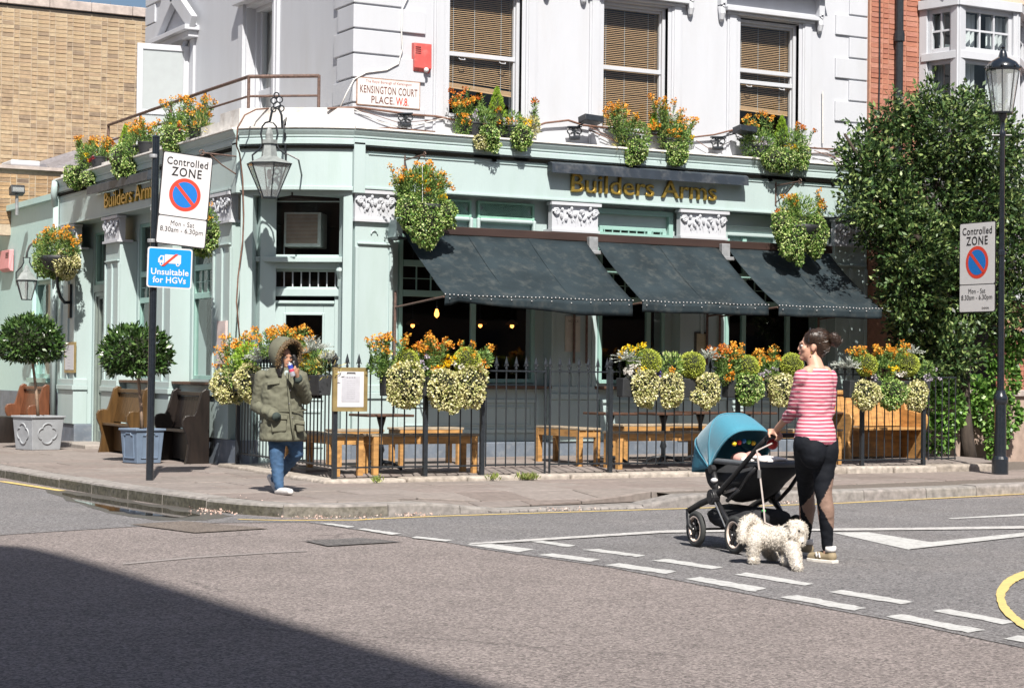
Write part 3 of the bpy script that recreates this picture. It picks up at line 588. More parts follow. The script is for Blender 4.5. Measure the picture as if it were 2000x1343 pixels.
# quoins: each block its own
k = 0; z = 4.56
while z < 8.5:
    h = .325; wd = (1.02, .66)[k % 2]; wr = (.50, .62)[k % 2]
    mb = MB(); F1U.box(mb, XU-.035, XU+wd, z+.012, z+h-.012, -.05, .035); FU.box(mb, Y1+SB, Y1+SB+wr, z+.012, z+h-.012, -.05, .033)
    mb.build('quoin', WHITE, pub, bevel=.008)
    mb = MB(); F1U.box(mb, 19.0-(.62, .36)[k % 2], 18.985, z+.012, z+h-.012, -.05, .03); mb.build('quoin', WHITE, pub, bevel=.008)
    mb = MB(); FU.box(mb, 31.8-(.5, .75)[k % 2], 31.79, z+.012, z+h-.012, -.05, .03); mb.build('quoin', WHITE, pub, bevel=.008)
    z += h; k += 1
BLIND = mat('tan_wooden_blind', (.54, .335, .19), .55, var=.14, scale=4, stretch=(1, 1, 30))
def sash(F, a, b, z0, z1, rails, blind_z, tilt, lab):
    """sash window: casing, sashes, panes and a slatted blind"""
    mb = MB(); F.ring(mb, a-.0, b+.0, z0, z1, .045, -.2, -.07)
    w_ = mb.build('window', WHITE, pub, bevel=.005); w_['label'] = lab
    for i, rz in enumerate(rails):
        mb = MB(); F.box(mb, a+.045, b-.045, rz-.03, rz+.03, -.155+.01*i, -.10+.012*i); mb.build('meeting_rail', WHITE, w_, bevel=.006)
    mb = MB()
    for e in (a+.045, b-.065): F.box(mb, e, e+.02, z0+.045, z1-.045, -.16, -.115)
    F.box(mb, a+.065, b-.065, z1-.08, z1-.045, -.16, -.115); mb.build('sash_frame', WHITE, w_)
    zs = [z0+.045]+sorted(rails)+[z1-.045]
    for c, d in zip(zs, zs[1:]): mb = MB(); mb.quad(F.P(a+.05, c, -.14), F.P(b-.05, c, -.14), F.P(b-.05, d, -.14), F.P(a+.05, d, -.14)); mb.build('pane', GLASS, w_)
    mb = MB(); sp = .0262; z = z1-.08; n = 0
    while z > blind_z+.06:
        t = tilt*(1 if z < blind_z+.75 else 0)*max(0, (blind_z+.75-z)/.75); off = .0 if n % 9 else .003
        a3, b3 = F.P(a+.055, z+t/2+off, -.20), F.P(b-.055, z-t/2+off, -.20); d = F.N*.011+Vector((0, 0, -.006)); q = F.N*-.011+Vector((0, 0, .006)); e = Vector((0, 0, .0025))
        mb.add([a3+d, b3+d, b3+q, a3+q, a3+d+e, b3+d+e, b3+q+e, a3+q+e], [(0, 3, 2, 1), (4, 5, 6, 7), (0, 1, 5, 4), (1, 2, 6, 5), (2, 3, 7, 6), (3, 0, 4, 7)]); z -= sp; n += 1
    o = mb.build('blind_slats', BLIND, w_); o['kind'] = 'stuff'
    mb = MB()
    for q in range(4 if tilt else 0): mb.bar(F.P(a+.055, blind_z+.012*q+tilt/2, -.2), F.P(b-.055, blind_z+.012*q-tilt/2, -.2), .026, .009)
    if tilt: mb.bar(F.P(a+.055, blind_z-.02+tilt/2, -.2), F.P(b-.055, blind_z-.02-tilt/2, -.2), .03, .022); mb.build('blind_rail', BLIND, w_)
    mb = MB()
    for f in (.14, .43, .8): u = a+(b-a)*f; mb.bar(F.P(u, z1-.08, -.186), F.P(u, blind_z, -.186), .004)
    mb.build('blind_cord', WHITE, w_)
    mb = MB(); F.box(mb, a-.1, b+.1, z0-.2, z1+.1, -1.3, -1.28); F.box(mb, a-.12, a-.1, z0-.2, z1+.1, -1.3, -.36); F.box(mb, b+.1, b+.12, z0-.2, z1+.1, -1.3, -.36); F.box(mb, a-.1, b+.1, z1+.1, z1+.12, -1.3, -.36); mb.build('room_behind', DARKIN, w_)
    # raised architrave on the wall
    mb = MB()
    for e, f in ((a-.24, a-.06), (b+.06, b+.24)): F.box(mb, e, f, ZT+.04, z1+.04, -.05, .025); F.box(mb, e+.03, f-.03, ZT+.04, z1+.04, 0, .042)
    F.box(mb, a-.06, a, z0, z1, -.07, .012); F.box(mb, b, b+.06, z0, z1, -.07, .012)
    F.box(mb, a-.26, b+.26, z1+.03, z1+.07, -.05, .06); F.box(mb, a-.30, b+.30, z1+.07, z1+.13, -.05, .12); mb.build('architrave', WHITE, w_, bevel=.008)
    for e in (a-.36, b+.36):
        mb = MB(); F.box(mb, e-.05, e+.05, z1+.14, z1+.42, -.02, .10)
        mb.tube([F.P(e, z1+.12, .03), F.P(e, z1+.02, .05), F.P(e, z1-.06, .04), F.P(e, z1-.10, .02)], [.06, .055, .04, .015], 8)
        pts = [F.P(e, z1+.16+.045*math.sin(t*.7), .06+.045*math.cos(t*.7)) for t in range(9)]; mb.tube(pts, .022, 6); mb.build('console', WHITE, w_, bevel=.004)
    F_ = MB(); F_.prism([F.P(a-.46, z1+.43, .02), F.P(b+.46, z1+.43, .02), F.P((a+b)/2, z1+.85, .02)], F.N*.18); F_.build('pediment', WHITE, w_)
    return w_
def handles(F, w_, a, b, z):
    mb = MB()
    for f in (.22, .78): u = a+(b-a)*f; mb.tube([F.P(u-.045, z, -.1), F.P(u-.035, z-.018, -.075), F.P(u+.035, z-.018, -.075), F.P(u+.045, z, -.1)], .007, 6)
    mb.build('sash_lift', WHITE, w_)
w1 = sash(F1U, *WIN1[0], 4.82, ZH, [5.675], 5.23, .06, 'first floor sash window with blind hanging crooked, nearest the red alarm'); handles(F1U, w1, *WIN1[0], 5.62)
w2 = sash(F1U, *WIN1[1], 4.82, ZH, [5.70], 4.78, 0, 'first floor sash window with its slatted blind fully down')
w3 = sash(F1U, *WIN1[2], 4.86, ZH-.02, [5.86, 5.69], 5.30, .03, 'first floor sash window with two rails and blind part way up'); handles(F1U, w3, *WIN1[2], 5.64)
# side balcony door and far casement
a, b = FW[0]
mb = MB(); FU.ring(mb, a, b, 4.52, 6.75, .06, -.3, -.14); FU.box(mb, a+.06, b-.06, 5.42, 5.52, -.28, -.18); FU.box(mb, a+.06, a+.12, 4.6, 6.69, -.28, -.2); FU.box(mb, b-.12, b-.06, 4.6, 6.69, -.28, -.2)
bd = mb.build('balcony_door', WHITE, pub, bevel=.006)
mb = MB(); mb.quad(FU.P(a+.1, 4.6, -.24), FU.P(b-.1, 4.6, -.24), FU.P(b-.1, 6.7, -.24), FU.P(a+.1, 6.7, -.24)); mb.build('pane', GLASS, bd)
mb = MB(); FU.box(mb, a, b, 4.5, 6.8, -1.2, -1.18); FU.box(mb, a+.35, b, 4.5, 6.75, -.36, -.34); mb.build('curtain', mat('pale_curtain', (.62, .60, .56), .9), bd)
mb = MB(); FU.box(mb, a-.22, a-.03, 4.5, 6.8, -.05, .05); FU.box(mb, b+.03, b+.22, 4.5, 6.8, -.05, .05); FU.box(mb, a-.25, b+.25, 6.8, 6.95, -.05, .14)
FU.box(mb, a-.16, a-.08, 4.5, 6.8, .03, .07); FU.box(mb, a-.52, a-.30, 4.45, 5.0, -.02, .10); mb.build('architrave', WHITE, bd, bevel=.008)
a, b = FW[1]
mb = MB(); FU.ring(mb, a, b, 4.5, 6.45, .06, -.25, -.1); fw = mb.build('window', WHITE, pub, bevel=.006); fw['label'] = 'far side window under a triangular pediment with its casement swung open'
mb = MB(); FU.box(mb, a, b, 4.5, 6.45, -.6, -.58); mb.build('room_behind', DARKIN, fw)
mb = MB(); FU.box(mb, a-.3, b+.3, 6.62, 6.72, -.05, .16); FU.box(mb, a-.36, b+.36, 6.72, 6.80, -.05, .24); FU.box(mb, a-.2, a-.02, 4.5, 6.62, -.05, .04); FU.box(mb, b+.02, b+.2, 4.5, 6.62, -.05, .04)
mid = (a+b)/2
for e in (a-.4, b+.4): mb.bar(FU.P(e, 6.82, .12), FU.P(mid, 7.42, .12), .24, .10, up=FU.N)
mb.prism([FU.P(a-.3, 6.80, .0), FU.P(b+.3, 6.80, .0), FU.P(mid, 7.35, .0)], FU.N*.04)
mb.box(0, 0, 0, 0, 0, 0) if 0 else None
for e in (a+.1, b-.1): mb.tube([FU.P(e, 6.62, .05), FU.P(e, 6.5, .08), FU.P(e, 6.42, .03)], [.05, .05, .02], 8)
mb.build('pediment', WHITE, fw, bevel=.008)
A_, B_ = FU.P(a+.02, 0, .02), on_y(268, 85, 30.6)
A_ = Vector((XU-.03, a+.02, 0)); Bp = on_line(268, 90, (A_.x, A_.y), (A_.x-1.05*math.cos(R(8)), A_.y+1.05*math.sin(R(8)))); FS = Face((A_.x, A_.y), (-math.cos(R(8)), math.sin(R(8))), (-math.sin(R(8)), -math.cos(R(8))))
lw = FS.uv(268, 90)[0]; z1 = FS.uv(268, 84)[1]
mb = MB(); FS.ring(mb, 0, lw, 4.5, z1, .09, -.02, .025); FS.box(mb, .09, lw-.09, 5.40, 5.47, -.02, .025); ca = mb.build('casement', WHITE, fw, bevel=.005)
mb = MB(); FS.box(mb, .08, lw-.08, 4.55, z1-.08, -.004, .004); mb.build('pane', mat('net_curtained_glass', (.36, .39, .40), .25, var=.03, spec=.6), ca)
# --- shopfront windows (frames, transoms, panes)
def mullions(F, a, b, o, mids, lat, top=3.46, lab=None):
    mb = MB(); F.ring(mb, a, b, 1.24, top, .055, o-.06, o)
    for z in (2.38, 2.78): F.box(mb, a+.055, b-.055, z, z+.085, o-.06, o+.012)
    if lat: F.box(mb, a+.055, b-.055, 3.16, 3.24, o-.06, o)
    for u in mids: F.box(mb, u-.035, u+.035, 1.29, top-.05, o-.055, o+.006)
    w_ = mb.build('window', MINTD, pub, bevel=.006)
    if lab: w_['label'] = lab
    us = [a+.05]+mids+[b-.05]; mz = MB()
    for c, d in zip(us, us[1:]):
        for z0, z1 in ((1.29, 2.38), (2.465, 2.78), (2.865, top-.05)):
            mb = MB(); mb.quad(F.P(c, z0, o-.03), F.P(d, z0, o-.03), F.P(d, z1, o-.03), F.P(c, z1, o-.03)); mb.build('pane', GLASS, w_)
        n = max(2, round((d-c)/.22))
        for k in range(1, n): F.box(mz, c+(d-c)*k/n-.006, c+(d-c)*k/n+.006, 2.465, 2.78, o-.04, o-.015)
        F.box(mz, c, d, 2.615, 2.625, o-.04, o-.015)
    mz.build('glazing_bar', MINTD, w_); return w_
wa = mullions(F1, 11.18, 13.26, -.16, [12.30], True, lab='pub window under the first awning with two tall panes')
wb = mullions(F1, 14.29, 15.40, -.16, [15.12], False, lab='narrow pub window under the middle awning')
wc = mullions(F1, 16.46, 18.18, -.16, [16.78, 17.58], False, lab='wide pub window under the last awning')
wd = mullions(F3, 25.04, 26.56, -.30, [25.55], False, 3.6, 'side window nearest the corner, with the shadow of a bay tree')
we = mullions(F3, 27.48, 29.00, -.30, [28.2], False, 3.6, 'side window behind the blue sign')
# over the first awning: pierced vents above arched transom lights
LATT = mat('vent_green', (.22, .42, .33), .55)
for u0, u1 in ((11.22, 12.24), (12.34, 13.22)):
    mb = MB(); F1.ring(mb, u0, u1, 3.47, 3.70, .03, -.19, -.14); n = int((u1-u0)/.036)
    for k in range(n+1):
        u = u0+k*.036
        for e in (1, -1):
            q = u+e*.17
            if u0+.02 < q < u1-.02: mb.bar(F1.P(u, 3.50, -.165), F1.P(q, 3.67, -.165), .009, .012)
    mb.build('pierced_vent', LATT, pub)
    mb = MB(); F1.box(mb, u0, u1, 3.47, 3.70, -.24, -.21); mb.build('vent_back', DARKIN, pub)
    mb = MB(); F1.ring(mb, u0-.02, u1+.02, 3.25, 3.47, .05, -.18, -.11); F1.box(mb, u0, u1, 3.25, 3.47, -.24, -.2); mb.build('transom_light', MINT, pub, bevel=.02)
mb = MB(); F1.ring(mb, 16.4, 18.24, 3.28, 3.46, .05, -.19, -.12); F1.box(mb, 16.45, 18.2, 3.3, 3.45, -.22, -.19); F1.box(mb, 17.3, 17.36, 3.28, 3.46, -.19, -.12); F1.box(mb, 16.3, 18.3, 3.47, 3.74, -.21, -.17); F1.box(mb, 16.3, 18.3, 3.55, 3.57, -.21, -.15); mb.build('transom_light', MINT, pub, bevel=.01)
mb = MB()
for k in range(8): u = 14.36+k*.135; F1.box(mb, u-.005, u+.005, 3.33, 3.42, -.17, -.15)
F1.ring(mb, 14.17, 15.50, 3.30, 3.70, .07, -.2, -.13); mb.build('glazing_bar', MINTD, wb)
# --- corner entrance: door, barred light, shelf on consoles, top window with the cooling unit
mb = MB(); o = -.42
FC.box(mb, .20, 1.34, 2.36, 2.46, o-.05, o+.06); FC.box(mb, .20, 1.34, 2.72, 2.80, o-.1, o+.14); FC.box(mb, .16, 1.38, 2.80, 2.87, o-.1, o+.24)
FC.ring(mb, .28, 1.28, 2.44, 2.73, .045, o-.03, o+.02); FC.ring(mb, .22, 1.33, 2.86, 3.66, .05, o-.03, o+.03); FC.box(mb, .2, .36, .2, 2.38, o-.05, o+.02); FC.box(mb, 1.18, 1.34, .2, 2.38, o-.05, o+.02)
FC.box(mb, .36, 1.18, 2.26, 2.30, o-.05, o+.05); ent = mb.build('entrance_surround', MINT, pub, bevel=.008)
for u in (.27, 1.27):
    mb = MB(); mb.tube([FC.P(u, 2.79, o+.12), FC.P(u, 2.70, o+.14), FC.P(u, 2.6, o+.08), FC.P(u, 2.50, o+.05), FC.P(u, 2.46, o+.03)], [.05, .055, .045, .05, .02], 10); mb.build('console', MINT, ent)
mb = MB()
for k in range(8): u = .38+k*.115; mb.bar(FC.P(u, 2.48, o+.0), FC.P(u, 2.70, o+.0), .014)
mb.build('window_bar', WHITE, ent)
for z0, z1, u0, u1 in ((2.48, 2.70, .32, 1.24), (2.91, 3.62, .26, 1.29)):
    mb = MB(); mb.quad(FC.P(u0, z0, o-.02), FC.P(u1, z0, o-.02), FC.P(u1, z1, o-.02), FC.P(u0, z1, o-.02)); mb.build('pane', GLASS, ent)
mb = MB(); FC.wall(mb, .36, 1.18, .2, 2.26, o-.03, o+.015, [(.52, 1.03, 1.0, 2.12)]); FC.ring(mb, .5, 1.05, .98, 2.14, .03, o, o+.03); FC.ring(mb, .5, 1.05, .36, .86, .04, o, o+.03)
dr = mb.build('entrance_door', MINT, pub, bevel=.006)
mb = MB(); mb.quad(FC.P(.52, 1., o), FC.P(1.03, 1., o), FC.P(1.03, 2.12, o), FC.P(.52, 2.12, o)); mb.build('pane', GLASS, dr)
mb = MB(); mb.lathe([(.0, -.03), (.03, -.02), (.035, 0), (.03, .02), (0, .03)], FC.P(.44, 1.05, o+.06), 10); mb.build('door_knob', GOLD, dr, smooth=True)
# --- side door in dark green-grey
DOOR = mat('grey_green_door', (.19, .225, .205), .35, var=.1, scale=6, dirt=.2)
u0, u1 = 29.88, 31.30; o = -.34
mb = MB(); F3.ring(mb, u0, u1, .1, 2.62, .07, o-.05, o+.05); F3.box(mb, u0, u1, 2.62, 2.74, o-.05, o+.07)
for e, f in ((u0+.07, 30.57), (30.61, u1-.07)):
    F3.ring(mb, e, f, .12, 2.60, .09, o-.03, o+.02); F3.box(mb, e+.09, f-.09, .2, .36, o-.03, o+.012); F3.box(mb, e+.09, f-.09, .98, 1.12, o-.03, o+.012); F3.box(mb, e+.09, f-.09, .4, .98, o-.03, o-.005)
sd_ = mb.build('side_door', DOOR, pub, bevel=.006)
for e, f in ((u0+.16, 30.48), (30.70, u1-.16)):
    mb = MB(); mb.quad(F3.P(e, 1.12, o-.01), F3.P(f, 1.12, o-.01), F3.P(f, 2.51, o-.01), F3.P(e, 2.51, o-.01)); mb.build('pane', GLASS, sd_)
mb = MB(); mb.quad(F3.P(u0, 2.74, o), F3.P(u1, 2.74, o), F3.P(u1, 3.6, o), F3.P(u0, 3.6, o)); mb.build('pane', GLASS, sd_)
mb = MB(); F3.ring(mb, u0, u1, 2.74, 3.62, .06, o-.02, o+.04)
for k in range(1, 6): u = u0+(u1-u0)*k/6; F3.box(mb, u-.006, u+.006, 2.78, 3.58, o-.01, o+.01)
mb.build('fanlight_frame', MINTD, sd_)
STONE = mat('worn_step_stone', (.30, .27, .245), .85, var=.15, scale=12, bump=.3, dirt=.4, dirt_col=(.15, .12, .1))
mb = MB(); F3.box(mb, 29.75, 31.42, .0, .18, -.35, .30); mb.build('door_step', STONE, pub, bevel=.015)
# --- inside: a dark bar room seen through the glass
FLOORW = mat('dark_floorboards', (.045, .026, .016), .5, var=.3, scale=8)
mb = MB(); mb.box(10.2, 18.9, Y1+4.6, Y1+4.7, .2, 3.6); mb.box(18.85, 18.93, Y1+.45, Y1+4.6, .2, 3.6); mb.box(9.75, 18.9, Y1+.45, 32.2, 3.62, 3.7); mb.box(13.5, 13.6, 27.8, 32.2, .2, 3.6); mb.box(9.75, 13.5, 32.1, 32.2, .2, 3.6)
mb.build('bar_room_wall', DARKIN, pub)
mb = MB(); mb.prism([(9.75, 24.35, .1), (10.7, 23.6, .1), (18.9, 23.56, .1), (18.9, 32.2, .1), (9.75, 32.2, .1)], (0, 0, .12)); mb.build('bar_room_floor', FLOORW, pub)
mb = MB(); mb.box(11.5, 16.5, Y1+3.2, Y1+3.7, .2, 1.25); mb.box(11.4, 16.6, Y1+3.1, Y1+3.75, 1.25, 1.31); mb.build('bar_counter', mat('dark_bar_wood', (.07, .028, .014), .35), pub)
# --- gilt lettering, one part per letter, under a dark light trough
def gilt(F, u0, z, size, length, flip, lab):
    lt = thing('pub_sign', lab, 'sign', F.P(u0, z)); T = 'Builders Arms'
    full = text_mesh('m', T, size, GOLD, align='LEFT'); W = max(v.co.x for v in full.vertices); bpy.data.meshes.remove(full); sx = length/W
    for i, ch in enumerate(T):
        if ch == ' ': continue
        a = text_mesh('m', T[:i+1], size, GOLD, align='LEFT'); xa = max(v.co.x for v in a.vertices); bpy.data.meshes.remove(a)
        me = text_mesh('letter', ch, size, GOLD, depth=.018, bevel=.006, align='LEFT', offset=-.004); xb = max(v.co.x for v in me.vertices)
        me.transform(F.M(u0, z, .052, flip) @ Matrix.Diagonal((sx, 1, 1, 1)) @ Matrix.Translation((xa-xb+.006, 0, 0))); put('letter', me, lt)
    return lt
gilt(F1, 13.65, 3.995, .37, 2.46, False, 'gilt pub name letters on the long front above the awnings')
gilt(F3, 29.72, 3.985, .345, 2.5, True, 'gilt pub name letters on the side front behind the parking sign')
TROUGH = mat('dark_blue_trough', (.022, .03, .042), .5, var=.15, scale=8, dirt=.35, dirt_col=(.2, .2, .2), dscale=6)
for F, a, b, lab in ((F1, 13.30, 16.58, 'long dark blue light trough over the gilt letters on the long front'), (F3, 27.2, 30.2, 'dark light trough over the gilt letters on the side front')):
    t = thing('sign_light', lab, 'light', F.P(a, 4.12))
    mb = MB(); mb.prism([F.P(a, 4.15, .07), F.P(a, 4.26, .07), F.P(a, 4.268, .14), F.P(a, 4.24, .195), F.P(a, 4.115, .205), F.P(a, 4.12, .185)], F.U*(b-a)); mb.build('trough', TROUGH, t)
    mb = MB()
    for k in range(4): u = a+.3+k*(b-a-.6)/3; F.box(mb, u-.02, u+.02, 4.2, 4.225, .02, .11)
    mb.build('bracket', IRON, t)
# --- side wing
mb = MB(); F3.wall(mb, E3, 42, .95, 4.24, -.35, -.03, [(33.0, 34.15, 1.2, 2.9)]); F3.box(mb, E3, 42, 4.24, 4.34, -.4, .06)
wing = thing('pub_wing', 'low mint green side wing with dark plinth at the left edge', 'building', (X3, 37, 0)); mb.build('wall', mat('wing_mint', (.42, .60, .585), .55, var=.03, bump=.1, bscale=40), wing)
mb = MB(); F3.wall(mb, E3, 42, -.1, .955, -.35, -.02); mb.build('plinth', PLINTH, wing)
mb = MB(); F3.ring(mb, 33.0, 34.15, 1.2, 2.9, .07, -.2, -.1); F3.box(mb, 33.07, 34.08, 1.95, 2.02, -.18, -.11); F3.box(mb, 32.95, 34.2, 1.12, 1.2, -.25, .05); ww = mb.build('window', MINTD, wing)
mb = MB(); mb.quad(F3.P(33, 1.2, -.15), F3.P(34.15, 1.2, -.15), F3.P(34.15, 2.9, -.15), F3.P(33, 2.9, -.15)); mb.build('pane', GLASS, ww)
mb = MB(); F3.box(mb, 32.9, 34.25, 1.1, 3, -.6, -.55); mb.build('room_behind', DARKIN, ww)
mb = MB(); mb.tube([F3.P(32.35, 4.3, .08), F3.P(32.35, .4, .08)], .05, 10); mb.tube([F3.P(32.2, 4.5, .14), F3.P(32.28, 4.3, .14), F3.P(32.35, 4.1, .09)], .055, 10); mb.build('drain_pipe', MINT, wing, smooth=True)
# balcony rail
br = thing('balcony_railing', 'rusty brown pipe railing on the balcony above the corner entrance', 'railing', (9.35, 24.2, ZT))
PB = [(9.34, 30.2), (9.34, 28.6), (9.34, 27.2), (9.34, 25.75), (9.36, 24.15), (10.12, 23.58)]
for i, (x, y) in enumerate(PB): mb = MB(); mb.tube([(x, y, 4.5), (x, y, 5.26)], .022, 8); mb.build('post', RUST, br)
for z, r_ in ((5.25, .025), (4.99, .016)):
    mb = MB(); mb.tube([(x, y, z) for x, y in PB[:5]], r_, 8); mb.build('rail', RUST, br); mb = MB(); mb.tube([(*PB[4], z), (*PB[5], z)], r_, 8); mb.build('rail', RUST, br)
# ------------------------------------------------------------------ other buildings
ISL = {}
def brick_field(parent, P0, U, N, u0, u1, z0, z1, m, course=.0775, bl=.228, cap=300, key=None, name='brick', proud=.008):
    """bricks as pieces: one shared mesh per size; past the cap the rest are one joined part"""
    U = Vector(U).normalized(); N = Vector(N).normalized(); rot = Matrix((U, -N, Vector((0, 0, 1)))).transposed().to_4x4(); cells = []
    r_ = 0; z = z0
    while z+course <= z1+.01:
        u = u0-(bl/2+.0 if r_ % 2 else 0)
        k = 0
        while u < u1:
            L = bl if k % 2 == 0 else bl/2+.0
            if r_ % 2: L = bl/2 if k % 2 == 0 else bl
            a, b = max(u, u0), min(u+L, u1)
            if b-a > .05: cells.append(((a+b)/2, z+course/2, b-a-.014))
            u += L; k += 1
        z += course; r_ += 1
    if key: cells.sort(key=key)
    meshes = {}; rest = MB(); n = 0
    for u, zz, L in cells:
        j = Vector((random.uniform(-.002, .002), random.uniform(-.004, .004), random.uniform(-.003, .003)))
        if n < cap:
            q = round(L*50)
            if q not in meshes:
                b = MB(); b.box(-L/2, L/2, -proud, .03, -course/2+.007, course/2-.007); meshes[q] = b.mesh('brick', m)
            o = bpy.data.objects.new(name, meshes[q]); COL.objects.link(o); attach(o, parent); p = P0+U*u+Vector((0, 0, zz))
            o.matrix_basis = Matrix.Translation(p+j) @ rot @ Matrix.Rotation(random.uniform(-.006, .006), 4, 'Y')
        else: rest.obox(P0+U*u+Vector((0, 0, zz))+N*(proud/2-.01)+N*j.y, U, N, (0, 0, 1), L/2, .01+proud/2, course/2-.007)
        n += 1
    if rest.v: o = rest.build('brick_courses', ISL.get(m.name, m), parent); o['kind'] = 'stuff'
STOCK = mat_random('yellow_stock_brick', [(.35, .255, .16), (.39, .29, .18), (.32, .235, .15), (.41, .32, .21), (.37, .27, .17), (.23, .17, .12), (.38, .275, .17), (.34, .245, .16)], .9, bump=.4, bscale=70, var=.22)
ISL['yellow_stock_brick'] = mat_random('yellow_stock_brick_rest', [(.35, .255, .16), (.39, .29, .18), (.32, .235, .15), (.41, .32, .21), (.37, .27, .17), (.23, .17, .12), (.38, .275, .17), (.34, .245, .16)], .9, bump=.4, bscale=70, var=.22, per='island')
MORT = mat('pale_mortar', (.41, .34, .255), .95, var=.15, scale=20, bump=.4, bscale=80, dirt=.4, dirt_col=(.30, .21, .13), dscale=2)
COPE = mat('coping_stone', (.42, .36, .33), .9, var=.2, scale=8, bump=.4, dirt=.5, dirt_col=(.18, .15, .14), dscale=5)
sb = thing('brick_house', 'blank yellow brick gable wall behind the side wing', 'building', (9, 37, 0))
mb = MB(); mb.box(2, 13.2, 37, 37.4, 0, 8.28); mb.build('wall', MORT, sb)
brick_field(sb, Vector((0, 37, 0)), (1, 0, 0), (0, -1, 0), 9.0, 12.6, 4.95, 8.26, STOCK, key=lambda c: (abs(c[0]-10.8) > 1.75, -c[1] if c[1] < 8 else c[1]-20))
for i in range(6):
    x = 8.6+i*.82; mb = MB(); mb.box(x+.004, x+.816, 36.93, 37.45, 8.29, 8.47+random.uniform(-.006, .006)); mb.build('coping_stone', COPE, sb, bevel=.01)
mb = MB(); mb.box(2, 13.2, 36.985, 37.0, 8.262, 8.288); mb.build('lead_flashing', IRON, sb)
# lower brick wall, slates, white pier and floodlight between the wing and the gable
lb = thing('garden_wall', 'low sooty brick wall below the yellow gable', 'wall', (9, 35.6, 0))
mb = MB(); mb.box(8.0, 10.6, 35.7, 35.95, 3.8, 5.02); mb.build('wall', MORT, lb)
OLDB = mat_random('sooty_brick', [(.30, .19, .10), (.36, .24, .13), (.22, .14, .085), (.40, .27, .15), (.14, .10, .075)], .92, bump=.45, bscale=70, var=.25)
brick_field(lb, Vector((0, 35.7, 0)), (1, 0, 0), (0, -1, 0), 8.3, 10.4, 4.0, 4.98, OLDB)
mb = MB(); mb.box(8.0, 10.6, 35.62, 36.0, 5.02, 5.08); mb.build('coping', COPE, lb)
sl = thing('slate_roof', 'small lean-to slate roof against the yellow gable', 'roof', (10, 36.6, 5.0)); SLATE = mat_random('slate', [(.12, .12, .14), (.17, .16, .17), (.22, .21, .2)], .7, var=.2)
mb = MB(); mb.prism([(9.7, 36.1, 4.95), (11.6, 36.1, 5.35), (11.6, 36.98, 5.9), (9.9, 36.98, 5.25)], (0, 0, -.05)); mb.build('roof_deck', SLATE, sl)
for i in range(5):
    a = Vector((9.72+i*.36, 36.06, 4.975+i*.076)); b = a+Vector((.14, .9, .26)); mb = MB(); mb.obox((a+b)/2+Vector((.16, 0, .03)), (.97, 0, .2), (b-a), (0, -.2, 1), .165, .44, .006); mb.build('slate', SLATE, sl)
p = on_x(30, 340, 9.35); q = on_x(30, 322, 9.35).z; pr = thing('white_pier', 'white rendered parapet pier at the top left edge of the side wing', 'pier', (9.35, p.y, 4))
mb = MB(); mb.box(9.30, 9.75, p.y, p.y+.6, 3.6, q-.02); mb.build('pier', WHITE, pr, bevel=.02); mb = MB(); mb.box(9.25, 9.80, p.y-.06, p.y+.66, q-.02, q+.09); mb.build('cap', WHITE, pr, bevel=.03)
fl = thing('floodlight', 'black floodlight on a stub pole above the side wing roof', 'lamp', on_y(33, 410, 34.0))
c = on_y(33, 372, 34.0); mb = MB(); mb.obox(c, (1, 0, 0), (0, 1, -.25), (0, .25, 1), .12, .09, .075); mb.build('housing', IRON, fl, bevel=.012)
mb = MB(); p = on_y(33, 420, 34.0); mb.tube([p, c-Vector((0, 0, .06))], .03, 8); mb.build('pole', GRAYMETAL, fl)
mb = MB(); mb.box(c.x-.1, c.x+.1, c.y-.1, c.y-.095, c.z-.05, c.z+.05); mb.build('lens', GLASSB, fl)
# bare twigs against the sky
tw = thing('bare_shrub', 'thin bare twigs showing above the gable coping', 'shrub', (12, 38, 8.3)); TWIG = mat('twig', (.16, .12, .09), .9)
for i in range(16):
    x = random.uniform(9.8, 12.4); p = Vector((x, 37.9, 8.2)); pts = [p]
    for k in range(4): p = p+Vector((random.uniform(-.06, .1), random.uniform(-.05, .05), random.uniform(.08, .16))); pts.append(p)
    mb = MB(); mb.tube(pts, [.008, .007, .006, .004, .002], 4); mb.build('twig', TWIG, tw)
# red brick neighbour on the right with its white bay window
RED = mat_random('red_brick', [(.33, .13, .085), (.38, .155, .10), (.28, .11, .075), (.41, .19, .135), (.35, .145, .105)], .85, bump=.35, bscale=70, var=.18)
RMORT = mat('red_wall_mortar', (.42, .22, .15), .95, var=.15, scale=20, bump=.3)
rb = thing('red_brick_house', 'red brick house with a white bay window at the right edge', 'building', (19, Y1, 0))
mb = MB(); mb.box(19.0, 30, Y1+.06, Y1+.5, 0, 9.6); mb.build('wall', RMORT, rb)
brick_field(rb, Vector((0, Y1+.06, 0)), (1, 0, 0), (0, -1, 0), 19.02, 20.05, 4.75, 8.0, RED, cap=220)
brick_field(rb, Vector((0, Y1+.06, 0)), (1, 0, 0), (0, -1, 0), 20.9, 22.6, .25, 2.1, RED, cap=78, key=lambda c: abs(c[0]-22.0), proud=.012)
mb = MB(); mb.box(19.98, 30, Y1-.5, Y1+.05, 7.20, 9.5); mb.build('cream_band', mat('cream_render', (.52, .42, .33), .8, var=.06, bump=.2), rb)
mb = MB(); x = on_y(1755, 60, Y1).x; mb.tube([(x, Y1-.02, 3.), (x, Y1-.02, 9)], .062, 12); mb.tube([(x, Y1-.02, 6.50), (x, Y1-.02, 6.62)], .082, 12); mb.tube([(x, Y1-.02, 6.62), (x, Y1-.02, 6.66)], .075, 12); mb.build('drain_pipe', IRON, rb, smooth=False)
mb = MB(); mb.tube([(19.13, Y1+.03, 4.), (19.17, Y1+.03, 6.), (19.15, Y1+.03, 9)], .012, 6); mb.build('cable', IRON, rb)
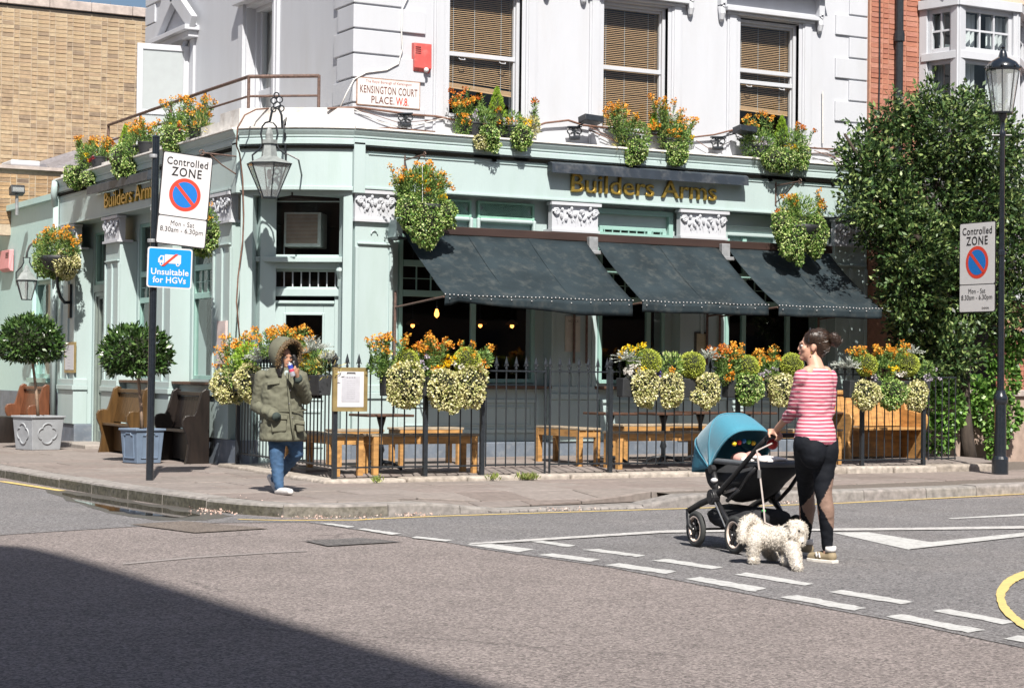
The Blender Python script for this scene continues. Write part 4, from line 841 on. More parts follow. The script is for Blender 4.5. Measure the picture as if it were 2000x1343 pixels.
bw = put('bay_window', MB().box(20.0, 24.2, Y1-.1, Y1+.04, 2.6, 3.0).mesh('bay_window', WHITE), rb)
bay = [(19.99, Y1+.0), (20.15, Y1-.62), (21.33, Y1-.62), (22.1, Y1)]; CURT = mat('net_curtain', (.58, .59, .60), .9, var=.2, scale=6, stretch=(9, 9, .3))
for i, (A, B) in enumerate(zip(bay, bay[1:])):
    d = (Vector(B)-Vector(A)); L = d.length; F = Face(A, d, (d.y, -d.x)); 
    if F.N.y > 0 : F.N = -F.N
    F.box(mb := MB(), 0, L, 2.9, 4.3, -.1, .0); F.box(mb, -.04, L+.04, 7.02, 7.16, -.1, .08); F.box(mb, -.05, .09, 4.3, 7.02, -.12, .03); F.box(mb, L-.09, L+.05, 4.3, 7.02, -.12, .03); F.box(mb, .0, L, 6.22, 6.34, -.1, .05); F.box(mb, .09, L-.09, 4.3, 4.4, -.1, .05)
    F.ring(mb, .09, L-.09, 6.34, 7.02, .07, -.08, -.01); F.ring(mb, .09, L-.09, 4.4, 6.22, .06, -.08, -.02); mb.build('bay_frame', WHITE, bw, bevel=.006)
    n = 3 if i == 1 else 2; mb = MB()
    for k in range(1, n): u = .16+(L-.32)*k/n; F.box(mb, u-.014, u+.014, 6.4, 6.96, -.07, -.02)
    F.box(mb, .16, L-.16, 6.66, 6.69, -.07, -.022); mb.build('glazing_bar', WHITE, bw)
    for z0, z1 in ((6.4, 6.96), (4.45, 6.17)):
        mb = MB(); mb.quad(F.P(.1, z0, -.05), F.P(L-.1, z0, -.05), F.P(L-.1, z1, -.05), F.P(.1, z1, -.05)); mb.build('pane', GLASS, bw)
    mb = MB()
    for e, f in ((.05, L*.42), (L*.62, L-.05)):
        vs = []; fs = []
        for k in range(25): u = e+(f-e)*k/24; vs += [F.P(u, 4.4, -.2-.03*math.sin(k*1.3)), F.P(u, 6.95, -.2-.03*math.sin(k*1.3))]
        mb.add(vs, [(2*k, 2*k+2, 2*k+3, 2*k+1) for k in range(24)])
    mb.build('curtain', CURT, bw)
mb = MB(); mb.box(20.0, 22.1, Y1+.02, Y1+.05, 4.0, 7.1); mb.build('dark_room', mat('dim_room', (.10, .12, .13), .9), bw)
mb = MB(); mb.box(20.6, 21.3, Y1-.25, Y1+.04, .1, 2.4); mb.build('dark_block', DARKIN, rb)  # plain dark block filling the dark area behind the tree
# buildings out of frame: the corner house that shades the road, and the terrace the windows reflect
TB = mat('london_brick', (.30, .20, .13), .9, var=.25, scale=30, bump=.2)
sh = thing('corner_house', 'tall rounded corner house outside the frame that shades the road', 'building', (-8, -8, 0))
fp = [(-1.80, -30), (-1.85, -2.7), (-1.87, -1.83), (-1.94, -1.12), (-2.11, -.86), (-2.7, -.45), (-3.5, -.1), (-6, .1), (-17, .1), (-17, -30)]
mb = MB(); mb.prism([(x, y, 0) for x, y in fp], (0, 0, 20)); mb.build('wall', TB, sh)
for k in range(5):
    for j in range(8):
        mb = MB(); y = -4-j*3.1; z = 1.2+k*3.6; mb.box(-1.84, -1.78, y-.55, y+.55, z, z+1.9); mb.build('window', WHITE, sh)
tr = thing('brick_terrace', 'brick terrace across the road outside the frame, mirrored in the pub windows', 'building', (25, -15, 0))
mb = MB(); mb.box(6, 62, -22, -14, 0, 9.5); mb.build('wall', TB, tr)
for k in range(3):
    for j in range(14): mb = MB(); x = 8.5+j*3.9; mb.box(x, x+1.2, -14.03, -13.96, 1.+k*3, 2.9+k*3); mb.build('window', mat('window_dark', (.05, .06, .07), .1) if 'window_dark' not in MATS else MATS['window_dark'], tr)
# ------------------------------------------------------------------ evergreen tree and ivy at the right end
LEAFD = mat_leaf('dark_evergreen_leaf', ['#152417', '#24381f', '#36502a', '#4b6636', '#678049', '#9aaa68'], .42, .20, .4)
IVY = mat_leaf('ivy_leaf', ['#30521f', '#44692a', '#588034', '#6f9644', '#8eae5c'], .4, .22)
BARK = mat('bark', (.055, .042, .033), .95, var=.35, scale=14, bump=.8, bscale=30, stretch=(1, 1, .25))
tree = thing('evergreen_tree', 'dark glossy evergreen tree against the right end of the pub', 'tree', (19.75, 21.75, .12))
TY = 21.75; T = lambda x, y, dy=0: on_y(x, y, TY+dy)
mb = MB(); mb.tube([T(1893, 908), T(1889, 860), T(1882, 780), T(1886, 680), T(1876, 580), T(1868, 480)], [.14, .10, .09, .085, .075, .06], 10); mb.build('trunk', BARK, tree, smooth=True)
for pts in ([(1880, 640), (1840, 560), (1800, 470), (1760, 380)], [(1872, 520), (1900, 430), (1930, 340), (1945, 270)], [(1870, 500), (1850, 400), (1800, 310), (1790, 240)], [(1868, 480), (1872, 380), (1880, 290), (1830, 190)], [(1800, 470), (1740, 420), (1690, 330), (1650, 262)], [(1880, 600), (1940, 560), (1980, 500)]):
    mb = MB(); q = [T(x, y, random.uniform(-.25, .25)) for x, y in pts]; mb.tube(q, [.05-.04*i/len(q) for i in range(len(q))], 7); mb.build('limb', BARK, tree, smooth=True)
lobes = [(1762, 300, 62, 1.), (1850, 262, 62, .9), (1930, 285, 60, .9), (1700, 330, 46, .8), (1735, 400, 56, 1.), (1820, 390, 80, 1.2), (1920, 395, 70, 1.), (1985, 350, 50, .8), (1708, 430, 36, .7), (1782, 480, 64, 1.), (1860, 500, 80, 1.1), (1960, 480, 60, .9),
 (1778, 552, 56, .8), (1830, 590, 70, .9), (1910, 590, 50, .7), (1800, 650, 50, .6), (1850, 690, 52, .6), (1975, 590, 50, .6), (1770, 612, 30, .5), (1820, 740, 40, .45), (1668, 392, 20, .4), (1668, 300, 22, .3), (1800, 215, 26, .3), (1825, 182, 16, .2), (1690, 262, 20, .25), (1745, 225, 22, .3), (1900, 215, 30, .4), (1995, 440, 40, .6)]
PP, NN = [], []
for x, y, r_, d in lobes:
    c = T(x, y, random.uniform(-.35, .3)); rr = r_*27/3800; n = int(42*(r_/10)**2*.36)
    # sprays: short twigs each with a handful of leaves
    nt_ = max(12, int(n*.58))
    q, N = pts_ellipsoid(nt_, c, (rr*1.05, rr*.95, rr*1.05), .35)
    for p, m_ in zip(q, N):
        t = m_+rng.normal(0, .5, 3); t[2] += .25; t /= np.linalg.norm(t)
        for k in range(9): PP.append(p+t*.028*k+rng.normal(0, .018, 3)); NN.append(t*.9+m_*.2)
tag(leaf_mesh('crown', np.array(PP), np.array(NN), .088, .44, LEAFD, tree, up=.15, spread=.75), kind='stuff')
ivy = thing('ivy', 'bright green ivy covering the low wall below the evergreen tree', 'ivy', (20, 21.3, .12))
PP, NN = [], []
for x, y, r_ in ((1850, 800, 46), (1900, 770, 40), (1835, 850, 36), (1930, 800, 44), (1960, 740, 44), (1975, 680, 36), (1950, 690, 40), (1945, 850, 34), (1968, 810, 36), (1990, 640, 36), (1835, 760, 24), (1940, 880, 18)):
    c = T(x, y, -.25 if x < 1900 else .2); rr = r_*27/3800; q, N = pts_ellipsoid(int(r_*r_*.42), c, (rr, rr*.45, rr), .5); q = q[N[:, 1] < .35]; N = N[N[:, 1] < .35]; PP += list(q); NN += list(N)
tag(leaf_mesh('ivy_leaves', np.array(PP), np.array(NN), .075, .85, IVY, ivy, up=-.15, spread=.6), kind='stuff')
rw = thing('garden_wall', 'low rendered garden wall behind the street lamp, under the ivy', 'wall', (20.5, 22.3, 0)); mb = MB(); mb.box(19.3, 21.6, 22.25, 22.6, 0, 1.1); mb.build('wall', mat('grubby_render', (.36, .27, .22), .9, var=.2, bump=.4, dirt=.4), rw)
mb = MB(); mb.box(19.25, 21.65, 22.2, 22.65, 1.1, 1.2); mb.build('coping', COPE, rw, bevel=.015)
# ------------------------------------------------------------------ street lamp on the right
def zed(x, y, Y): return on_y(x, y, Y).z
LP = on_z(1953, 926, .12); LZ = lambda y: zed(1951, y, LP.y)
lamp = thing('street_lamp', 'black street lamp with a tapered glass lantern beside the ivy', 'lamp', LP)
K = lambda px_: px_*25.6/3800
BLK = mat('glossy_black_paint', (.012, .016, .022), .22, var=.2, scale=20, coat=.4)
mb = MB(); o = (LP.x, LP.y, 0); mb.lathe([(K(16), .10), (K(16), LZ(896)), (K(14.5), LZ(893)), (K(13), LZ(890))], o, 20); mb.build('base', BLK, lamp, bevel=.006)
mb = MB(); mb.lathe([(K(12), LZ(894)), (K(11), LZ(790)), (K(13.5), LZ(786)), (K(14.5), LZ(779)), (K(12.5), LZ(772)), (K(10), LZ(768)), (K(9), LZ(762))], o, 20); mb.build('lower_column', BLK, lamp, angle=30, smooth=True)
mb = MB(); mb.lathe([(K(7), LZ(765)), (K(5.4), LZ(500)), (K(7), LZ(498)), (K(7), LZ(490)), (K(5.2), LZ(488)), (K(4.6), LZ(268)), (K(6.5), LZ(264)), (K(6.5), LZ(258)), (K(4.4), LZ(254)), (K(4.6), LZ(236)), (K(8), LZ(228)), (K(9), LZ(223))], o, 16); mb.build('shaft', BLK, lamp, smooth=True, angle=30)
mb = MB(); mb.tube([Vector((LP.x, LP.y, LZ(264)))+cr*-.14, Vector((LP.x, LP.y, LZ(264)))+cr*.12], .014, 8); mb.build('ladder_bar', BLK, lamp)
mb = MB(); mb.lathe([(K(9), LZ(223.5)), (K(19), LZ(222)), (K(20), LZ(219)), (K(17), LZ(217.5))], o, 16); mb.build('lantern_base', BLK, lamp, smooth=True, angle=40); mb = MB(); mb.lathe([(K(31), LZ(139)), (K(33), LZ(136)), (K(33), LZ(130)), (K(26), LZ(121)), (K(14), LZ(114)), (K(9), LZ(111)), (K(7.5), LZ(104)), (K(5.5), LZ(98)), (K(2.5), LZ(95)), (K(4.5), LZ(92)), (K(1.5), LZ(88)), (0.001, LZ(85))], o, 16); mb.build('lantern_cap', BLK, lamp, smooth=True, angle=40)
mb = MB(); vs = []; mb.lathe([(K(19), LZ(219)), (K(31), LZ(138))], o, 16); g = mb.build('lantern_glass', GLASSB, lamp)
mb = MB()
for k in range(8):
    a = 2*math.pi*k/8; mb.bar((LP.x+K(19.2)*math.cos(a), LP.y+K(19.2)*math.sin(a), LZ(219)), (LP.x+K(31.3)*math.cos(a), LP.y+K(31.3)*math.sin(a), LZ(138)), .008)
mb.build('glazing_bar', BLK, lamp)
for k in range(8): a = 2*math.pi*k/8; mb = MB(); mb.ball((LP.x+K(33)*math.cos(a), LP.y+K(33)*math.sin(a), LZ(131)), .018, 6, 5); mb.build('rim_knob', BLK, lamp, smooth=True)
mb = MB(); mb.lathe([(.05, LZ(160)), (.05, LZ(142)), (.02, LZ(140))], o, 10); mb.build('burner', GRAYMETAL, lamp)
# ------------------------------------------------------------------ signs
SWHITE = mat('sign_white', (.60, .59, .595), .45, var=.02, dirt=.12, dirt_col=(.5, .5, .5)); SBLACK = mat('sign_black', (.02, .018, .02), .5, var=0); SRED = mat('sign_red', (.62, .055, .03), .45, var=.03); SBLUE = mat('sign_blue', (.01, .155, .50), .45, var=.03); SCYAN = mat('sign_light_blue', (.004, .245, .62), .45, var=.02)
SBACK = mat('sign_back_grey', (.08, .08, .085), .5)
def zone_sign(label, M, W_, H_, scr=False):
    t = thing('parking_sign', label, 'sign', M.translation)
    def P(x, y, z=0): return M @ Vector((x, y, z))
    def plate(x0, x1, y0, y1, z0, z1, m, nm, r_=.02):
        pts = []
        for cx_, cy_, a0 in ((x1-r_, y1-r_, 0), (x0+r_, y1-r_, 90), (x0+r_, y0+r_, 180), (x1-r_, y0+r_, 270)):
            for k in range(4): a = R(a0+k*30); pts.append(P(cx_+r_*math.cos(a), cy_+r_*math.sin(a), z0))
        b = MB(); b.prism(pts, M.to_3x3() @ Vector((0, 0, z1-z0))); return b.build(nm, m, t)
    plate(-W_/2, W_/2, -H_/2, H_/2, -.012, 0, SBLACK, 'backing_plate'); y_ = -H_/2+H_*.31
    plate(-W_/2+.012, W_/2-.012, y_+.006, H_/2-.012, 0, .003, SWHITE, 'zone_panel'); plate(-W_/2+.012, W_/2-.012, -H_/2+.012, y_-.006, 0, .003, SWHITE, 'hours_panel')
    cy_ = H_*.055; r_ = W_*.315
    def disc(r0, z, m, nm):
        b = MB(); b.add([P(r0*math.cos(k*math.pi/24), cy_+r0*math.sin(k*math.pi/24), z) for k in range(48)], [tuple(range(48))]); return b.build(nm, m, t)
    disc(r_, .0045, SRED, 'red_ring'); disc(r_*.78, .006, SBLUE, 'blue_disc')
    b = MB(); q = r_*.105; u = Vector((-.7071, .7071)); v = Vector((.7071, .7071)); b.add([P(*(u*r_*s1*.86+v*q*s2)+Vector((0, cy_)), .0075) for s1, s2 in ((1, 1), (1, -1), (-1, -1), (-1, 1))], [(0, 1, 2, 3)]); b.build('red_bar', SRED, t)
    L = [('Controlled', 0, H_*.40, W_*.20, {'fit': W_*.82, 'spacing': 1.08, 'offset': .0015}), ('ZONE', 0, H_*.29, W_*.235, {'fit': W_*.60, 'spacing': 1.15, 'offset': .002}), ('Mon - Sat', 0, -H_/2+H_*.235, W_*.135, {'fit': W_*.47, 'spacing': 1.08}), ('8.30am - 6.30pm', 0, -H_/2+H_*.165, W_*.135, {'fit': W_*.86})]
    write(t, 'sign_lettering', L, M @ Matrix.Translation((0, 0, .0055)), SBLACK)
    if scr: 
        b = MB(); b.tube([P(.1+k*.012, -H_/2+.06+.012*math.sin(k*2.1), .006) for k in range(12)], .003, 4); b.build('scribble', SBLACK, t)
    return t
PL = on_z(292, 938, .12); PT = on_y(305, 268, PL.y+.0)
pole = thing('sign_post', 'leaning black sign post on the pavement at the corner kerb', 'post', PL)
mb = MB(); mb.tube([PL-Vector((0, 0, .05)), PT], .042, 14); mb.build('post', BLK, pole, smooth=True, angle=40)
mb = MB(); mb.lathe([(.046, 0), (.046, .02), (.02, .03)], PT-Vector((0, 0, .01)), 12); mb.build('post_cap', BLK, pole)
Y_ = PL.y-.07
def corners(tl, tr_, br_, bl):
    a, b, c, d = [on_y(x, y, Y_) for x, y in (tl, tr_, br_, bl)]; ce = (a+b+c+d)/4; rt = ((b-a)+(c-d)); up = ((a-d)+(b-c)); return frame(ce, rt, up), rt.length/2, up.length/2
M_, w_, h_ = corners((314, 293), (411, 308), (406, 487), (308, 475))
zone_sign('white controlled zone parking sign on the leaning post at the corner', M_, w_, h_)
M_, w_, h_ = corners((288, 481), (376, 487), (374, 565), (287, 560)); M_ = Matrix.Translation((0, -.0, 0)) @ M_
hg = thing('lorry_sign', 'bright blue sign with a crossed out white lorry below the parking sign', 'sign', M_.translation)
def rrect(M, x0, x1, y0, y1, z0, z1, m, nm, t, r_=.03):
    pts = []
    for cx_, cy_, a0 in ((x1-r_, y1-r_, 0), (x0+r_, y1-r_, 90), (x0+r_, y0+r_, 180), (x1-r_, y0+r_, 270)):
        for k in range(5): a = R(a0+k*22.5); pts.append(M @ Vector((cx_+r_*math.cos(a), cy_+r_*math.sin(a), z0)))
    b = MB(); b.prism(pts, M.to_3x3() @ Vector((0, 0, z1-z0))); return b.build(nm, m, t)
rrect(M_, -w_/2, w_/2, -h_/2, h_/2, -.01, 0, SWHITE, 'backing_plate', hg); rrect(M_, -w_/2+.016, w_/2-.016, -h_/2+.016, h_/2-.016, 0, .003, SCYAN, 'blue_panel', hg, .022)
sc = w_/.58; mb = MB(); z = .0055; Q = lambda pts, z_=z: mb.add([M_ @ Vector((x*sc, y*sc, z_)) for x, y in pts], [tuple(range(len(pts)))])
Q([(-.07, .055), (.14, .055), (.14, .165), (-.07, .165)]); Q([(-.155, .06), (-.078, .06), (-.078, .15), (-.125, .15), (-.155, .11)])
for cx_ in (-.11, .10): Q([(cx_+.026*math.cos(k*.524), .048+.026*math.sin(k*.524)) for k in range(12)], .007)
mb.build('lorry_symbol', SWHITE, hg); mb = MB(); Q([(-.135, .095), (-.098, .095), (-.098, .135), (-.12, .135), (-.135, .112)], .008)
for cx_ in (-.11, .10): Q([(cx_+.012*math.cos(k*.524), .048+.012*math.sin(k*.524)) for k in range(12)], .008)
mb.build('lorry_window', SCYAN, hg)
mb = MB(); Q([(-.115, .02), (-.075, .02), (.105, .175), (.065, .175)], .0095); mb.build('red_bar', SRED, hg)
write(hg, 'sign_lettering', [('Unsuitable', 0, -.055*sc, .108*sc, {'fit': w_*.84, 'spacing': 1.04, 'offset': .002}), ('for HGVs', 0, -.155*sc, .108*sc, {'fit': w_*.74, 'spacing': 1.04, 'offset': .002})], M_ @ Matrix.Translation((0, 0, .0055)), SWHITE)
for y in (305, 470, 500, 550):
    c = on_y(300+(y-300)*-.02, y, PL.y); mb = MB(); mb.lathe([(.05, -.02), (.052, 0), (.05, .02)], (c.x, c.y, c.z), 12); mb.build('clamp', GRAYMETAL, pole)
# right sign, facing along the road
SX = LP.x-.06; a = on_x(1908, 521, SX); rt = Vector((0.0, -1, 0)); zt, zb = on_x(1908, 434, SX).z, on_x(1908, 610, SX).z; yl, yr = on_x(1874, 521, SX).y, on_x(1944, 521, SX).y
zone_sign('white controlled zone parking sign on the street lamp in front of the tree', frame((SX-.0, (yl+yr)/2, (zt+zb)/2), rt, (0, 0, 1)), abs(yl-yr), zt-zb, True)
# street name plate
u0, z1 = F1U.uv(694, 150); u1, _ = F1U.uv(818, 163); zt_ = (F1U.uv(694, 149)[1]+F1U.uv(818, 163)[1])/2; zb_ = (F1U.uv(694, 206)[1]+F1U.uv(818, 215)[1])/2
M_ = F1U.M((u0+u1)/2, (zt_+zb_)/2, .045); sn = thing('street_name_sign', 'white street name plate with black and red lettering below the alarm', 'sign', M_.translation); w_, h_ = u1-u0, zt_-zb_
PLATEW = mat('enamel_white', (.60, .58, .565), .35, var=.03, dirt=.25, dirt_col=(.5, .4, .33)); SIGNBR = mat('sign_brown', (.13, .04, .03), .5)
rrect(M_, -w_/2, w_/2, -h_/2, h_/2, -.03, 0, mat('rusty_frame', (.30, .17, .11), .7, var=.3, scale=20), 'frame', sn, .008); rrect(M_, -w_/2+.012, w_/2-.012, -h_/2+.012, h_/2-.012, 0, .004, PLATEW, 'plate', sn, .006)
MT = M_ @ Matrix.Translation((0, 0, .006))
write(sn, 'sign_lettering', [('KENSINGTON COURT', 0, .025, .14, {'fit': w_*.90, 'spacing': 1.1, 'offset': .001}), ('PLACE.', -.085, -.105, .135, {'fit': w_*.36, 'spacing': 1.08, 'offset': .001})], MT, SIGNBR)
write(sn, 'red_lettering', [('W.8.', .20, -.105, .145, {'fit': w_*.20, 'offset': .002})], MT, SRED); write(sn, 'small_lettering', [('The Royal Borough of Kensington', 0, .135, .05, {'fit': w_*.72})], MT, mat('faded_red', (.36, .13, .11), .6))
# alarm boxes
def alarm(F, u, z, w_, h_, col, lab, bulb):
    t = thing('alarm_box', lab, 'alarm', F.P(u, z)); m = mat('alarm_'+lab[:4], col, .45, var=.12, scale=6, dirt=.3, dirt_col=(.6, .4, .36), dscale=8)
    mb = MB(); P = lambda x, y, o: F.P(u+x*w_, z+y*h_, o); s = -1 if F is F3 else 1
    q = [(-.5, .5), (.5, .5), (.5, -.5), (-.5, -.5)]; mb.add([P(x, y, .0) for x, y in q]+[P(x*.97, y*.97, .075) for x, y in q[:2]]+[P(.48, -.36, .085), P(-.48, -.36, .085)]+[P(.45, -.46, .05), P(-.45, -.46, .05)], [(0, 1, 5, 4), (1, 2, 8, 6), (1, 6, 5), (0, 4, 7), (0, 7, 9, 3), (4, 5, 6, 7), (7, 6, 8, 9), (9, 8, 2, 3), (0, 3, 2, 1)]); mb.build('casing', m, t, bevel=.006)
    for k in range(4): mb = MB(); F.box(mb, u-.42*w_, u-.12*w_, z+(.34-.07*k)*h_, z+(.355-.07*k)*h_, .07, .0845); mb.build('vent_slot', SBLACK, t)
    if bulb: mb = MB(); mb.ball(F.P(u+.18*w_, z-.42*h_, .085), .035, 10, 7); mb.build('strobe', SWHITE, t, smooth=True)
u0, z1 = F1U.uv(804, 89); u1, z0 = F1U.uv(838, 147); alarm(F1U, (u0+u1)/2, (F1U.uv(821, 89)[1]+z0)/2+.02, u1-u0, F1U.uv(821, 89)[1]-F1U.uv(821, 146)[1], (.50, .085, .075), 'red alarm box on the white upper wall', True)
u0, z1 = F3.uv(8, 492); u1, z0 = F3.uv(26, 528); alarm(F3, (u0+u1)/2, (z0+z1)/2, abs(u0-u1), .40, (.66, .30, .31), 'pink alarm box on the side wing wall', False)
# notice boards
def board(F, x0, y0, x1, y1, o, fm, pm, lab, cat, lines, head=None, name='notice_board', thick=.03, bw_=.012, ink=SBLACK, flip=False):
    u0, z1 = F.uv(x0, y0, o); u1, z0 = F.uv(x1, y1, o); u0, u1 = min(u0, u1), max(u0, u1); M = F.M((u0+u1)/2, (z0+z1)/2, o, flip); w_, h_ = u1-u0, z1-z0
    t = thing(name, lab, cat, M.translation); rrect(M, -w_/2, w_/2, -h_/2, h_/2, -thick, 0, fm, 'frame', t, .006); rrect(M, -w_/2+bw_, w_/2-bw_, -h_/2+bw_, h_/2-bw_, 0, .004, pm, 'panel', t, .004)
    L = []
    if head: L.append((head, 0, h_*.36, w_*.2, {}))
    n = lines
    for k in range(n): L.append((random.choice(['CUSTOMERS', 'PLEASE LEAVE', 'QUIETLY', 'RESPECT', 'OUR NEIGHBOURS', 'NO DRINKS', 'OUTSIDE']) if False else '- '*4, 0, h_*(.25-.62*k/max(1, n-1)), w_*.11, {}))
    if L: write(t, 'print', L, M @ Matrix.Translation((0, 0, .0055)), ink)
    return t, M, w_, h_
STONEP = mat('notice_plaque', (.52, .49, .42), .7, var=.08, dirt=.3, dirt_col=(.3, .28, .24), dscale=6); BRASS = mat('brass_frame', (.33, .25, .11), .4, var=.2, scale=6, metal=.4); PAPER = mat('paper', (.55, .55, .57), .8, var=.03)
board(F1, 1105, 617, 1133, 687, .02, STONEP, STONEP, 'stone coloured plaque headed NOTICE between the first two awnings', 'plaque', 9, 'NOTICE', ink=mat('faded_ink', (.12, .11, .09), .7))
board(F1, 1358, 648, 1382, 691, .02, mat('dark_frame', (.05, .045, .035), .5), mat('old_paper', (.45, .40, .27), .8), 'small dark framed notice on the pillar between the last two awnings', 'notice', 6, bw_=.025)
board(F3, 126, 668, 145, 728, .03, BRASS, PAPER, 'brass framed menu case on the side front by the door', 'menu case', 7, name='menu_case', bw_=.05, flip=True)
board(F3, 424, 627, 440, 712, .03, mat('pinkish_plaque', (.58, .47, .45), .7), mat('pink_plaque', (.60, .50, .48), .7), 'narrow pale pink plaque on the side pillar nearest the corner', 'plaque', 9, flip=True)
# cooling unit behind the corner window
ac = thing('cooling_unit', 'boxy fabric-grilled air unit hanging in the window over the corner door', 'air conditioner', FC.P(.82, 3.2, -.5))
cu_, cz_ = FC.uv(590, 447, -.50); mb = MB(); FC.box(mb, cu_-.25, cu_+.25, cz_-.235, cz_+.225, -.95, -.52); mb.build('casing', mat('ac_white', (.58, .58, .55), .5), ac, bevel=.01)
mb = MB()
for k in range(22): z = cz_-.19+k*.0178; FC.box(mb, cu_-.215, cu_+.205, z, z+.011, -.52, -.512)
o = mb.build('grille', mat('grille_brown', (.36, .24, .18), .8), ac); o['kind'] = 'stuff'
mb = MB(); mb.bar(FC.P(cu_-.26, cz_, -.6), FC.P(cu_-.25, 2.6, -.55), .012); mb.build('flex', WHITE, ac)
# ------------------------------------------------------------------ awnings over the long front
CANVAS = mat('charcoal_canvas', (.022, .032, .038), .75, var=.25, scale=2.2, bump=.2, bscale=220, dirt=.55, dirt_col=(.085, .09, .085), dscale=7, spec=.12)
YF = Y1-1.38
mb = MB(); F1.box(mb, 11.0, 18.15, 3.20, 3.31, -.03, .16); mb2 = MB(); F1.box(mb2, 10.93, 11.02, 3.13, 3.36, -.02, .26)
ab = thing('awning_box', 'long dark brown awning housing board across the long front', 'awning box', (11, Y1, 3.2)); mb.build('board', mat('dark_brown_board', (.035, .018, .014), .6, var=.2, scale=6, stretch=(.3, 3, 3)), ab, bevel=.008); mb2.build('end_block', MINT, ab, bevel=.006)
for x in (13.95, 16.17):
    mb = MB(); mb.box(x-.07, x+.07, Y1-.24, Y1-.16, 3.06, 3.26); mb.box(x-.11, x+.11, Y1-.30, Y1-.17, 3.02, 3.07); mb.build('end_bracket', GRAYMETAL, ab, bevel=.008)
mb = MB(); F1.box(mb, 10.93, 11.06, 3.10, 3.13, -.02, .30); mb.build('end_bracket', IRON, ab)
for i, (xa, xb, lab, curl) in enumerate(((11.08, 13.86, 'first charcoal awning, nearest the corner, with a curled valance', 1), (14.02, 16.08, 'middle charcoal awning of the long front', 0), (16.26, 18.08, 'last charcoal awning, half shaded by the evergreen tree', 0))):
    t = thing('awning', lab, 'awning', ((xa+xb)/2, Y1, 3.2), group='awnings on the long front')
    nx, ny = 28, 10; mb = MB(); vs = []
    for j in range(ny+1):
        v = j/ny
        for k in range(nx+1):
            u = k/nx; x = xa+(xb-xa)*u; y = Y1-.16+(YF-Y1+.16)*v; z = 3.19+(2.335-3.19)*v-(.03+.012*i)*math.sin(math.pi*v)+.014*mnoise.noise(Vector((u*5+i*7, v*2.5, i)))+.010*math.sin(u*(15+4*i)+i)*v*(1-v)*2+.004*math.cos(u*2*math.pi*2)*v; vs.append((x, y, z))
    mb.add(vs, [(j*(nx+1)+k, j*(nx+1)+k+1, (j+1)*(nx+1)+k+1, (j+1)*(nx+1)+k) for j in range(ny) for k in range(nx)])
    cn = mb.build('canopy', CANVAS, t, smooth=True); s_ = cn.modifiers.new('thick', 'SOLIDIFY'); s_.thickness = .006
    mb = MB(); vs = []
    for k in range(nx+1):
        u = k/nx; x = xa+(xb-xa)*u; dr = .135+.03*(1-u)*0; back = .012*math.sin(u*17+i)
        if curl: dr = .06+.135*min(1, u*1.4)*1.0 if u > .07 else .13*(1-u*3); back += .06*max(0, .35-u)
        z0 = 2.335+.004*math.cos(u*4*math.pi)
        for q in range(4): vs.append((x, YF+back*q/3+.003, z0-dr*q/3))
    mb.add(vs, [(k*4+q, k*4+q+1, (k+1)*4+q+1, (k+1)*4+q) for k in range(nx) for q in range(3)])
    vl = mb.build('valance', CANVAS, t, smooth=True); s_ = vl.modifiers.new('thick', 'SOLIDIFY'); s_.thickness = .005
    for f in (.34, .67) if i == 0 else (.5,): mb = MB(); x = xa+(xb-xa)*f; mb.tube([(x, Y1-.17+(YF-Y1+.17)*v, 3.193+(2.335-3.193)*v-.035*math.sin(math.pi*v)+.006) for v in (0, .25, .5, .75, 1)], .003, 5); mb.build('seam', CANVAS, t)
    mb = MB()
    n = int((xb-xa)/.058)
    for k in range(n+1): u = k/n; mb.ball((xa+(xb-xa)*u, YF-.008+random.uniform(-.006, .006), 2.348+.004*math.cos(u*4*math.pi)+random.uniform(-.004, .004)), .0085, 6, 4)
    for k in range(1, n, 5): u = k/n; mb.ball((xa+(xb-xa)*u, YF-.014, 2.30+random.uniform(-.01, .01)), .0075, 6, 4)
    o = mb.build('fairy_lights', SWHITE, t); o['kind'] = 'stuff'
    mb = MB(); mb.tube([(xa+.01, YF+.02, 2.325), (xb-.01, YF+.02, 2.325)], .018, 8); mb.build('front_bar', IRON, t)
    for x in (xa-.06, xb-.10):
        mb = MB(); mb.tube([F1.P(x, 1.52, .055), F1.P(x, 2.38, .055)], .018, 8); mb.ball(F1.P(x, 2.40, .055), (.022, .022, .035), 8, 6); mb.build('wall_rod', RUST, t)
        mb = MB(); mb.tube([F1.P(x, 2.22, .055), (x+.06, YF+.03, 2.325)], .013, 8); mb.build('arm', RUST, t)
# ------------------------------------------------------------------ terrace, its stone edge, railings and gate
mb = MB(); mb.add([(9.02, 20.28, .165), (19.2, 20.28, .215), (19.2, 23.4, .27), (10.9, 23.4, .25), (10.42, 23.12, .235), (9.2, 23.96, .15)], [(0, 1, 2, 3, 4, 5)]); struct('terrace', mb, SLAB)
tzf = lambda x, y: .165+(.05*(x-9)/10)+.055*max(0, min(1, (y-20.3)/3))
ter = bpy.data.objects['terrace']
for i in range(13):
    for j in range(5):
        x0 = 9.1+i*.76+(.3 if j % 2 else 0); y0 = 20.34+j*.56
        if x0 < 9.2 and y0 > 22.5: continue
        b = MB(); ps = [(x0+.006, y0+.006), (x0+.75, y0+.006), (x0+.75, y0+.55), (x0+.006, y0+.55)]; dz = random.uniform(0, .004)
        b.add([(x, y, tzf(x, y)+.006+dz) for x, y in ps]+[(x, y, .1) for x, y in ps], [(0, 1, 2, 3), (0, 4, 5, 1), (1, 5, 6, 2), (2, 6, 7, 3), (3, 7, 4, 0)]); b.build('paving_slab', SLAB, ter)
edge = thing('terrace_edge', None, None, (9, 20.2, .12)); tag(edge, kind='structure')
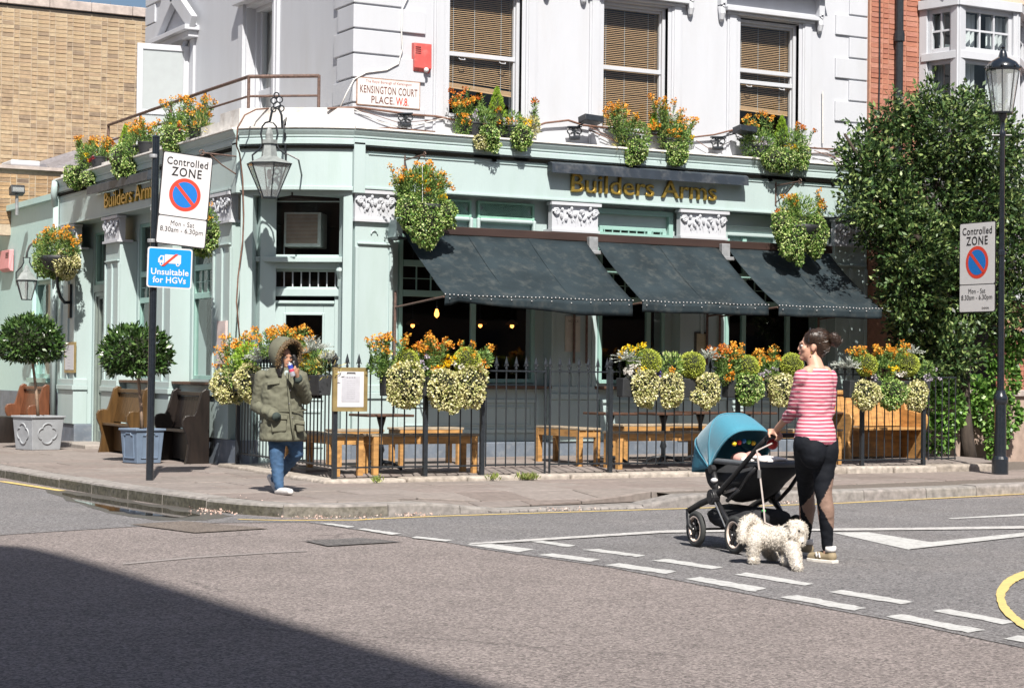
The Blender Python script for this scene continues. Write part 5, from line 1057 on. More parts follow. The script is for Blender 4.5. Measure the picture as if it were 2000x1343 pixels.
ESTONE = mat_random('edge_stone', [(.30, .26, .22), (.36, .32, .28), (.26, .225, .19)], .9, bump=.6, bscale=40, var=.3)
x = 8.70
while x < 18.6:
    L = random.uniform(.55, 1.1); zt = .165+.05*(x-9)/10; b = MB(); y0 = 19.98+random.uniform(-.03, .03)
    b.box(x+.006, x+L-.006, y0, 20.34, .02, zt+random.uniform(-.008, .006)); o = b.build('edge_stone', ESTONE, edge, bevel=.03, seg=3); x += L
y = 20.36
while y < 23.7:
    L = random.uniform(.5, .9); xx = 8.70+(y-20.2)*.08; b = MB(); b.box(xx, xx+.36, y+.006, y+L-.006, .02, .16); b.build('edge_stone', ESTONE, edge, bevel=.03, seg=3); y += L
RY = 20.2
def spear(mb, p, s=1.):
    mb.lathe([(.009, 0), (.016, .02), (.011, .035), (.010, .05), (.022, .075), (.017, .10), (.001, .165)], p, 8, sx=1.15*s, sy=.6)
    for e in (-1, 1): mb.tube([p+Vector((e*.006, 0, .05)), p+Vector((e*.028, 0, .062)), p+Vector((e*.032, 0, .04))], [.007, .006, .003], 5)
def railing(name, lab, A, B, spacing, ztop, zbot, zg, posts, grp, finial=True, balls=(), cat='railing'):
    A = Vector((*A, 0)); B = Vector((*B, 0)); L = (B-A).length; U = (B-A)/L; t = thing(name, lab, cat, A+Vector((0, 0, zg)), group=grp)
    for z, h_ in ((ztop, .018), (zbot, .018)): mb = MB(); mb.bar(A+Vector((0, 0, z)), B+Vector((0, 0, z)), .036, h_); mb.build('rail', IRON, t)
    n = max(1, round(L/spacing)); bm_ = None; sm_ = None
    for k in range(n+1):
        p = A+U*(L*k/n)
        if any(abs(L*k/n-q) < .05 for q in posts): continue
        if bm_ is None:
            mb = MB(); mb.tube([(0, 0, zbot-.02), (0, 0, ztop+.012)], .0085, 6); bm_ = mb.mesh('baluster', IRON); mb = MB(); spear(mb, Vector((0, 0, ztop+.01))); sm_ = mb.mesh('spear_finial', IRON)
        o = bpy.data.objects.new('baluster', bm_); COL.objects.link(o); attach(o, t); o.location = p
        if finial: f = bpy.data.objects.new('spear_finial', sm_); COL.objects.link(f); f.parent = o
    for i, q in enumerate(posts):
        p = A+U*q; mb = MB(); mb.bar((p.x, p.y, zg-.06), (p.x, p.y, ztop+.03), .05, .05); po = mb.build('post', IRON, t, bevel=.004)
        mb = MB()
        if i in balls: mb.lathe([(.03, 0), (.03, .02), (.015, .03), (.018, .05), (.034, .075), (.034, .095), (.015, .12), (.012, .135), (0.001, .15)], (p.x, p.y, ztop+.03), 10)
        else: spear(mb, Vector((p.x, p.y, ztop+.03)), 1.4)
        mb.build('finial', IRON, po)
    return t
G = 'iron railing runs round the terrace'; X_ = lambda px_: on_y(px_, 900, RY).x
railing('iron_railing', 'black spearhead railing run from the corner post to the gate', (X_(653), RY), (X_(941), RY), .142, 1.405, .285, .17, [0, X_(830)-X_(653), X_(941)-X_(653)], G, balls=(0,))
railing('iron_railing', 'black spearhead railing run from the gate to the lamp end, hung with three planters', (X_(1191), RY), (X_(1803), RY), .135, 1.405, .285, .2, [0, X_(1440)-X_(1191), X_(1683)-X_(1191), X_(1803)-X_(1191)], G)
railing('iron_railing', 'short low-lit railing run under the ivy at the right end', (X_(1803)+.09, RY), (X_(1870), RY+.05), .14, 1.38, .285, .2, [], G, finial=False)
railing('iron_railing', 'side railing run from the corner post to the pub wall, behind the parka', (8.93, RY+.10), (9.16, 23.72), .125, 1.405, .30, .13, [3.6], G)
railing('iron_gate', 'left leaf of the black iron gate', (X_(941)+.05, RY), (X_(1064), RY), .13, 1.40, .29, .19, [], 'gate leaves', cat='gate')
railing('iron_gate', 'right leaf of the black iron gate', (X_(1073), RY), (X_(1191)-.05, RY), .13, 1.40, .29, .19, [], 'gate leaves', cat='gate')
for px_ in (1064, 1073):
    p = Vector((X_(px_), RY, 0)); mb = MB(); mb.tube([p+Vector((0, 0, .18)), p+Vector((0, 0, 1.42))], .014, 8)
    o = bpy.data.objects['iron_gate' if px_ == 1064 else 'iron_gate.001']; mb.build('drop_bolt', IRON, o)
# menu board on the railing
u0, z1 = 0, 0; a = on_y(651, 717, RY-.05); b = on_y(718, 718, RY-.05); c = on_y(717, 803, RY-.05); d = on_y(652, 803, RY-.05); ce = (a+b+c+d)/4; M_ = frame(ce, (b-a), (0, 0, 1)); w_, h_ = (b-a).length, abs(a.z-d.z)
mbd = thing('menu_board', 'brass framed menu board with a white sheet hung on the railing corner', 'menu board', ce)
rrect(M_, -w_/2, w_/2, -h_/2, h_/2, -.04, 0, BRASS, 'frame', mbd, .006); rrect(M_, -w_/2+.05, w_/2-.05, -h_/2+.05, h_/2-.045, 0, .004, PAPER, 'paper', mbd, .004); rrect(M_, -w_/2+.10, w_/2-.10, -h_/2+.11, h_/2-.10, .004, .007, mat('menu_sheet', (.42, .42, .46), .8), 'menu_sheet', mbd, .003)
write(mbd, 'print', [('= = = =', 0, h_*.27, .035, {})]+[('- - - - - -', 0, h_*(.2-.05*k), .028, {}) for k in range(9)], M_ @ Matrix.Translation((0, 0, .0085)), mat('grey_ink', (.12, .12, .14), .8))
mb = MB(); mb.tube([M_ @ Vector((x, y, .012)) for x, y in ((-.05, h_*.36), (-.05, h_*.385), (.05, h_*.385), (.05, h_*.36))], .004, 5); mb.build('clip', IRON, mbd)
# ------------------------------------------------------------------ benches, tables, pews
PINE = mat('orange_pine', (.42, .225, .075), .55, var=.32, scale=6, bump=.12, bscale=40, stretch=(1, 1, 4), dirt=.55, dirt_col=(.17, .085, .04), dscale=5)
GREYW = mat('weathered_bench_top', (.30, .24, .17), .75, var=.25, scale=8, bump=.2, dirt=.3)
DARKW = mat('dark_table_wood', (.075, .038, .024), .5, var=.3, scale=10)
def bench(lab, x0, x1, y0, y1, zt, zg, grp='terrace benches', along='x'):
    t = thing('wooden_bench', lab, 'bench', ((x0+x1)/2, (y0+y1)/2, zg), group=grp)
    n = 3
    for k in range(n):
        mb = MB()
        if along == 'x': q = (y1-y0)/n; mb.box(x0-.02, x1+.02, y0+q*k+.004, y0+q*(k+1)-.004, zt-.028, zt)
        else: q = (x1-x0)/n; mb.box(x0+q*k+.004, x0+q*(k+1)-.004, y0-.02, y1+.02, zt-.028, zt)
        mb.build('seat_plank', GREYW, t, bevel=.005)
    for a_, b_, c_, d_ in ((x0, x1, y0, y0+.025), (x0, x1, y1-.025, y1), (x0, x0+.025, y0+.03, y1-.03), (x1-.025, x1, y0+.03, y1-.03)): mb = MB(); mb.box(a_+.005, b_-.005, c_+.002, d_-.002, zt-.115, zt-.03); mb.build('apron', PINE, t)
    for x in (x0+.003, x1-.068):
        for y in (y0+.003, y1-.068): mb = MB(); mb.box(x, x+.065, y, y+.065, zg-.01, zt-.029); mb.build('leg', PINE, t, bevel=.004)
    return t
xb = lambda px_, Y: on_y(px_, 880, Y).x
bench('pine bench along the inside of the front railing left of the gate', xb(724, 20.5), xb(928, 20.5), 20.42, 20.78, .65, .18)
bench('pine bench end-on behind the railing corner post', 9.02, 9.38, 20.42, 21.95, .65, .18, along='y')
bench('pine bench by the wall behind the left table', xb(778, 21.9), xb(900, 21.9), 21.85, 22.2, .68, .2)
bench('dark bench in front of the corner door step', xb(655, 21.9), xb(745, 21.9), 21.85, 22.2, .66, .2)
bench('pine bench standing end-on right of the gate', xb(1122, 21.2), xb(1165, 21.2), 21.1, 22.2, .69, .2, along='y')
bench('long pine bench behind the railing left of the pram', xb(1203, 20.5), xb(1405, 20.5), 20.45, 20.8, .66, .2)
bench('pine bench by the wall under the middle awning', xb(1215, 21.9), xb(1375, 21.9), 21.85, 22.2, .71, .23)
bench('pine bench behind the railing above the pram handle', xb(1470, 20.5), xb(1640, 20.5), 20.45, 20.8, .68, .2)
def table(lab, px_, Y, w_, zt, zg, d_=.55):
    x = on_y(px_, 800, Y).x; t = thing('pub_table', lab, 'table', (x, Y, zg), group='pub tables on the terrace')
    mb = MB(); mb.box(x-w_/2, x+w_/2, Y-d_/2, Y+d_/2, zt-.03, zt); mb.build('table_top', DARKW, t, bevel=.008)
    mb = MB(); mb.lathe([(.03, zg+.06), (.028, zg+.2), (.045, zg+.24), (.03, zg+.3), (.027, zt-.16), (.05, zt-.08), (.06, zt-.03)], (x, Y, 0), 10); mb.build('pedestal', IRON, t, smooth=True)
    for k in range(4):
        a = k*math.pi/2+.78; mb = MB(); mb.tube([(x, Y, zg+.1), (x+.14*math.cos(a), Y+.14*math.sin(a), zg+.09), (x+.27*math.cos(a), Y+.27*math.sin(a), zg+.015)], [.028, .022, .018], 7); mb.build('foot', IRON, t, smooth=True)
table('dark pub table behind the menu board', 745, 21.3, .62, .865, .19); table('pub table just right of the gate post', 1192, 21.4, .5, .88, .2); table('pub table behind the ivy boxes left of the pram hood', 1296, 21.3, .58, .88, .2)
table('pub table above the pram hood', 1368, 21.4, .5, .89, .2); table('pub table left of the striped top', 1458, 21.3, .62, .89, .21); table('pub table half hidden behind the striped top', 1590, 21.4, .6, .89, .21)
def pew(lab, P0, ax, L, zg, wood, wood2, depth=.30, h=1.0, seat=.46, face=None, grp=None):
    """church pew: shaped bench ends, seat, panelled back; P0 back corner, ax along its length, face towards the sitter"""
    ax = Vector(ax).normalized(); fc = Vector(face); P = lambda l, d, z: Vector((P0[0], P0[1], zg))+ax*l+fc*d+Vector((0, 0, z))
    t = thing('church_pew', lab, 'pew', P(L/2, 0, 0), group=grp)
    prof = [(-.03, 0), (depth+.02, 0), (depth-.01, .10), (depth-.035, .28), (depth, .42), (depth+.045, .52), (depth+.05, .60), (depth+.015, .655), (depth-.05, .67), (depth-.11, .665), (.165, .72), (.125, .86), (.09, h-.02), (.03, h+.02), (-.03, h)]
    for l in (0, L-.055): mb = MB(); mb.prism([P(l, d, z) for d, z in prof], ax*.055); mb.build('bench_end', wood, t, bevel=.012)
    mb = MB(); mb.prism([P(.058, .02, seat), P(.058, depth-.03, seat+.01), P(.058, depth-.03, seat-.03), P(.058, .02, seat-.03)], ax*(L-.116)); mb.build('seat', wood, t, bevel=.008)
    n = max(4, int(L/.11)); q = (L-.116)/n
    for k in range(n): mb = MB(); l0 = .058+q*k+.003; l1 = .058+q*(k+1)-.003; mb.add([P(l0, .09, seat+.02), P(l1, .09, seat+.02), P(l1, .0, h-.09), P(l0, .0, h-.09), P(l0, .065, seat+.02), P(l1, .065, seat+.02), P(l1, -.022, h-.09), P(l0, -.022, h-.09)], [(0, 1, 2, 3), (5, 4, 7, 6), (0, 4, 5, 1), (1, 5, 6, 2), (2, 6, 7, 3), (3, 7, 4, 0)]); mb.build('back_plank', wood2, t)
    mb = MB(); mb.bar(P(.058, -.0, h-.055), P(L-.058, -.0, h-.055), .07, .06); mb.build('top_rail', wood, t, bevel=.012)
    mb = MB(); mb.prism([P(.07, .06, .05), P(.07, .09, .05), P(.07, .09, seat-.035), P(.07, .06, seat-.035)], ax*(L-.14)); mb.build('under_panel', wood, t)
    return t
OAK = mat('black_oak', (.013, .009, .0075), .42, var=.35, scale=9, stretch=(3, 3, .5), bump=.15, dirt=.25, dirt_col=(.035, .023, .016), dscale=6); OAK2 = mat('golden_oak', (.080, .042, .013), .4, var=.35, scale=7, stretch=(3, 3, .4)); OAK3 = mat('red_brown_oak', (.13, .048, .022), .42, var=.3, scale=8, stretch=(3, 3, .5))
e2 = on_z(395, 918, .1); pew('black oak pew against the side front nearest the corner', (9.06, 24.72), (0, 1, 0), 1.2, .1, OAK, OAK, face=(-1, 0, 0), grp='church pews along the side front')
pew('golden oak pew against the side front behind the blue grey planter', (9.06, 27.1), (0, 1, 0), 1.5, .1, OAK2, OAK2, face=(-1, 0, 0), grp='church pews along the side front')
pew('red brown pew behind the grey planter at the left edge', (9.10, 32.6), (0, 1, 0), 1.5, .08, OAK3, OAK3, face=(-1, 0, 0), grp='church pews along the side front')
x0, x1 = xb(1640, 21.2), xb(1790, 21.2); pew('pale varnished pew on the terrace behind the last planter', (x1, 21.55), (-1, 0, 0), x1-x0, .21, PINE, PINE, face=(0, -1, 0), depth=.55)
bn = thing('dark_barrel', 'dark tub at the left edge beside the red brown pew', 'tub', (8.6, 33.4, .08)); mb = MB(); c = on_z(4, 866, .1); mb.lathe([(.2, .08), (.25, .3), (.23, .55), (.2, .56)], (c.x+.0, c.y, 0), 14); mb.build('tub', OAK, bn, smooth=True, angle=40)
# ------------------------------------------------------------------ planting kit
L_VAR = mat_leaf('variegated_ivy_leaf', ['#6f7a3c', '#a3a765', '#c4bf80', '#dad3a0', '#e6e0ba', '#b5b36e'], .5, .2)
L_GRN = mat_leaf('trailing_green_leaf', ['#3a5826', '#537634', '#6c9142', '#90aa58', '#b2c276', '#ccd29c'], .45, .22)
L_BALL = mat_leaf('clipped_lime_leaf', ['#8c9a36', '#a9b646', '#bfc956', '#d0d870'], .5, .25)
L_STEM = mat_leaf('wallflower_leaf', ['#3f5e2f', '#5a7c3d', '#7b9a4f', '#a3b566'], .5, .25)
L_SILV = mat_leaf('silver_leaf', ['#8d958c', '#aeb4ab', '#c9ccc4', '#b8bdb6'], .7, .15)
L_LIME = mat_leaf('lime_conifer_leaf', ['#6f9426', '#8fb236', '#a9c54d'], .5, .25)
L_SPIKE = mat_leaf('straw_spike_leaf', ['#8b8a45', '#b7ab63', '#cdbb80', '#6f7f3a'], .5, .25)
B_OR = mat_leaf('orange_petal', ['#d2801c', '#dd9428', '#e8a93c', '#efbe55', '#c66e1c'], .5, .3)
B_RED = mat_leaf('rust_petal', ['#bf5c1c', '#d07420', '#df9238', '#b04e1c'], .5, .3)
B_YEL = mat_leaf('yellow_petal', ['#e8b80a', '#f2cd14', '#f5d93a', '#d9a00a'], .5, .3)
B_WHT = mat_leaf('white_petal', ['#d8d4cc', '#e8e4de', '#f0eeea'], .5, .3)
B_PUR = mat_leaf('purple_petal', ['#4a3f8c', '#6b5aa8', '#8f80bd', '#332a70'], .5, .3)
B_LIL = mat_leaf('lilac_petal', ['#a89ab5', '#c9bfce', '#e0dade', '#8f7fa0'], .5, .3)
B_CRIM = mat_leaf('crimson_petal', ['#7a1420', '#a01f2c', '#b83a3a'], .5, .3)
COREM = mat('dark_soil_fill', (.018, .022, .011), .95)  # dark green fill that stops see-through inside foliage, also planter soil
STEMM = mat('green_stem', (.10, .15, .05), .7)
TUBM = mat('black_trough', (.022, .024, .027), .6, var=.2, bump=.1)
PLANTS = []
V3 = lambda p: np.array(p, float)
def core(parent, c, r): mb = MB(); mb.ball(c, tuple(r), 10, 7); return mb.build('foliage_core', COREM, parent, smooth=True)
def trailing(parent, c, rx, rz, m=L_VAR, n=None, ry=None):
    ry = ry or rx*.75; n = n or int(1500*rx*rz/.035); q = rng.normal(0, 1, (n, 3)); q /= (np.abs(q)**2.6).sum(1)[:, None]**(1/2.6); ph = rng.uniform(0, 6.28, 4)
    k = .90+.13*rng.random(n)+.07*np.sin(q[:, 2]*4+q[:, 0]*3+ph[0])+.06*np.sin(q[:, 0]*8+ph[1])*np.sin(q[:, 2]*7+ph[2])+.05*np.sin(q[:, 0]*15+ph[3])*(q[:, 2] < -.4); tap = 1-.24*np.clip(-q[:, 2], 0, 1)
    P = V3(c)+q*np.stack([rx*k*tap, ry*k*tap, rz*k], 1); N = q*.55; N[:, 2] -= .55
    for k_ in range(4):      # straggling side trails
        m_ = n//7; q2 = rng.normal(0, 1, (m_, 3)); q2 /= np.linalg.norm(q2, axis=1)[:, None]; oc = V3(c)+np.array([rng.uniform(-.75, .75)*rx, rng.uniform(-.6, .1)*ry, rng.uniform(-.95, .3)*rz]); P = np.concatenate([P, oc+q2*np.array([rx*.38, ry*.38, rz*.42])*(.7+.3*rng.random(m_))[:, None]]); N = np.concatenate([N, q2*.55-np.array([0, 0, .5])])
    o = leaf_mesh('trailing_foliage', P, N, .030, .80, m, parent, up=-.1, spread=.42); o['kind'] = 'stuff'
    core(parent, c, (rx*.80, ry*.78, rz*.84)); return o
def clipped(parent, c, r, m=L_BALL):
    r *= 1.05
    n = int(2800*(r/.14)**2); q = rng.normal(0, 1, (n, 3)); q /= np.linalg.norm(q, axis=1)[:, None]; k = 1+.04*rng.normal(0, 1, n)
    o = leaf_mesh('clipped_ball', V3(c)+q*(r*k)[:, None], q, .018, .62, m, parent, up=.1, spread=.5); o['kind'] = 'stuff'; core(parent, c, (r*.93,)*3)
def blooms(parent, C, r, m, per=16, size=.018, name='blossoms'):
    P, N = [], []
    for c in C:
        q = rng.normal(0, 1, (per, 3)); q /= np.linalg.norm(q, axis=1)[:, None]; P.append(V3(c)+q*r*rng.uniform(.5, 1, (per, 1))); N.append(q)
    o = leaf_mesh(name, np.concatenate(P), np.concatenate(N), size, .95, m, parent, up=.1, spread=.5, fold=.1); o['kind'] = 'stuff'; return o
def wallflower(parent, c, h, w, n=9, m=B_OR, lean=(0, 0, 0)):
    n = int(n*1.3)
    """leafy stems topped with loose flower heads"""
    tips = []; P = []; N = []; mb = MB()
    for i in range(n):
        a = random.uniform(0, 6.28); s = random.random()**.5*w; hh = h*random.uniform(.55, 1.05); b = Vector(c)+Vector((math.cos(a)*s*.35, math.sin(a)*s*.35, 0)); t = Vector(c)+Vector((math.cos(a)*s, math.sin(a)*s*.7, hh))+Vector(lean)*hh; m_ = b.lerp(t, .5)+Vector((0, 0, .02)); mb.tube([b, m_, t], [.005, .004, .003], 4); tips.append(t)
        k = int(38*hh/.3)+12
        for j in range(k): f = random.random()**.8*.92; p = b.lerp(t, f)+Vector((random.gauss(0, .012), random.gauss(0, .012), 0)); P.append(p); d = Vector((random.gauss(0, 1), random.gauss(0, 1), .5)).normalized(); N.append(d)
    o = mb.build('stems', STEMM, parent); o['kind'] = 'stuff'; lf = leaf_mesh('wallflower_leaves', np.array([tuple(p) for p in P]), np.array([tuple(d) for d in N]), .060, .24, L_STEM, parent, up=.25, spread=.3); lf['kind'] = 'stuff'
    C = []
    for t in tips:
        C.append(t)
        for k in range(random.randint(1, 3)): C.append(t+Vector((random.gauss(0, .03), random.gauss(0, .03), random.uniform(-.07, .02))))
    blooms(parent, C, .020, m, 12, .026)
def mound(parent, c, r, m, n, size=.03, asp=.5, up=.3, flat=1., name='leafy_mound'):
    q = rng.normal(0, 1, (n, 3)); q /= np.linalg.norm(q, axis=1)[:, None]; k = (.4+.6*rng.random(n)**.5); P = V3(c)+q*np.array([r, r*.8, r*flat])*k[:, None]
    o = leaf_mesh(name, P, q+np.array([0, 0, .3]), size, asp, m, parent, up=up, spread=.5); o['kind'] = 'stuff'
def silver(parent, c, r): 
    P, N = [], []
    for i in range(int(34*(r/.14)**1.5)):      # feathery lobed leaves on arching ribs
        d = rng.normal(0, 1, 3); d[2] = abs(d[2])+.2; d /= np.linalg.norm(d); L = r*rng.uniform(.7, 1.25); sd_ = np.cross(d, [0, 0, 1]); sd_ /= np.linalg.norm(sd_)+1e-6
        for k in range(8):
            f = .3+.7*k/7; p = V3(c)+d*L*f+np.array([0, 0, -.25*L*f*f])
            for e in (-1, 1): P.append(p); N.append(d*.8+sd_*e*1.)
            P.append(p); N.append(d)
    o = leaf_mesh('silver_foliage', np.array(P), np.array(N), .032, .32, L_SILV, parent, up=.05, spread=.18); o['kind'] = 'stuff'
def cone(parent, c, h, r):
    n = 1000; t = rng.random(n)**.8; a = rng.random(n)*6.283; rr = r*(1-t)**.8*np.sqrt(.5+.5*rng.random(n)); P = V3(c)+np.stack([rr*np.cos(a), rr*np.sin(a), t*h], 1)
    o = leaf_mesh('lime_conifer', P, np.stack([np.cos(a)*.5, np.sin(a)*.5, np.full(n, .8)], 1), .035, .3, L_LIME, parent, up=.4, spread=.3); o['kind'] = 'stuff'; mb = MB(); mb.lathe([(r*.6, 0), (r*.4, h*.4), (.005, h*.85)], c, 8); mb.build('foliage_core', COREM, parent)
def trough(parent, A, B, z0, z1, dpt=.17):
    mb = MB(); A = Vector(A); B = Vector(B); U = (B-A).normalized(); N = Vector((U.y, -U.x, 0)); n = dpt/2
    for p in [0]: mb.add([A+N*n*.8+Vector((0, 0, z0)), B+N*n*.8+Vector((0, 0, z0)), B-N*n*.8+Vector((0, 0, z0)), A-N*n*.8+Vector((0, 0, z0)), A+N*n+Vector((0, 0, z1)), B+N*n+Vector((0, 0, z1)), B-N*n+Vector((0, 0, z1)), A-N*n+Vector((0, 0, z1))], [(0, 3, 2, 1), (0, 1, 5, 4), (1, 2, 6, 5), (2, 3, 7, 6), (3, 0, 4, 7), (4, 5, 6, 7)])
    return mb.build('trough', TUBM, parent, bevel=.01)
# ------------------------------------------------------------------ planters on the railing
YP = RY-.12; SP = 22.6/3800
def pp_(x, y, dy=0.): return on_y(x, y, YP+dy)
def planter(lab, x0, x1, items, box=True):
    a, b = pp_(x0, 740), pp_(x1, 740); t = thing('railing_planter', lab, 'planter', (a.lerp(b, .5).x, YP, 1.1), group='flower planters on the terrace railing')
    if box: trough(t, (a.x, YP+.02, 0), (b.x, YP+.02, 0), 1.10, 1.33)
    do(t, items, pp_, SP); return t
def do(t, items, pt, sp):
    for it in items:
        k, x, y, s = it[:4]; r = s*sp; m = it[4] if len(it) > 4 else None
        if k == 'trail': r *= 1.12; c = pt(x, y, -.10); trailing(t, c, r, (it[4] if len(it) > 4 else s*1.5)*sp, it[5] if len(it) > 5 else L_VAR)
        elif k == 'ball': clipped(t, pt(x, y, .0), r)
        elif k == 'wall': c = pt(x, y, .02); wallflower(t, c, r, r*.55, it[5] if len(it) > 5 else 9, m or B_OR)
        elif k == 'silver': silver(t, pt(x, y, .0), r)
        elif k == 'bloom': 
            C = [pt(x+random.gauss(0, s*.5), y+random.gauss(0, s*.4), random.uniform(-.12, 0)) for q in range(max(4, int(s*.6)))]; blooms(t, C, .02, m or B_YEL, 14, .026)
        elif k == 'mound': mound(t, pt(x, y, .0), r*1.15, m or L_STEM, int(330*(r/.12)**2)+80, .048, .35)
        elif k == 'spike': mound(t, pt(x, y, -.05), r, L_SPIKE, 45, .075, .16, .3)
        elif k == 'cone': cone(t, pt(x, y, .05), r, r*.35)
planter('railing planter with three round cream ivies nearest the menu board', 748, 945, [('trail', 791, 750, 31, 44), ('trail', 866, 757, 28, 38), ('trail', 919, 754, 28, 42), ('ball', 795, 706, 21), ('ball', 912, 705, 24), ('wall', 750, 735, 85, B_OR, 11), ('wall', 842, 730, 75, B_OR, 12), ('wall', 838, 725, 55, B_RED, 8), ('wall', 920, 728, 70, B_OR, 4), ('bloom', 775, 717, 16, B_YEL), ('bloom', 877, 704, 15, B_YEL), ('bloom', 868, 714, 12, B_YEL), ('bloom', 903, 716, 13, B_WHT), ('bloom', 912, 728, 10, B_WHT), ('bloom', 823, 708, 16, B_LIL), ('bloom', 848, 716, 10, B_OR), ('bloom', 942, 718, 14, B_OR), ('mound', 825, 725, 22), ('mound', 760, 728, 18), ('mound', 945, 700, 14), ('mound', 735, 715, 14)])
planter('railing planter with silver leaves and blue pansies right of the gate', 1212, 1400, [('trail', 1260, 758, 24, 37), ('trail', 1312, 760, 22, 36), ('trail', 1382, 760, 23, 35), ('trail', 1366, 775, 16, 12), ('ball', 1265, 708, 25), ('ball', 1351, 713, 25), ('silver', 1222, 705, 28), ('silver', 1388, 700, 26), ('wall', 1236, 722, 50, B_YEL, 8), ('bloom', 1240, 716, 12, B_WHT), ('bloom', 1228, 726, 10, B_WHT), ('bloom', 1248, 720, 10, B_YEL), ('bloom', 1284, 722, 12, B_PUR), ('bloom', 1348, 727, 15, B_YEL), ('bloom', 1310, 722, 8, B_OR), ('mound', 1310, 715, 24, L_GRN), ('mound', 1240, 730, 18, L_SILV), ('wall', 1412, 735, 62, B_RED, 10)])
planter('railing planter with orange wallflowers behind the pram hood', 1418, 1565, [('trail', 1463, 757, 27, 33, L_GRN), ('trail', 1524, 760, 27, 34, L_VAR), ('ball', 1458, 718, 24), ('ball', 1546, 712, 22), ('wall', 1428, 745, 80, B_OR, 13), ('bloom', 1438, 725, 18, B_OR), ('bloom', 1425, 738, 12, B_OR), ('wall', 1500, 738, 66, B_OR, 10), ('bloom', 1508, 722, 14, B_LIL), ('bloom', 1490, 735, 10, B_LIL), ('mound', 1495, 730, 26), ('bloom', 1486, 742, 7, B_OR), ('mound', 1415, 735, 16)])
planter('railing planter with lilac and yellow flowers at the lamp end of the railing', 1655, 1812, [('trail', 1692, 770, 28, 30), ('trail', 1742, 768, 30, 32, L_GRN), ('trail', 1788, 772, 24, 32), ('ball', 1692, 713, 22), ('ball', 1772, 712, 24), ('silver', 1655, 718, 30), ('silver', 1785, 690, 20), ('wall', 1672, 715, 45, B_OR, 6), ('wall', 1722, 720, 55, B_OR, 13), ('wall', 1745, 722, 50, B_OR, 8), ('wall', 1782, 715, 60, B_OR, 3), ('bloom', 1746, 720, 13, B_YEL), ('bloom', 1760, 727, 12, B_WHT), ('bloom', 1705, 735, 10, B_LIL), ('bloom', 1815, 735, 14, B_LIL), ('mound', 1810, 722, 16), ('mound', 1725, 725, 24), ('bloom', 1690, 724, 8, B_OR)])
# the side railing's two planters
AS, BS = (8.85, RY+.1), (9.08, 23.7)
def ps_(x, y, dy=0.): 
    d = on_line(x, y, AS, BS); return d+Vector((dy, 0, 0))
def side_planter(lab, x0, x1, items):
    a, b = ps_(x0, 745), ps_(x1, 745); t = thing('railing_planter', lab, 'planter', (a.x, (a.y+b.y)/2, 1.1), group='flower planters on the terrace railing'); trough(t, (a.x-.03, a.y, 0), (b.x-.03, b.y, 0), 1.10, 1.33); do(t, items, ps_, 24./3800)
side_planter('side railing planter thick with cream ivy left of the person in the parka', 450, 515, [('trail', 462, 752, 31, 32), ('trail', 500, 745, 24, 34), ('trail', 440, 752, 14, 18), ('wall', 452, 725, 80, B_OR, 12), ('wall', 470, 720, 70, B_OR, 8), ('bloom', 447, 708, 16, B_OR), ('bloom', 444, 735, 7, B_OR), ('mound', 485, 700, 26, L_LIME), ('silver', 508, 700, 32), ('silver', 520, 735, 18), ('wall', 520, 700, 62, B_OR, 9), ('mound', 470, 725, 30, L_GRN)])
side_planter('side railing planter with tall silver leaves behind the hood of the parka', 562, 640, [('wall', 572, 710, 70, B_OR, 12), ('wall', 560, 700, 55, B_OR, 8), ('silver', 612, 690, 34), ('silver', 640, 702, 18), ('bloom', 600, 700, 18, B_YEL), ('bloom', 612, 714, 14, B_YEL), ('bloom', 606, 684, 8, B_OR), ('mound', 600, 708, 30, L_STEM), ('mound', 625, 712, 22, L_STEM), ('spike', 650, 716, 24), ('spike', 620, 722, 18), ('trail', 585, 745, 14, 20, L_GRN)])
# ------------------------------------------------------------------ pots on the cornice and hanging baskets
def pot(t, c, r=.12, h=.2, m=TUBM): mb = MB(); mb.lathe([(r*.75, 0), (r, h*.9), (r*1.06, h*.9), (r*1.06, h), (r*.9, h), (r*.88, h*.9)], c, 14); return mb.build('pot', m, t, smooth=True, angle=35)
def cornice_pots(lab, F, o, pots, items, sp, grp='flower pots on the cornice'):
    def pt(x, y, dy=0.): d = ray(x, y); q = F.O+F.N*(o-dy); return CP+d*((q-CP).dot(F.N)/d.dot(F.N))
    c = pt(*pots[0]); t = thing('cornice_flower_pots', lab, 'flower pots', (c.x, c.y, ZT), group=grp)
    for x, y in pots: p = pt(x, y); pot(t, Vector((p.x, p.y, ZT+.015)))
    do(t, items, pt, sp)
cornice_pots('cornice flower pots with lime conifer below the crooked blind', F1, .05, [(925, 262), (1000, 262)], [('trail', 955, 268, 18, 24, L_GRN), ('trail', 1018, 268, 18, 24, L_GRN), ('trail', 940, 275, 12, 14, L_VAR), ('cone', 970, 240, 68), ('wall', 908, 245, 70, B_RED, 5), ('wall', 905, 240, 48, B_OR, 6), ('bloom', 912, 232, 14, B_OR), ('wall', 950, 240, 68, B_RED, 3), ('bloom', 930, 228, 12, B_LIL), ('bloom', 968, 215, 8, B_OR), ('mound', 940, 238, 26), ('mound', 1000, 245, 24), ('bloom', 998, 235, 13, B_OR), ('bloom', 1028, 238, 15, B_YEL), ('mound', 1035, 248, 18, L_VAR), ('wall', 1050, 250, 60, B_RED, 3), ('mound', 905, 250, 16)], 26.2/3800)
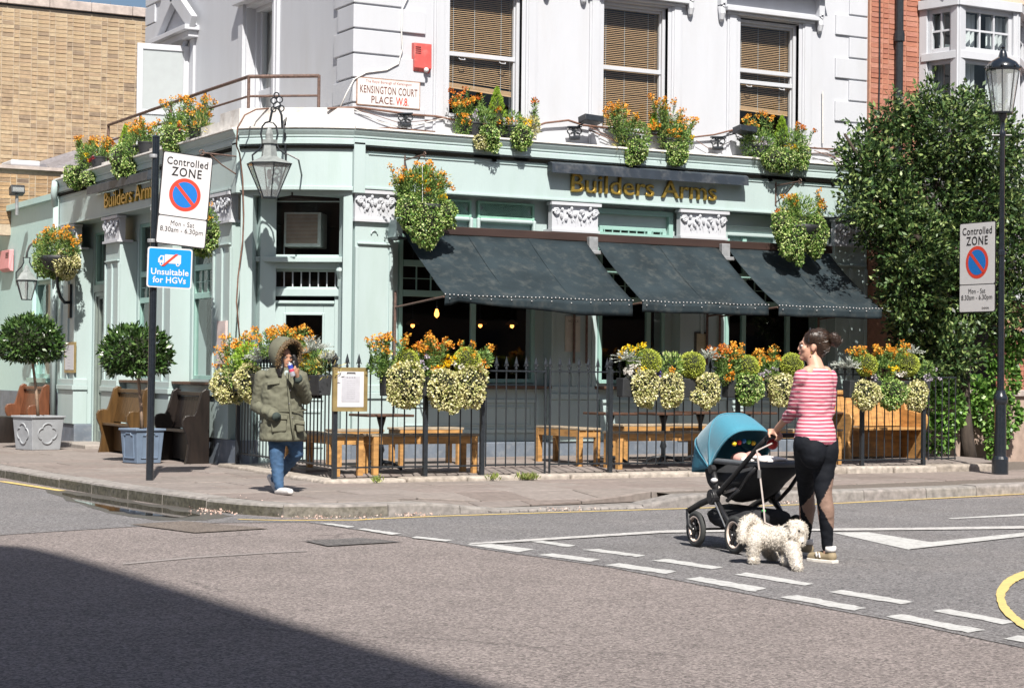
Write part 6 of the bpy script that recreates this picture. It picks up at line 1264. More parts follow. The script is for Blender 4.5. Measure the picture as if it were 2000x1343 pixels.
cornice_pots('cornice flower pots full of orange wallflowers below the closed blind', F1, .05, [(1235, 290), (1310, 295)], [('trail', 1243, 295, 19, 24, L_GRN), ('trail', 1322, 300, 20, 24, L_GRN), ('wall', 1212, 270, 66, B_OR, 12), ('wall', 1300, 270, 78, B_OR, 12), ('wall', 1330, 275, 60, B_OR, 8), ('bloom', 1280, 245, 14, B_OR), ('bloom', 1325, 265, 20, B_OR), ('spike', 1285, 275, 32), ('spike', 1215, 285, 16), ('mound', 1240, 270, 30), ('mound', 1320, 275, 30), ('cone', 1278, 258, 36), ('bloom', 1350, 270, 8, B_YEL)], 27.3/3800)
cornice_pots('cornice flower pots with a lime conifer and white flowers below the third window', F1, .05, [(1485, 305), (1560, 310)], [('trail', 1520, 312, 36, 22, L_GRN), ('trail', 1565, 305, 16, 20, L_GRN), ('cone', 1527, 278, 50), ('wall', 1458, 280, 58, B_OR, 5), ('wall', 1497, 275, 56, B_OR, 4), ('bloom', 1493, 280, 16, B_LIL), ('bloom', 1552, 290, 14, B_YEL), ('wall', 1570, 285, 48, B_RED, 4), ('mound', 1480, 285, 30), ('mound', 1540, 290, 34), ('bloom', 1575, 282, 10, B_WHT)], 28.6/3800)
cornice_pots('side cornice pot with crimson and yellow flowers, furthest left', F3, .04, [(192, 335), (168, 330)], [('trail', 152, 345, 24, 22, L_GRN), ('trail', 175, 350, 16, 14, L_GRN), ('wall', 165, 315, 48, B_OR, 14), ('wall', 195, 315, 45, B_OR, 10), ('bloom', 175, 312, 12, B_CRIM), ('bloom', 168, 305, 10, B_YEL), ('bloom', 146, 328, 8, B_CRIM), ('mound', 178, 310, 26, L_STEM)], 31.5/3800, 'flower pots on the side cornice')
cornice_pots('side cornice pots in the middle, half behind the sign post', F3, .04, [(285, 298), (262, 300)], [('trail', 238, 315, 20, 34, L_GRN), ('trail', 255, 325, 14, 22, L_GRN), ('wall', 285, 295, 62, B_OR, 10), ('cone', 245, 290, 46), ('mound', 270, 285, 26), ('bloom', 262, 255, 12, B_OR), ('bloom', 238, 300, 8, B_YEL), ('wall', 260, 280, 42, B_OR, 6)], 29.5/3800, 'flower pots on the side cornice')
cornice_pots('side cornice pots with bright orange and yellow flowers nearest the corner', F3, .04, [(384, 268), (340, 275)], [('trail', 340, 272, 26, 28, L_GRN), ('wall', 345, 255, 68, B_OR, 8), ('wall', 390, 255, 62, B_OR, 10), ('bloom', 368, 245, 16, B_OR), ('bloom', 338, 246, 11, B_YEL), ('bloom', 352, 245, 5, B_CRIM), ('mound', 345, 250, 24), ('mound', 385, 245, 24), ('bloom', 322, 252, 10, B_OR), ('spike', 395, 245, 16)], 27.8/3800, 'flower pots on the side cornice')
def basket(lab, pt, sp, c, r, items, hook=None):
    p = pt(*c); t = thing('hanging_basket', lab, 'hanging basket', p, group='hanging flower baskets')
    mb = MB(); q = Vector(p); R_ = r*sp; mb.lathe([(.02, -R_*.9), (R_*.6, -R_*.7), (R_*.95, -R_*.2), (R_, 0)], q, 12); mb.build('basket', TUBM, t, smooth=True)
    if hook:
        h = pt(*hook); mb = MB()
        for k in range(3): a = k*2.09; mb.bar(q+Vector((R_*math.cos(a), R_*math.sin(a), 0)), h, .006)
        mb.build('chain', IRON, t)
    do(t, items, pt, sp); return t, p
def f1pt(o): return lambda x, y, dy=0.: on_y(x, y, Y1-o+dy)
b1, p1 = basket('hanging basket with long green trails over the first awning', f1pt(.62), 25.3/3800, (828, 400), 38, [('trail', 832, 432, 30, 44, L_GRN), ('trail', 800, 415, 22, 34, L_GRN), ('trail', 865, 418, 22, 26, L_GRN), ('trail', 838, 465, 15, 20, L_GRN), ('wall', 790, 385, 58, B_OR, 10), ('wall', 835, 380, 62, B_OR, 7), ('wall', 855, 385, 48, B_OR, 8), ('bloom', 785, 348, 12, B_OR), ('bloom', 828, 352, 15, B_YEL), ('bloom', 802, 396, 12, B_RED), ('bloom', 826, 378, 14, B_OR), ('bloom', 866, 388, 10, B_YEL), ('mound', 825, 375, 42), ('spike', 860, 355, 22), ('cone', 830, 350, 24), ('mound', 800, 365, 26)], (825, 318))
b2, p2 = basket('hanging basket with an orange bloom over the last awning', f1pt(.62), 27.8/3800, (1562, 440), 38, [('trail', 1546, 468, 26, 40, L_GRN), ('trail', 1592, 460, 22, 40, L_GRN), ('trail', 1527, 440, 18, 28, L_GRN), ('cone', 1553, 425, 44), ('wall', 1545, 430, 48, B_OR, 6), ('bloom', 1560, 443, 9, B_OR), ('wall', 1598, 430, 55, B_OR, 4), ('mound', 1560, 425, 40), ('spike', 1525, 425, 20), ('spike', 1590, 420, 20), ('bloom', 1521, 412, 5, B_RED)], (1553, 380))
b3, p3 = basket('flower basket with pale trailing leaves on the corner of the side wing', lambda x, y, dy=0.: on_x(x, y, X3-.36-dy), 31.3/3800, (112, 500), 36, [('trail', 90, 515, 24, 26, L_GRN), ('trail', 130, 515, 22, 28, L_VAR), ('trail', 112, 525, 24, 20, L_GRN), ('wall', 85, 500, 48, B_OR, 12), ('wall', 115, 500, 58, B_OR, 12), ('wall', 135, 500, 46, B_OR, 10), ('bloom', 132, 494, 9, B_OR), ('bloom', 138, 490, 6, B_OR), ('spike', 105, 495, 30), ('mound', 110, 490, 40, L_STEM), ('bloom', 110, 478, 20, B_WHT)], None)
b4, p4 = basket('hanging basket mostly hidden behind the parking sign', lambda x, y, dy=0.: on_x(x, y, X3-.55-dy), 26.6/3800, (392, 445), 26, [('trail', 396, 468, 20, 32, L_GRN), ('trail', 410, 462, 14, 26, L_GRN), ('bloom', 405, 425, 10, B_OR), ('wall', 385, 440, 40, B_OR, 7), ('mound', 395, 435, 26)], (392, 385))
# brackets of the baskets
for p, F, u, z, lab in ((p1, F1, p1.x, 4.16, 'scrolled iron bracket of the first hanging basket'), (p2, F1, p2.x, 4.16, 'scrolled iron bracket of the last hanging basket'), (p4, F3, p4.y, 4.16, 'iron bracket of the basket behind the parking sign')):
    t = thing('basket_bracket', lab, 'bracket', F.P(u, z)); o = .62 if F is F1 else .55
    mb = MB(); mb.tube([F.P(u, z+.06, .04), F.P(u, z-.28, .04)], .012, 6); mb.tube([F.P(u, z, .04), F.P(u, z+.02, o)], .011, 6); mb.tube([F.P(u, z-.25, .04), F.P(u, z-.12, o*.5), F.P(u, z+.01, o*.8)], .009, 6); mb.tube([F.P(u, z+.02+.035*math.sin(k*.8), o+.035*math.cos(k*.8)) for k in range(8)], .008, 6); mb.build('bracket', RUST, t)
t = thing('basket_bracket', 'curved black arm holding up the flower basket on the side wing', 'bracket', (X3, p3.y, 2.9)); W_ = on_x(139, 588, X3); F3.box(mb := MB(), W_.y-.05, W_.y+.05, W_.z-.28, W_.z+.28, 0, .04); mb.build('wall_plate', IRON, t, bevel=.006)
mb = MB(); fl_ = lambda f, z: (X3-.04-.32*f, W_.y+(p3.y-W_.y)*f, z); mb.tube([fl_(0, W_.z-.02), fl_(.35, W_.z-.03), fl_(.7, W_.z+.05), fl_(.95, W_.z+.22), fl_(1, W_.z+.45), fl_(1, p3.z-.2)], .026, 8); mb.build('arm', IRON, t, smooth=True)
# ------------------------------------------------------------------ bay trees in lead planters
BAY = mat_leaf('bay_leaf', ['#1d3115', '#2b441f', '#395528', '#4d6a35', '#6f8a50'], .28, .12, .6)
LEAD = mat('lead_grey', (.30, .315, .335), .6, var=.12, scale=6, bump=.15, dirt=.3, dirt_col=(.2, .2, .21), dscale=5); LEADB = mat('lead_blue', (.14, .19, .265), .6, var=.12, scale=6, bump=.15, dirt=.3, dirt_col=(.16, .2, .25), dscale=5)
STEMB = mat('bay_stem', (.30, .21, .15), .8, var=.2, scale=20)
def bay(lab, foot, crown, rpx, Y, plm, plab, quatre, size, hpl, rot):
    P = on_z(*foot, .12); t = thing('lead_planter', plab, 'planter', P, group=None); U = Vector((math.cos(rot), math.sin(rot), 0)); V = Vector((-U.y, U.x, 0)); b = Vector((P.x, P.y, .125))
    mb = MB(); s0, s1 = size*.86/2, size/2
    def ringp(s, z): return [b+U*s*i+V*s*j+Vector((0, 0, z)) for i, j in ((1, 1), (-1, 1), (-1, -1), (1, -1))]
    R_ = [ringp(s0, 0), ringp(s1, hpl-.03), ringp(s1+.02, hpl-.03), ringp(s1+.02, hpl), ringp(s1-.03, hpl), ringp(s1-.04, hpl-.06)]; vs = [p for r_ in R_ for p in r_]
    mb.add(vs, [(i*4+j, i*4+(j+1) % 4, (i+1)*4+(j+1) % 4, (i+1)*4+j) for i in range(5) for j in range(4)]+[(0, 1, 2, 3)]); mb.build('tub', plm, t, bevel=.008)
    mb = MB(); mb.add([p for p in ringp(s1-.035, hpl-.05)], [(0, 1, 2, 3)]); mb.build('soil', COREM, t)
    for n_, tn in ((U, V), (-U, V), (V, U), (-V, U)):
        mb = MB(); z0, z1 = .07, hpl-.09; tilt = lambda z: s0+(s1-s0)*z/(hpl-.03)+.004
        f = lambda a, z: b+n_*tilt(z)+tn*a+Vector((0, 0, z))
        if quatre:
            pts = []; zc = (z0+z1)/2; rr = (z1-z0)*.27
            for k in range(49): a = k/48*2*math.pi; rad = rr*(1.25+.42*abs(math.cos(2*a))**.6*(1 if True else 0)); pts.append(f(rad*math.cos(a), zc+rad*math.sin(a)*.95))
            mb.tube(pts, .012, 5)
        else:
            w_ = s0*.68; mb.tube([f(-w_, z0), f(w_, z0), f(w_, z1), f(w_*.6, z1), f(w_*.5, z1+.025), f(-w_*.5, z1+.025), f(-w_*.6, z1), f(-w_, z1), f(-w_, z0)], .009, 5)
        mb.build('relief_moulding', plm, t)
    D = px_depth(P); c = at_d(*crown, D); r = (rpx[0]*D/3800, rpx[0]*D/3800, rpx[1]*D/3800)
    tr = thing('bay_tree', lab, 'tree', b+Vector((0, 0, hpl-.05)), group='lollipop bay trees')
    mb = MB(); a = b+Vector((0, 0, hpl-.06)); mb.tube([a, a.lerp(c, .35)+Vector((.01, 0, 0)), a.lerp(c, .7), c], [.026, .023, .022, .018], 8); mb.build('trunk', STEMB, tr, smooth=True)
    for k in range(9): q = rng.normal(0, 1, 3); q /= np.linalg.norm(q); mb = MB(); mb.tube([c-Vector((0, 0, r[2]*.5)), c+Vector(q)*r[0]*.8], [.011, .004], 5); mb.build('limb', STEMB, tr)
    n = 3400; q = rng.normal(0, 1, (n, 3)); q /= np.linalg.norm(q, axis=1)[:, None]; k = .78+.24*rng.random(n)+.06*np.sin(q[:, 0]*9+q[:, 1]*7+q[:, 2]*8)+.05*np.sin(q[:, 0]*4+foot[0])*np.sin(q[:, 2]*4+foot[0]*.3)+.12*(rng.random(n) > .975); z_ = np.where(q[:, 2] < -.55, -.55-(np.abs(q[:, 2])-.55)*.3, q[:, 2])
    Pn = V3(c)+np.stack([q[:, 0], q[:, 1], z_], 1)*np.array(r)*k[:, None]; tag(leaf_mesh('crown', Pn, q, .085, .40, BAY, tr, up=.35, spread=.65), kind='stuff')
    core(tr, c, (r[0]*.74, r[1]*.74, r[2]*.66))
def px_depth(p): return (Vector(p)-CP).dot(cf)
bay('lollipop bay tree in the grey planter at the left edge', (74, 878), (60, 668), (60, 52), None, LEAD, 'square grey lead planter with a quatrefoil on each side, at the left edge', True, .56, .52, .28)
bay('lollipop bay tree in the blue grey planter behind the sign post', (277, 904), (267, 692), (66, 54), None, LEADB, 'tapered blue grey lead planter with arched panels behind the sign post', False, .42, .46, .22)
# weeds on the terrace edge
L_WEED = mat_leaf('weed_leaf', ['#5c7032', '#7d8f45', '#9aa45c', '#b3b07a'], .6, .3)
for x, y, r in ((928, 926, 22), (1290, 912, 20), (905, 932, 10), (1215, 912, 10), (1340, 910, 10), (960, 930, 8), (715, 940, 10)):
    g = on_z(x, y, .12); n = int(90*(r/15)**2); P = np.stack([g.x+rng.normal(0, r*.0028, n), 19.93+rng.normal(0, .05, n), np.full(n, .125)+rng.random(n)*.03], 1)
    N = np.stack([rng.normal(0, .6, n), rng.normal(0, .6, n)-.2, np.ones(n)], 1); o = leaf_mesh('weeds', P, N, .07, .25, L_WEED, None, up=.5, spread=.4); o['kind'] = 'stuff'
# ------------------------------------------------------------------ lanterns, ornate lamps, cables, glowing bulbs
COPPER = mat('verdigris_grey_copper', (.25, .27, .265), .55, var=.2, scale=14, metal=.25, bump=.15)
def lantern(lab, c_px, pt, sp, rim, bot, roof, loop, col, grp=None):
    """hexagonal wall lantern: rim=(y, half width) etc in photo measure, at real depth"""
    cx_, = c_px; c = lambda y: Vector(pt(cx_, y)); t = thing('wall_lantern', lab, 'lantern', c(rim[0]), group=grp); n = 6; a0 = .35
    ring_ = lambda y, w_: [c(y)+Vector((math.cos(a0+k*math.pi/3), math.sin(a0+k*math.pi/3), 0))*w_*sp for k in range(n)]
    T, B = ring_(*rim), ring_(*bot)
    for k in range(n): mb = MB(); mb.quad(T[k], T[(k+1) % n], B[(k+1) % n], B[k]); mb.build('pane', GLASSB, t)
    mb = MB()
    for k in range(n): mb.bar(T[k], B[k], .013); mb.bar(T[k], T[(k+1) % n], .016); mb.bar(B[k], B[(k+1) % n], .014)
    mb.add(B, [tuple(range(n))]); mb.build('lantern_frame', col, t)
    mb = MB(); vs = [p for y, w_ in roof for p in ring_(y, w_)]; mb.add(vs, [(i*n+k, i*n+(k+1) % n, (i+1)*n+(k+1) % n, (i+1)*n+k) for i in range(len(roof)-1) for k in range(n)]+[tuple((len(roof)-1)*n+k for k in range(n))]); mb.build('roof', COPPER, t)
    mb = MB()
    for e in (-1, 1): mb.tube([c(y)+cr*(x*e*sp) for x, y in loop], .012, 6)
    mb.build('loop_frame', IRON, t); mb = MB(); y = (rim[0]*2+bot[0])/3; mb.lathe([(.02, -.05), (.035, 0), (.03, .06), (.01, .08)], c(y), 8); mb.build('bulb', SWHITE, t, smooth=True); return t
pc = lambda x, y: FC.P(FC.uv(x, y, .8)[0], FC.uv(x, y, .8)[1], .8); spc = 23.9/3800
lt = lantern('large hexagonal grey lantern hanging over the corner entrance', (526,), pc, spc, (321, 46), (386, 16), [(320, 49), (309, 22), (306, 17), (282, 13), (281, 17), (274, 17), (272, 8), (262, 8), (255, 6), (248, 2)], [(33, 316), (34, 303), (20, 292), (13, 280), (17, 262), (14, 247), (8, 240), (0, 238)], IRON)
mb = MB(); ua, za = FC.uv(553, 255, .3); a = FC.P(ua, 4.42, .10); mb.tube([FC.P(ua, 4.0, .10), FC.P(ua, 4.62, .2), pc(551, 248), pc(550, 225), pc(543, 208), pc(532, 214), pc(527, 238)], .016, 7); mb.tube([FC.P(ua, 4.0, .08), FC.P(ua-.02, 4.2, .08), FC.P(ua, 4.66, .12)], .014, 6)
for cx_, cy_, r_ in ((541, 206, 7), (535, 197, 6), (546, 195, 6), (540, 186, 5), (534, 214, 5), (549, 212, 6)): mb.tube([pc(cx_+r_*math.cos(k*.7), cy_+r_*math.sin(k*.7)) for k in range(10)], .009, 5)
mb.build('scroll_bracket', IRON, lt)
mb = MB(); mb.tube([pc(560, 300), pc(583, 312), FC.P(FC.uv(590, 330, .05)[0], 3.9, .05)], .012, 6); mb.build('stay', IRON, lt)
px3 = lambda x, y: on_x(x, y, X3-.30)
lt2 = lantern('smaller hexagonal black lantern on a curved arm on the side wing', (52,), px3, 31.6/3800, (548, 23), (585, 11), [(547, 25), (545, 21), (533, 13), (531, 9), (525, 6), (521, 5), (517, 1)], [(22, 545), (22, 532), (10, 520), (6, 512), (7, 503), (0, 503)], IRON)
mb = MB(); q = px3(60, 476); mb.tube([px3(52, 503), px3(53, 492), px3(58, 480), px3(66, 473), px3(74, 471), F3.P(px3(80, 475).y, px3(80, 476).z, .02)], .022, 8); mb.build('gooseneck', GRAYMETAL, lt2, smooth=True)
# ornate floodlights along the cornice
for i, (x, y, lab) in enumerate(((792, 236, 'scrolled iron bracket lamp under the street name plate'), (1122, 262, 'scrolled iron floodlight between the first two windows'), (1402, 282, 'scrolled iron floodlight left of the third window'))):
    g = lambda x_, y_: on_y(x_, y_, Y1-.02); t = thing('cornice_floodlight', lab, 'lamp', g(x, y), group='ornate floodlights on the cornice'); mb = MB(); s = 13
    for dx, dy, r_ in ((-8, -6, 6), (8, -6, 6), (0, -9, 5), (-5, 2, 5), (5, 2, 5)): mb.tube([g(x+dx+r_*math.cos(k*.7), y+dy+r_*math.sin(k*.7)) for k in range(10)], .010, 5)
    mb.tube([g(x, y-14), g(x, y+12)], .016, 6); mb.bar(g(x-13, y-14), g(x+13, y-14), .05, .02); mb.tube([g(x-9, y+8), g(x+9, y+8)], .03, 8); mb.build('scroll_bracket', IRON, t)
    if i:
        c = g(x+(22 if i == 1 else 42), y-26); mb = MB(); mb.obox(c-Vector((0, .14, 0)), (1, 0, -.05), (0, 1, -.15), (0, .15, 1), .15, .10, .045); mb.bar(c+Vector((0, 0, -.02)), g(x, y-12), .02); mb.build('lamp_hood', IRON, t, bevel=.008)
CABM = mat('brown_cable', (.16, .085, .06), .7, var=.3, scale=20); CABW = mat('white_cable', (.62, .60, .58), .6)
cb = thing('wall_cable', 'tangle of brown cables sagging along the ledge above the cornice', 'cable', (12, Y1, 4.8)); g = lambda x, y, o=.06: on_y(x, y, Y1+SB-o)
for pts, r_ in (([(640, 213), (665, 210), (700, 211), (760, 218), (800, 224), (850, 227), (900, 236), (960, 245), (1040, 250), (1065, 240), (1110, 236), (1140, 244), (1200, 252)], .016), ([(1200, 252), (1260, 262), (1350, 268), (1395, 264), (1430, 255), (1470, 275), (1560, 288), (1640, 292)], .014), ([(690, 212), (740, 238), (790, 250), (850, 235), (890, 228)], .007), ([(664, 210), (664, 250), (690, 254), (760, 250), (850, 258)], .010), ([(700, 214), (780, 240), (870, 232)], .005), ([(1150, 255), (1210, 280), (1250, 300)], .008), ([(1150, 248), (1180, 262), (1230, 290)], .006), ([(1360, 275), (1385, 290), (1400, 290), (1430, 275)], .005), ([(1590, 288), (1610, 292), (1640, 300)], .006), ([(1590, 294), (1620, 305), (1645, 310)], .006), ([(1585, 300), (1615, 298), (1645, 318)], .006), ([(1040, 256), (1055, 290), (1045, 340), (1030, 345), (1062, 330)], .006)):
    mb = MB(); mb.tube([g(x, y+random.uniform(-1, 1), .05+random.uniform(0, .03)) for x, y in pts], r_, 6); mb.build('cable', CABM if len(pts) != 5 or r_ > .007 else CABW, cb, smooth=True)
c2 = thing('wall_cable', 'white cable looping down from the top past the alarm to the ledge', 'cable', (11.5, Y1, 6)); mb = MB(); mb.tube([g(x, y, .05) for x, y in ((798, -10), (786, 16), (784, 60), (786, 95), (778, 125), (755, 137), (715, 142), (692, 155), (678, 180), (664, 210))], .010, 6); mb.build('cable', CABW, c2, smooth=True)
mb = MB(); mb.tube([g(x, y, .04) for x, y in ((1607, 178), (1607, 280))], .012, 6); mb.build('conduit', CABW, c2)
c3 = thing('wall_cable', 'single brown cable dropping down the corner wall left of the entrance', 'cable', (9.5, 24, 3)); h_ = lambda x, y, o=.10: FC.P(FC.uv(x, y, o)[0], FC.uv(x, y, o)[1], o)
mb = MB(); mb.tube([h_(525, 212, .1), h_(500, 214, .2), h_(478, 225, .42), h_(464, 250, .42), h_(462, 285, .42), h_(468, 300, .14), h_(474, 350, .10), h_(476, 420, .06), h_(474, 470, .06), h_(465, 540, .06), h_(462, 590, .06), h_(468, 660, .06)], .011, 6); mb.build('cable', CABM, c3, smooth=True)
# filament bulbs in the bar room
WARM = mat_emit('warm_filament', (1., .36, .07), 3.2)
for i, (x, y, Y, lab) in enumerate(((853, 612, 24.0, 'long filament bulb hanging near the glass in the first window'), (806, 636, 25.5, 'glowing bulb low at the left of the first window'), (938, 636, 25.5, 'glowing bulb right of the mullion in the first window'), (1000, 637, 25.5, 'glowing bulb at the right of the first window'))):
    p = on_y(x, y, Y); t = thing('pendant_bulb', lab, 'light bulb', p, group='glowing bulbs in the bar')
    mb = MB(); mb.lathe([(.004, -.06), (.03, -.035), (.034, 0), (.018, .05), (.012, .07)] if i == 0 else [(.004, -.03), (.028, -.01), (.028, .015), (.012, .035)], p, 10); mb.build('bulb', WARM, t, smooth=True)
    mb = MB(); mb.tube([p+Vector((0, 0, .07 if i == 0 else .035)), Vector((p.x, p.y, 3.6))], .006, 5); mb.lathe([(.015, .06), (.015, .11)], p, 8); mb.build('flex', SBLACK, t)
    if i: mb = MB(); mb.lathe([(.10, .02), (.09, .05), (.03, .09), (.01, .10)], p, 12); mb.build('shade', mat('brown_shade', (.25, .12, .05), .5) if 'brown_shade' not in MATS else MATS['brown_shade'], t, smooth=True)
# ------------------------------------------------------------------ people, dog, pram
SKIN = mat('skin', (.52, .30, .215), .5, var=.06, scale=12, spec=.35); SKIN2 = mat('skin_warm', (.40, .215, .14), .5, var=.06, scale=12, spec=.35)
HAIR = mat('dark_brown_hair', (.030, .017, .011), .38, var=.5, scale=40, stretch=(1, 1, .25), bump=.5, bscale=60); HAIRB = mat('black_hair', (.012, .010, .010), .4, var=.4, scale=40, bump=.4)
def stripes():
    m = mat('pink_striped_jersey', (1, 1, 1), .8, var=.04, scale=30, bump=.2, bscale=25); n = m.node_tree.nodes; l = m.node_tree.links
    tc = n.new('ShaderNodeTexCoord'); sp = n.new('ShaderNodeSeparateXYZ'); l.new(tc.outputs['Object'], sp.inputs[0]); nz = n.new('ShaderNodeTexNoise'); nz.inputs['Scale'].default_value = 5; l.new(tc.outputs['Object'], nz.inputs['Vector'])
    ad = n.new('ShaderNodeMath'); ad.operation = 'MULTIPLY_ADD'; ad.inputs[1].default_value = .014; l.new(nz.outputs['Fac'], ad.inputs[0]); l.new(sp.outputs['Z'], ad.inputs[2])
    dv = n.new('ShaderNodeMath'); dv.operation = 'DIVIDE'; dv.inputs[1].default_value = .0275; l.new(ad.outputs[0], dv.inputs[0]); fr = n.new('ShaderNodeMath'); fr.operation = 'FRACT'; l.new(dv.outputs[0], fr.inputs[0])
    lt_ = n.new('ShaderNodeMath'); lt_.operation = 'LESS_THAN'; lt_.inputs[1].default_value = .30; l.new(fr.outputs[0], lt_.inputs[0]); mx = n.new('ShaderNodeMix'); mx.data_type = 'RGBA'; mx.inputs[6].default_value = (*lin('#b0586c'), 1); mx.inputs[7].default_value = (*lin('#e2c6c9'), 1); l.new(lt_.outputs[0], mx.inputs[0])
    for x in n:
        if x.type == 'VECT_MATH': l.new(mx.outputs[2], x.inputs[0])
    return m
STRIPE = stripes(); LEG = mat('black_leggings', (.0075, .009, .013), .8, spec=.18, var=.2, scale=8, bump=.25, bscale=18); MESHP = mat('sheer_calf_panel', (.235, .15, .115), .6, var=.1, scale=60)
def cube_axis(F): F = Vector(F).normalized(); return F, Vector((F.y, -F.x, 0))
def hand(parent, P, along, out, side, m, s=1., curl=1.):
    """palm, four unequal curled fingers and a thumb; along = knuckle line direction, out = back of the hand normal, fingers wrap away from out"""
    A = Vector(along).normalized(); O = Vector(out).normalized(); D = A.cross(O).normalized()*side; P = Vector(P); mb = MB()
    mb.obox(P, A, D, O, .036*s, .042*s, .014*s); capsule(mb, P-D*.03*s, .026*s, P+D*.03*s, .030*s, flat=(O, .5))
    for k, L in enumerate((.9, 1.02, .96, .78)):
        b = P+A*(.030-.020*k)*s+D*.042*s; p1 = b+D*.026*s*L-O*.006*s*curl; p2 = p1+D*.006*s-O*.024*s*L*curl+D*.018*s*(1-curl); p3 = p2-D*.014*s*curl-O*.016*s*L*curl+D*.016*s*(1-curl)
        capsule(mb, b, .0095*s, p1, .009*s, 8); capsule(mb, p1, .009*s, p2, .0085*s, 8); capsule(mb, p2, .0085*s, p3, .0075*s, 8)
    b = P+A*.034*s-D*.015*s; p1 = b+A*.020*s+D*.018*s-O*.014*s; p2 = p1+D*.020*s-O*.018*s; capsule(mb, b, .013*s, p1, .011*s, 8); capsule(mb, p1, .011*s, p2, .0085*s, 8); return mb
def face(mb, c, Fd, Up, s=1.):
    """skull, jaw, nose, lips, ears around head centre c"""
    F, U = Vector(Fd).normalized(), Vector(Up).normalized(); Rt = F.cross(U).normalized(); M3 = Matrix((Rt, F, U)).transposed()
    B = lambda o, r_: mb.ball(c+M3 @ Vector(o)*s, tuple(x*s for x in r_), 14, 10, M3)
    B((0, -.012, .03), (.073, .094, .088)); B((0, .022, -.035), (.058, .070, .078)); B((0, .060, -.085), (.030, .028, .026)); B((0, .088, -.012), (.012, .018, .028)); B((0, .098, -.024), (.014, .013, .012))
    B((0, .080, -.055), (.024, .012, .010)); B((0, .080, .02), (.05, .02, .014))
    for e in (-1, 1): B((.072*e, -.01, -.012), (.010, .020, .032)); B((.042*e, .058, -.02), (.022, .022, .024))
    capsule(mb, c+M3 @ Vector((0, -.02, -.06))*s, .050*s, c+M3 @ Vector((0, -.03, -.16))*s, .052*s); return M3
def facedetail(parent, c, M3, s=1.):
    for e in (-1, 1):
        mb = MB(); mb.ball(c+M3 @ Vector((.032*e, .077, .002))*s, .0105*s, 8, 6); mb.build('eye', SWHITE, parent, smooth=True); mb = MB(); mb.ball(c+M3 @ Vector((.032*e, .086, .002))*s, .0052*s, 8, 6); mb.build('iris', HAIRB, parent, smooth=True)
        mb = MB(); mb.tube([c+M3 @ Vector((.016*e, .088, .022))*s, c+M3 @ Vector((.033*e, .086, .027))*s, c+M3 @ Vector((.048*e, .074, .021))*s], .004*s, 5); mb.build('eyebrow', HAIRB, parent)
    mb = MB(); mb.tube([c+M3 @ Vector((x, .091-abs(x)*.3, -.055))*s for x in (-.022, -.01, 0, .01, .022)], [.003, .005, .006, .005, .003], 6); mb.build('lips', mat('lips', (.42, .14, .12), .45) if 'lips' not in MATS else MATS['lips'], parent, smooth=True)
# ---- pram (a: along its heading, b: to its right, z: up)
HD, RT = cube_axis((math.sin(R(6)), math.cos(R(6)), 0)); PO = Vector((9.10, 12.58, 0)); Q = lambda a, b, z: PO+HD*a+RT*b+Vector((0, 0, z))
pram = thing('pram', 'black pram with a teal hood pushed by the woman in the striped top', 'pram', PO)
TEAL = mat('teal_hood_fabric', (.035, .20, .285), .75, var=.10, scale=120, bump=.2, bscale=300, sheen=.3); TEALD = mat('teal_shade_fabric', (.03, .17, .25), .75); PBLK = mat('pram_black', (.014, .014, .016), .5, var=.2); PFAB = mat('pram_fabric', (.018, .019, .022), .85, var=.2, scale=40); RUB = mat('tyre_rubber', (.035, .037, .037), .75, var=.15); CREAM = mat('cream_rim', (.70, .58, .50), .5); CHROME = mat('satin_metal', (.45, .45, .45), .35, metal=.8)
pv = (.17, .64); RH = .425
def hoodp(th, s_, k=1.): q_ = ((th+R(8))/R(142)*20); q_ = (q_/6 if q_ < 6 else (q_-6)/7) % 1; rho = RH*(1-abs(s_)**3.4)**(1/3.4)*(1-.055*math.sin(math.pi*q_)**1.5+.02*math.sin(th)); ct = math.cos(th); return Q(pv[0]+k*rho*ct*(1.12 if ct > 0 else .92), .235*s_*(1-.06*(1-abs(s_))), pv[1]+k*rho*math.sin(th))
ths = [R(-8+142*i/20) for i in range(21)]; ss = [-1+2*j/24 for j in range(25)]; ss = [math.copysign(1-(1-abs(x))**1.6, x) for x in ss]
def shell(i0, i1, nm, m):
    mb = MB(); vs = [hoodp(ths[i], s_) for i in range(i0, i1+1) for s_ in ss]; mb.add(vs, [(i*25+j, i*25+j+1, (i+1)*25+j+1, (i+1)*25+j) for i in range(i1-i0) for j in range(24)]); o = mb.build(nm, m, pram, smooth=True); q = o.modifiers.new('t', 'SOLIDIFY'); q.thickness = .008; return o
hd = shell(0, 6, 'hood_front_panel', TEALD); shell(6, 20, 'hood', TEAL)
for i in (6, 13, 20): mb = MB(); mb.tube([hoodp(ths[i], s_, 1.006) for s_ in ss], .006 if i < 20 else .010, 6); mb.build('hood_seam', TEAL, pram)
mb = MB(); mb.bar(Q(.49, -.10, .665), Q(.47, -.16, .66), .03, .012); mb.build('hood_label', SWHITE, pram)
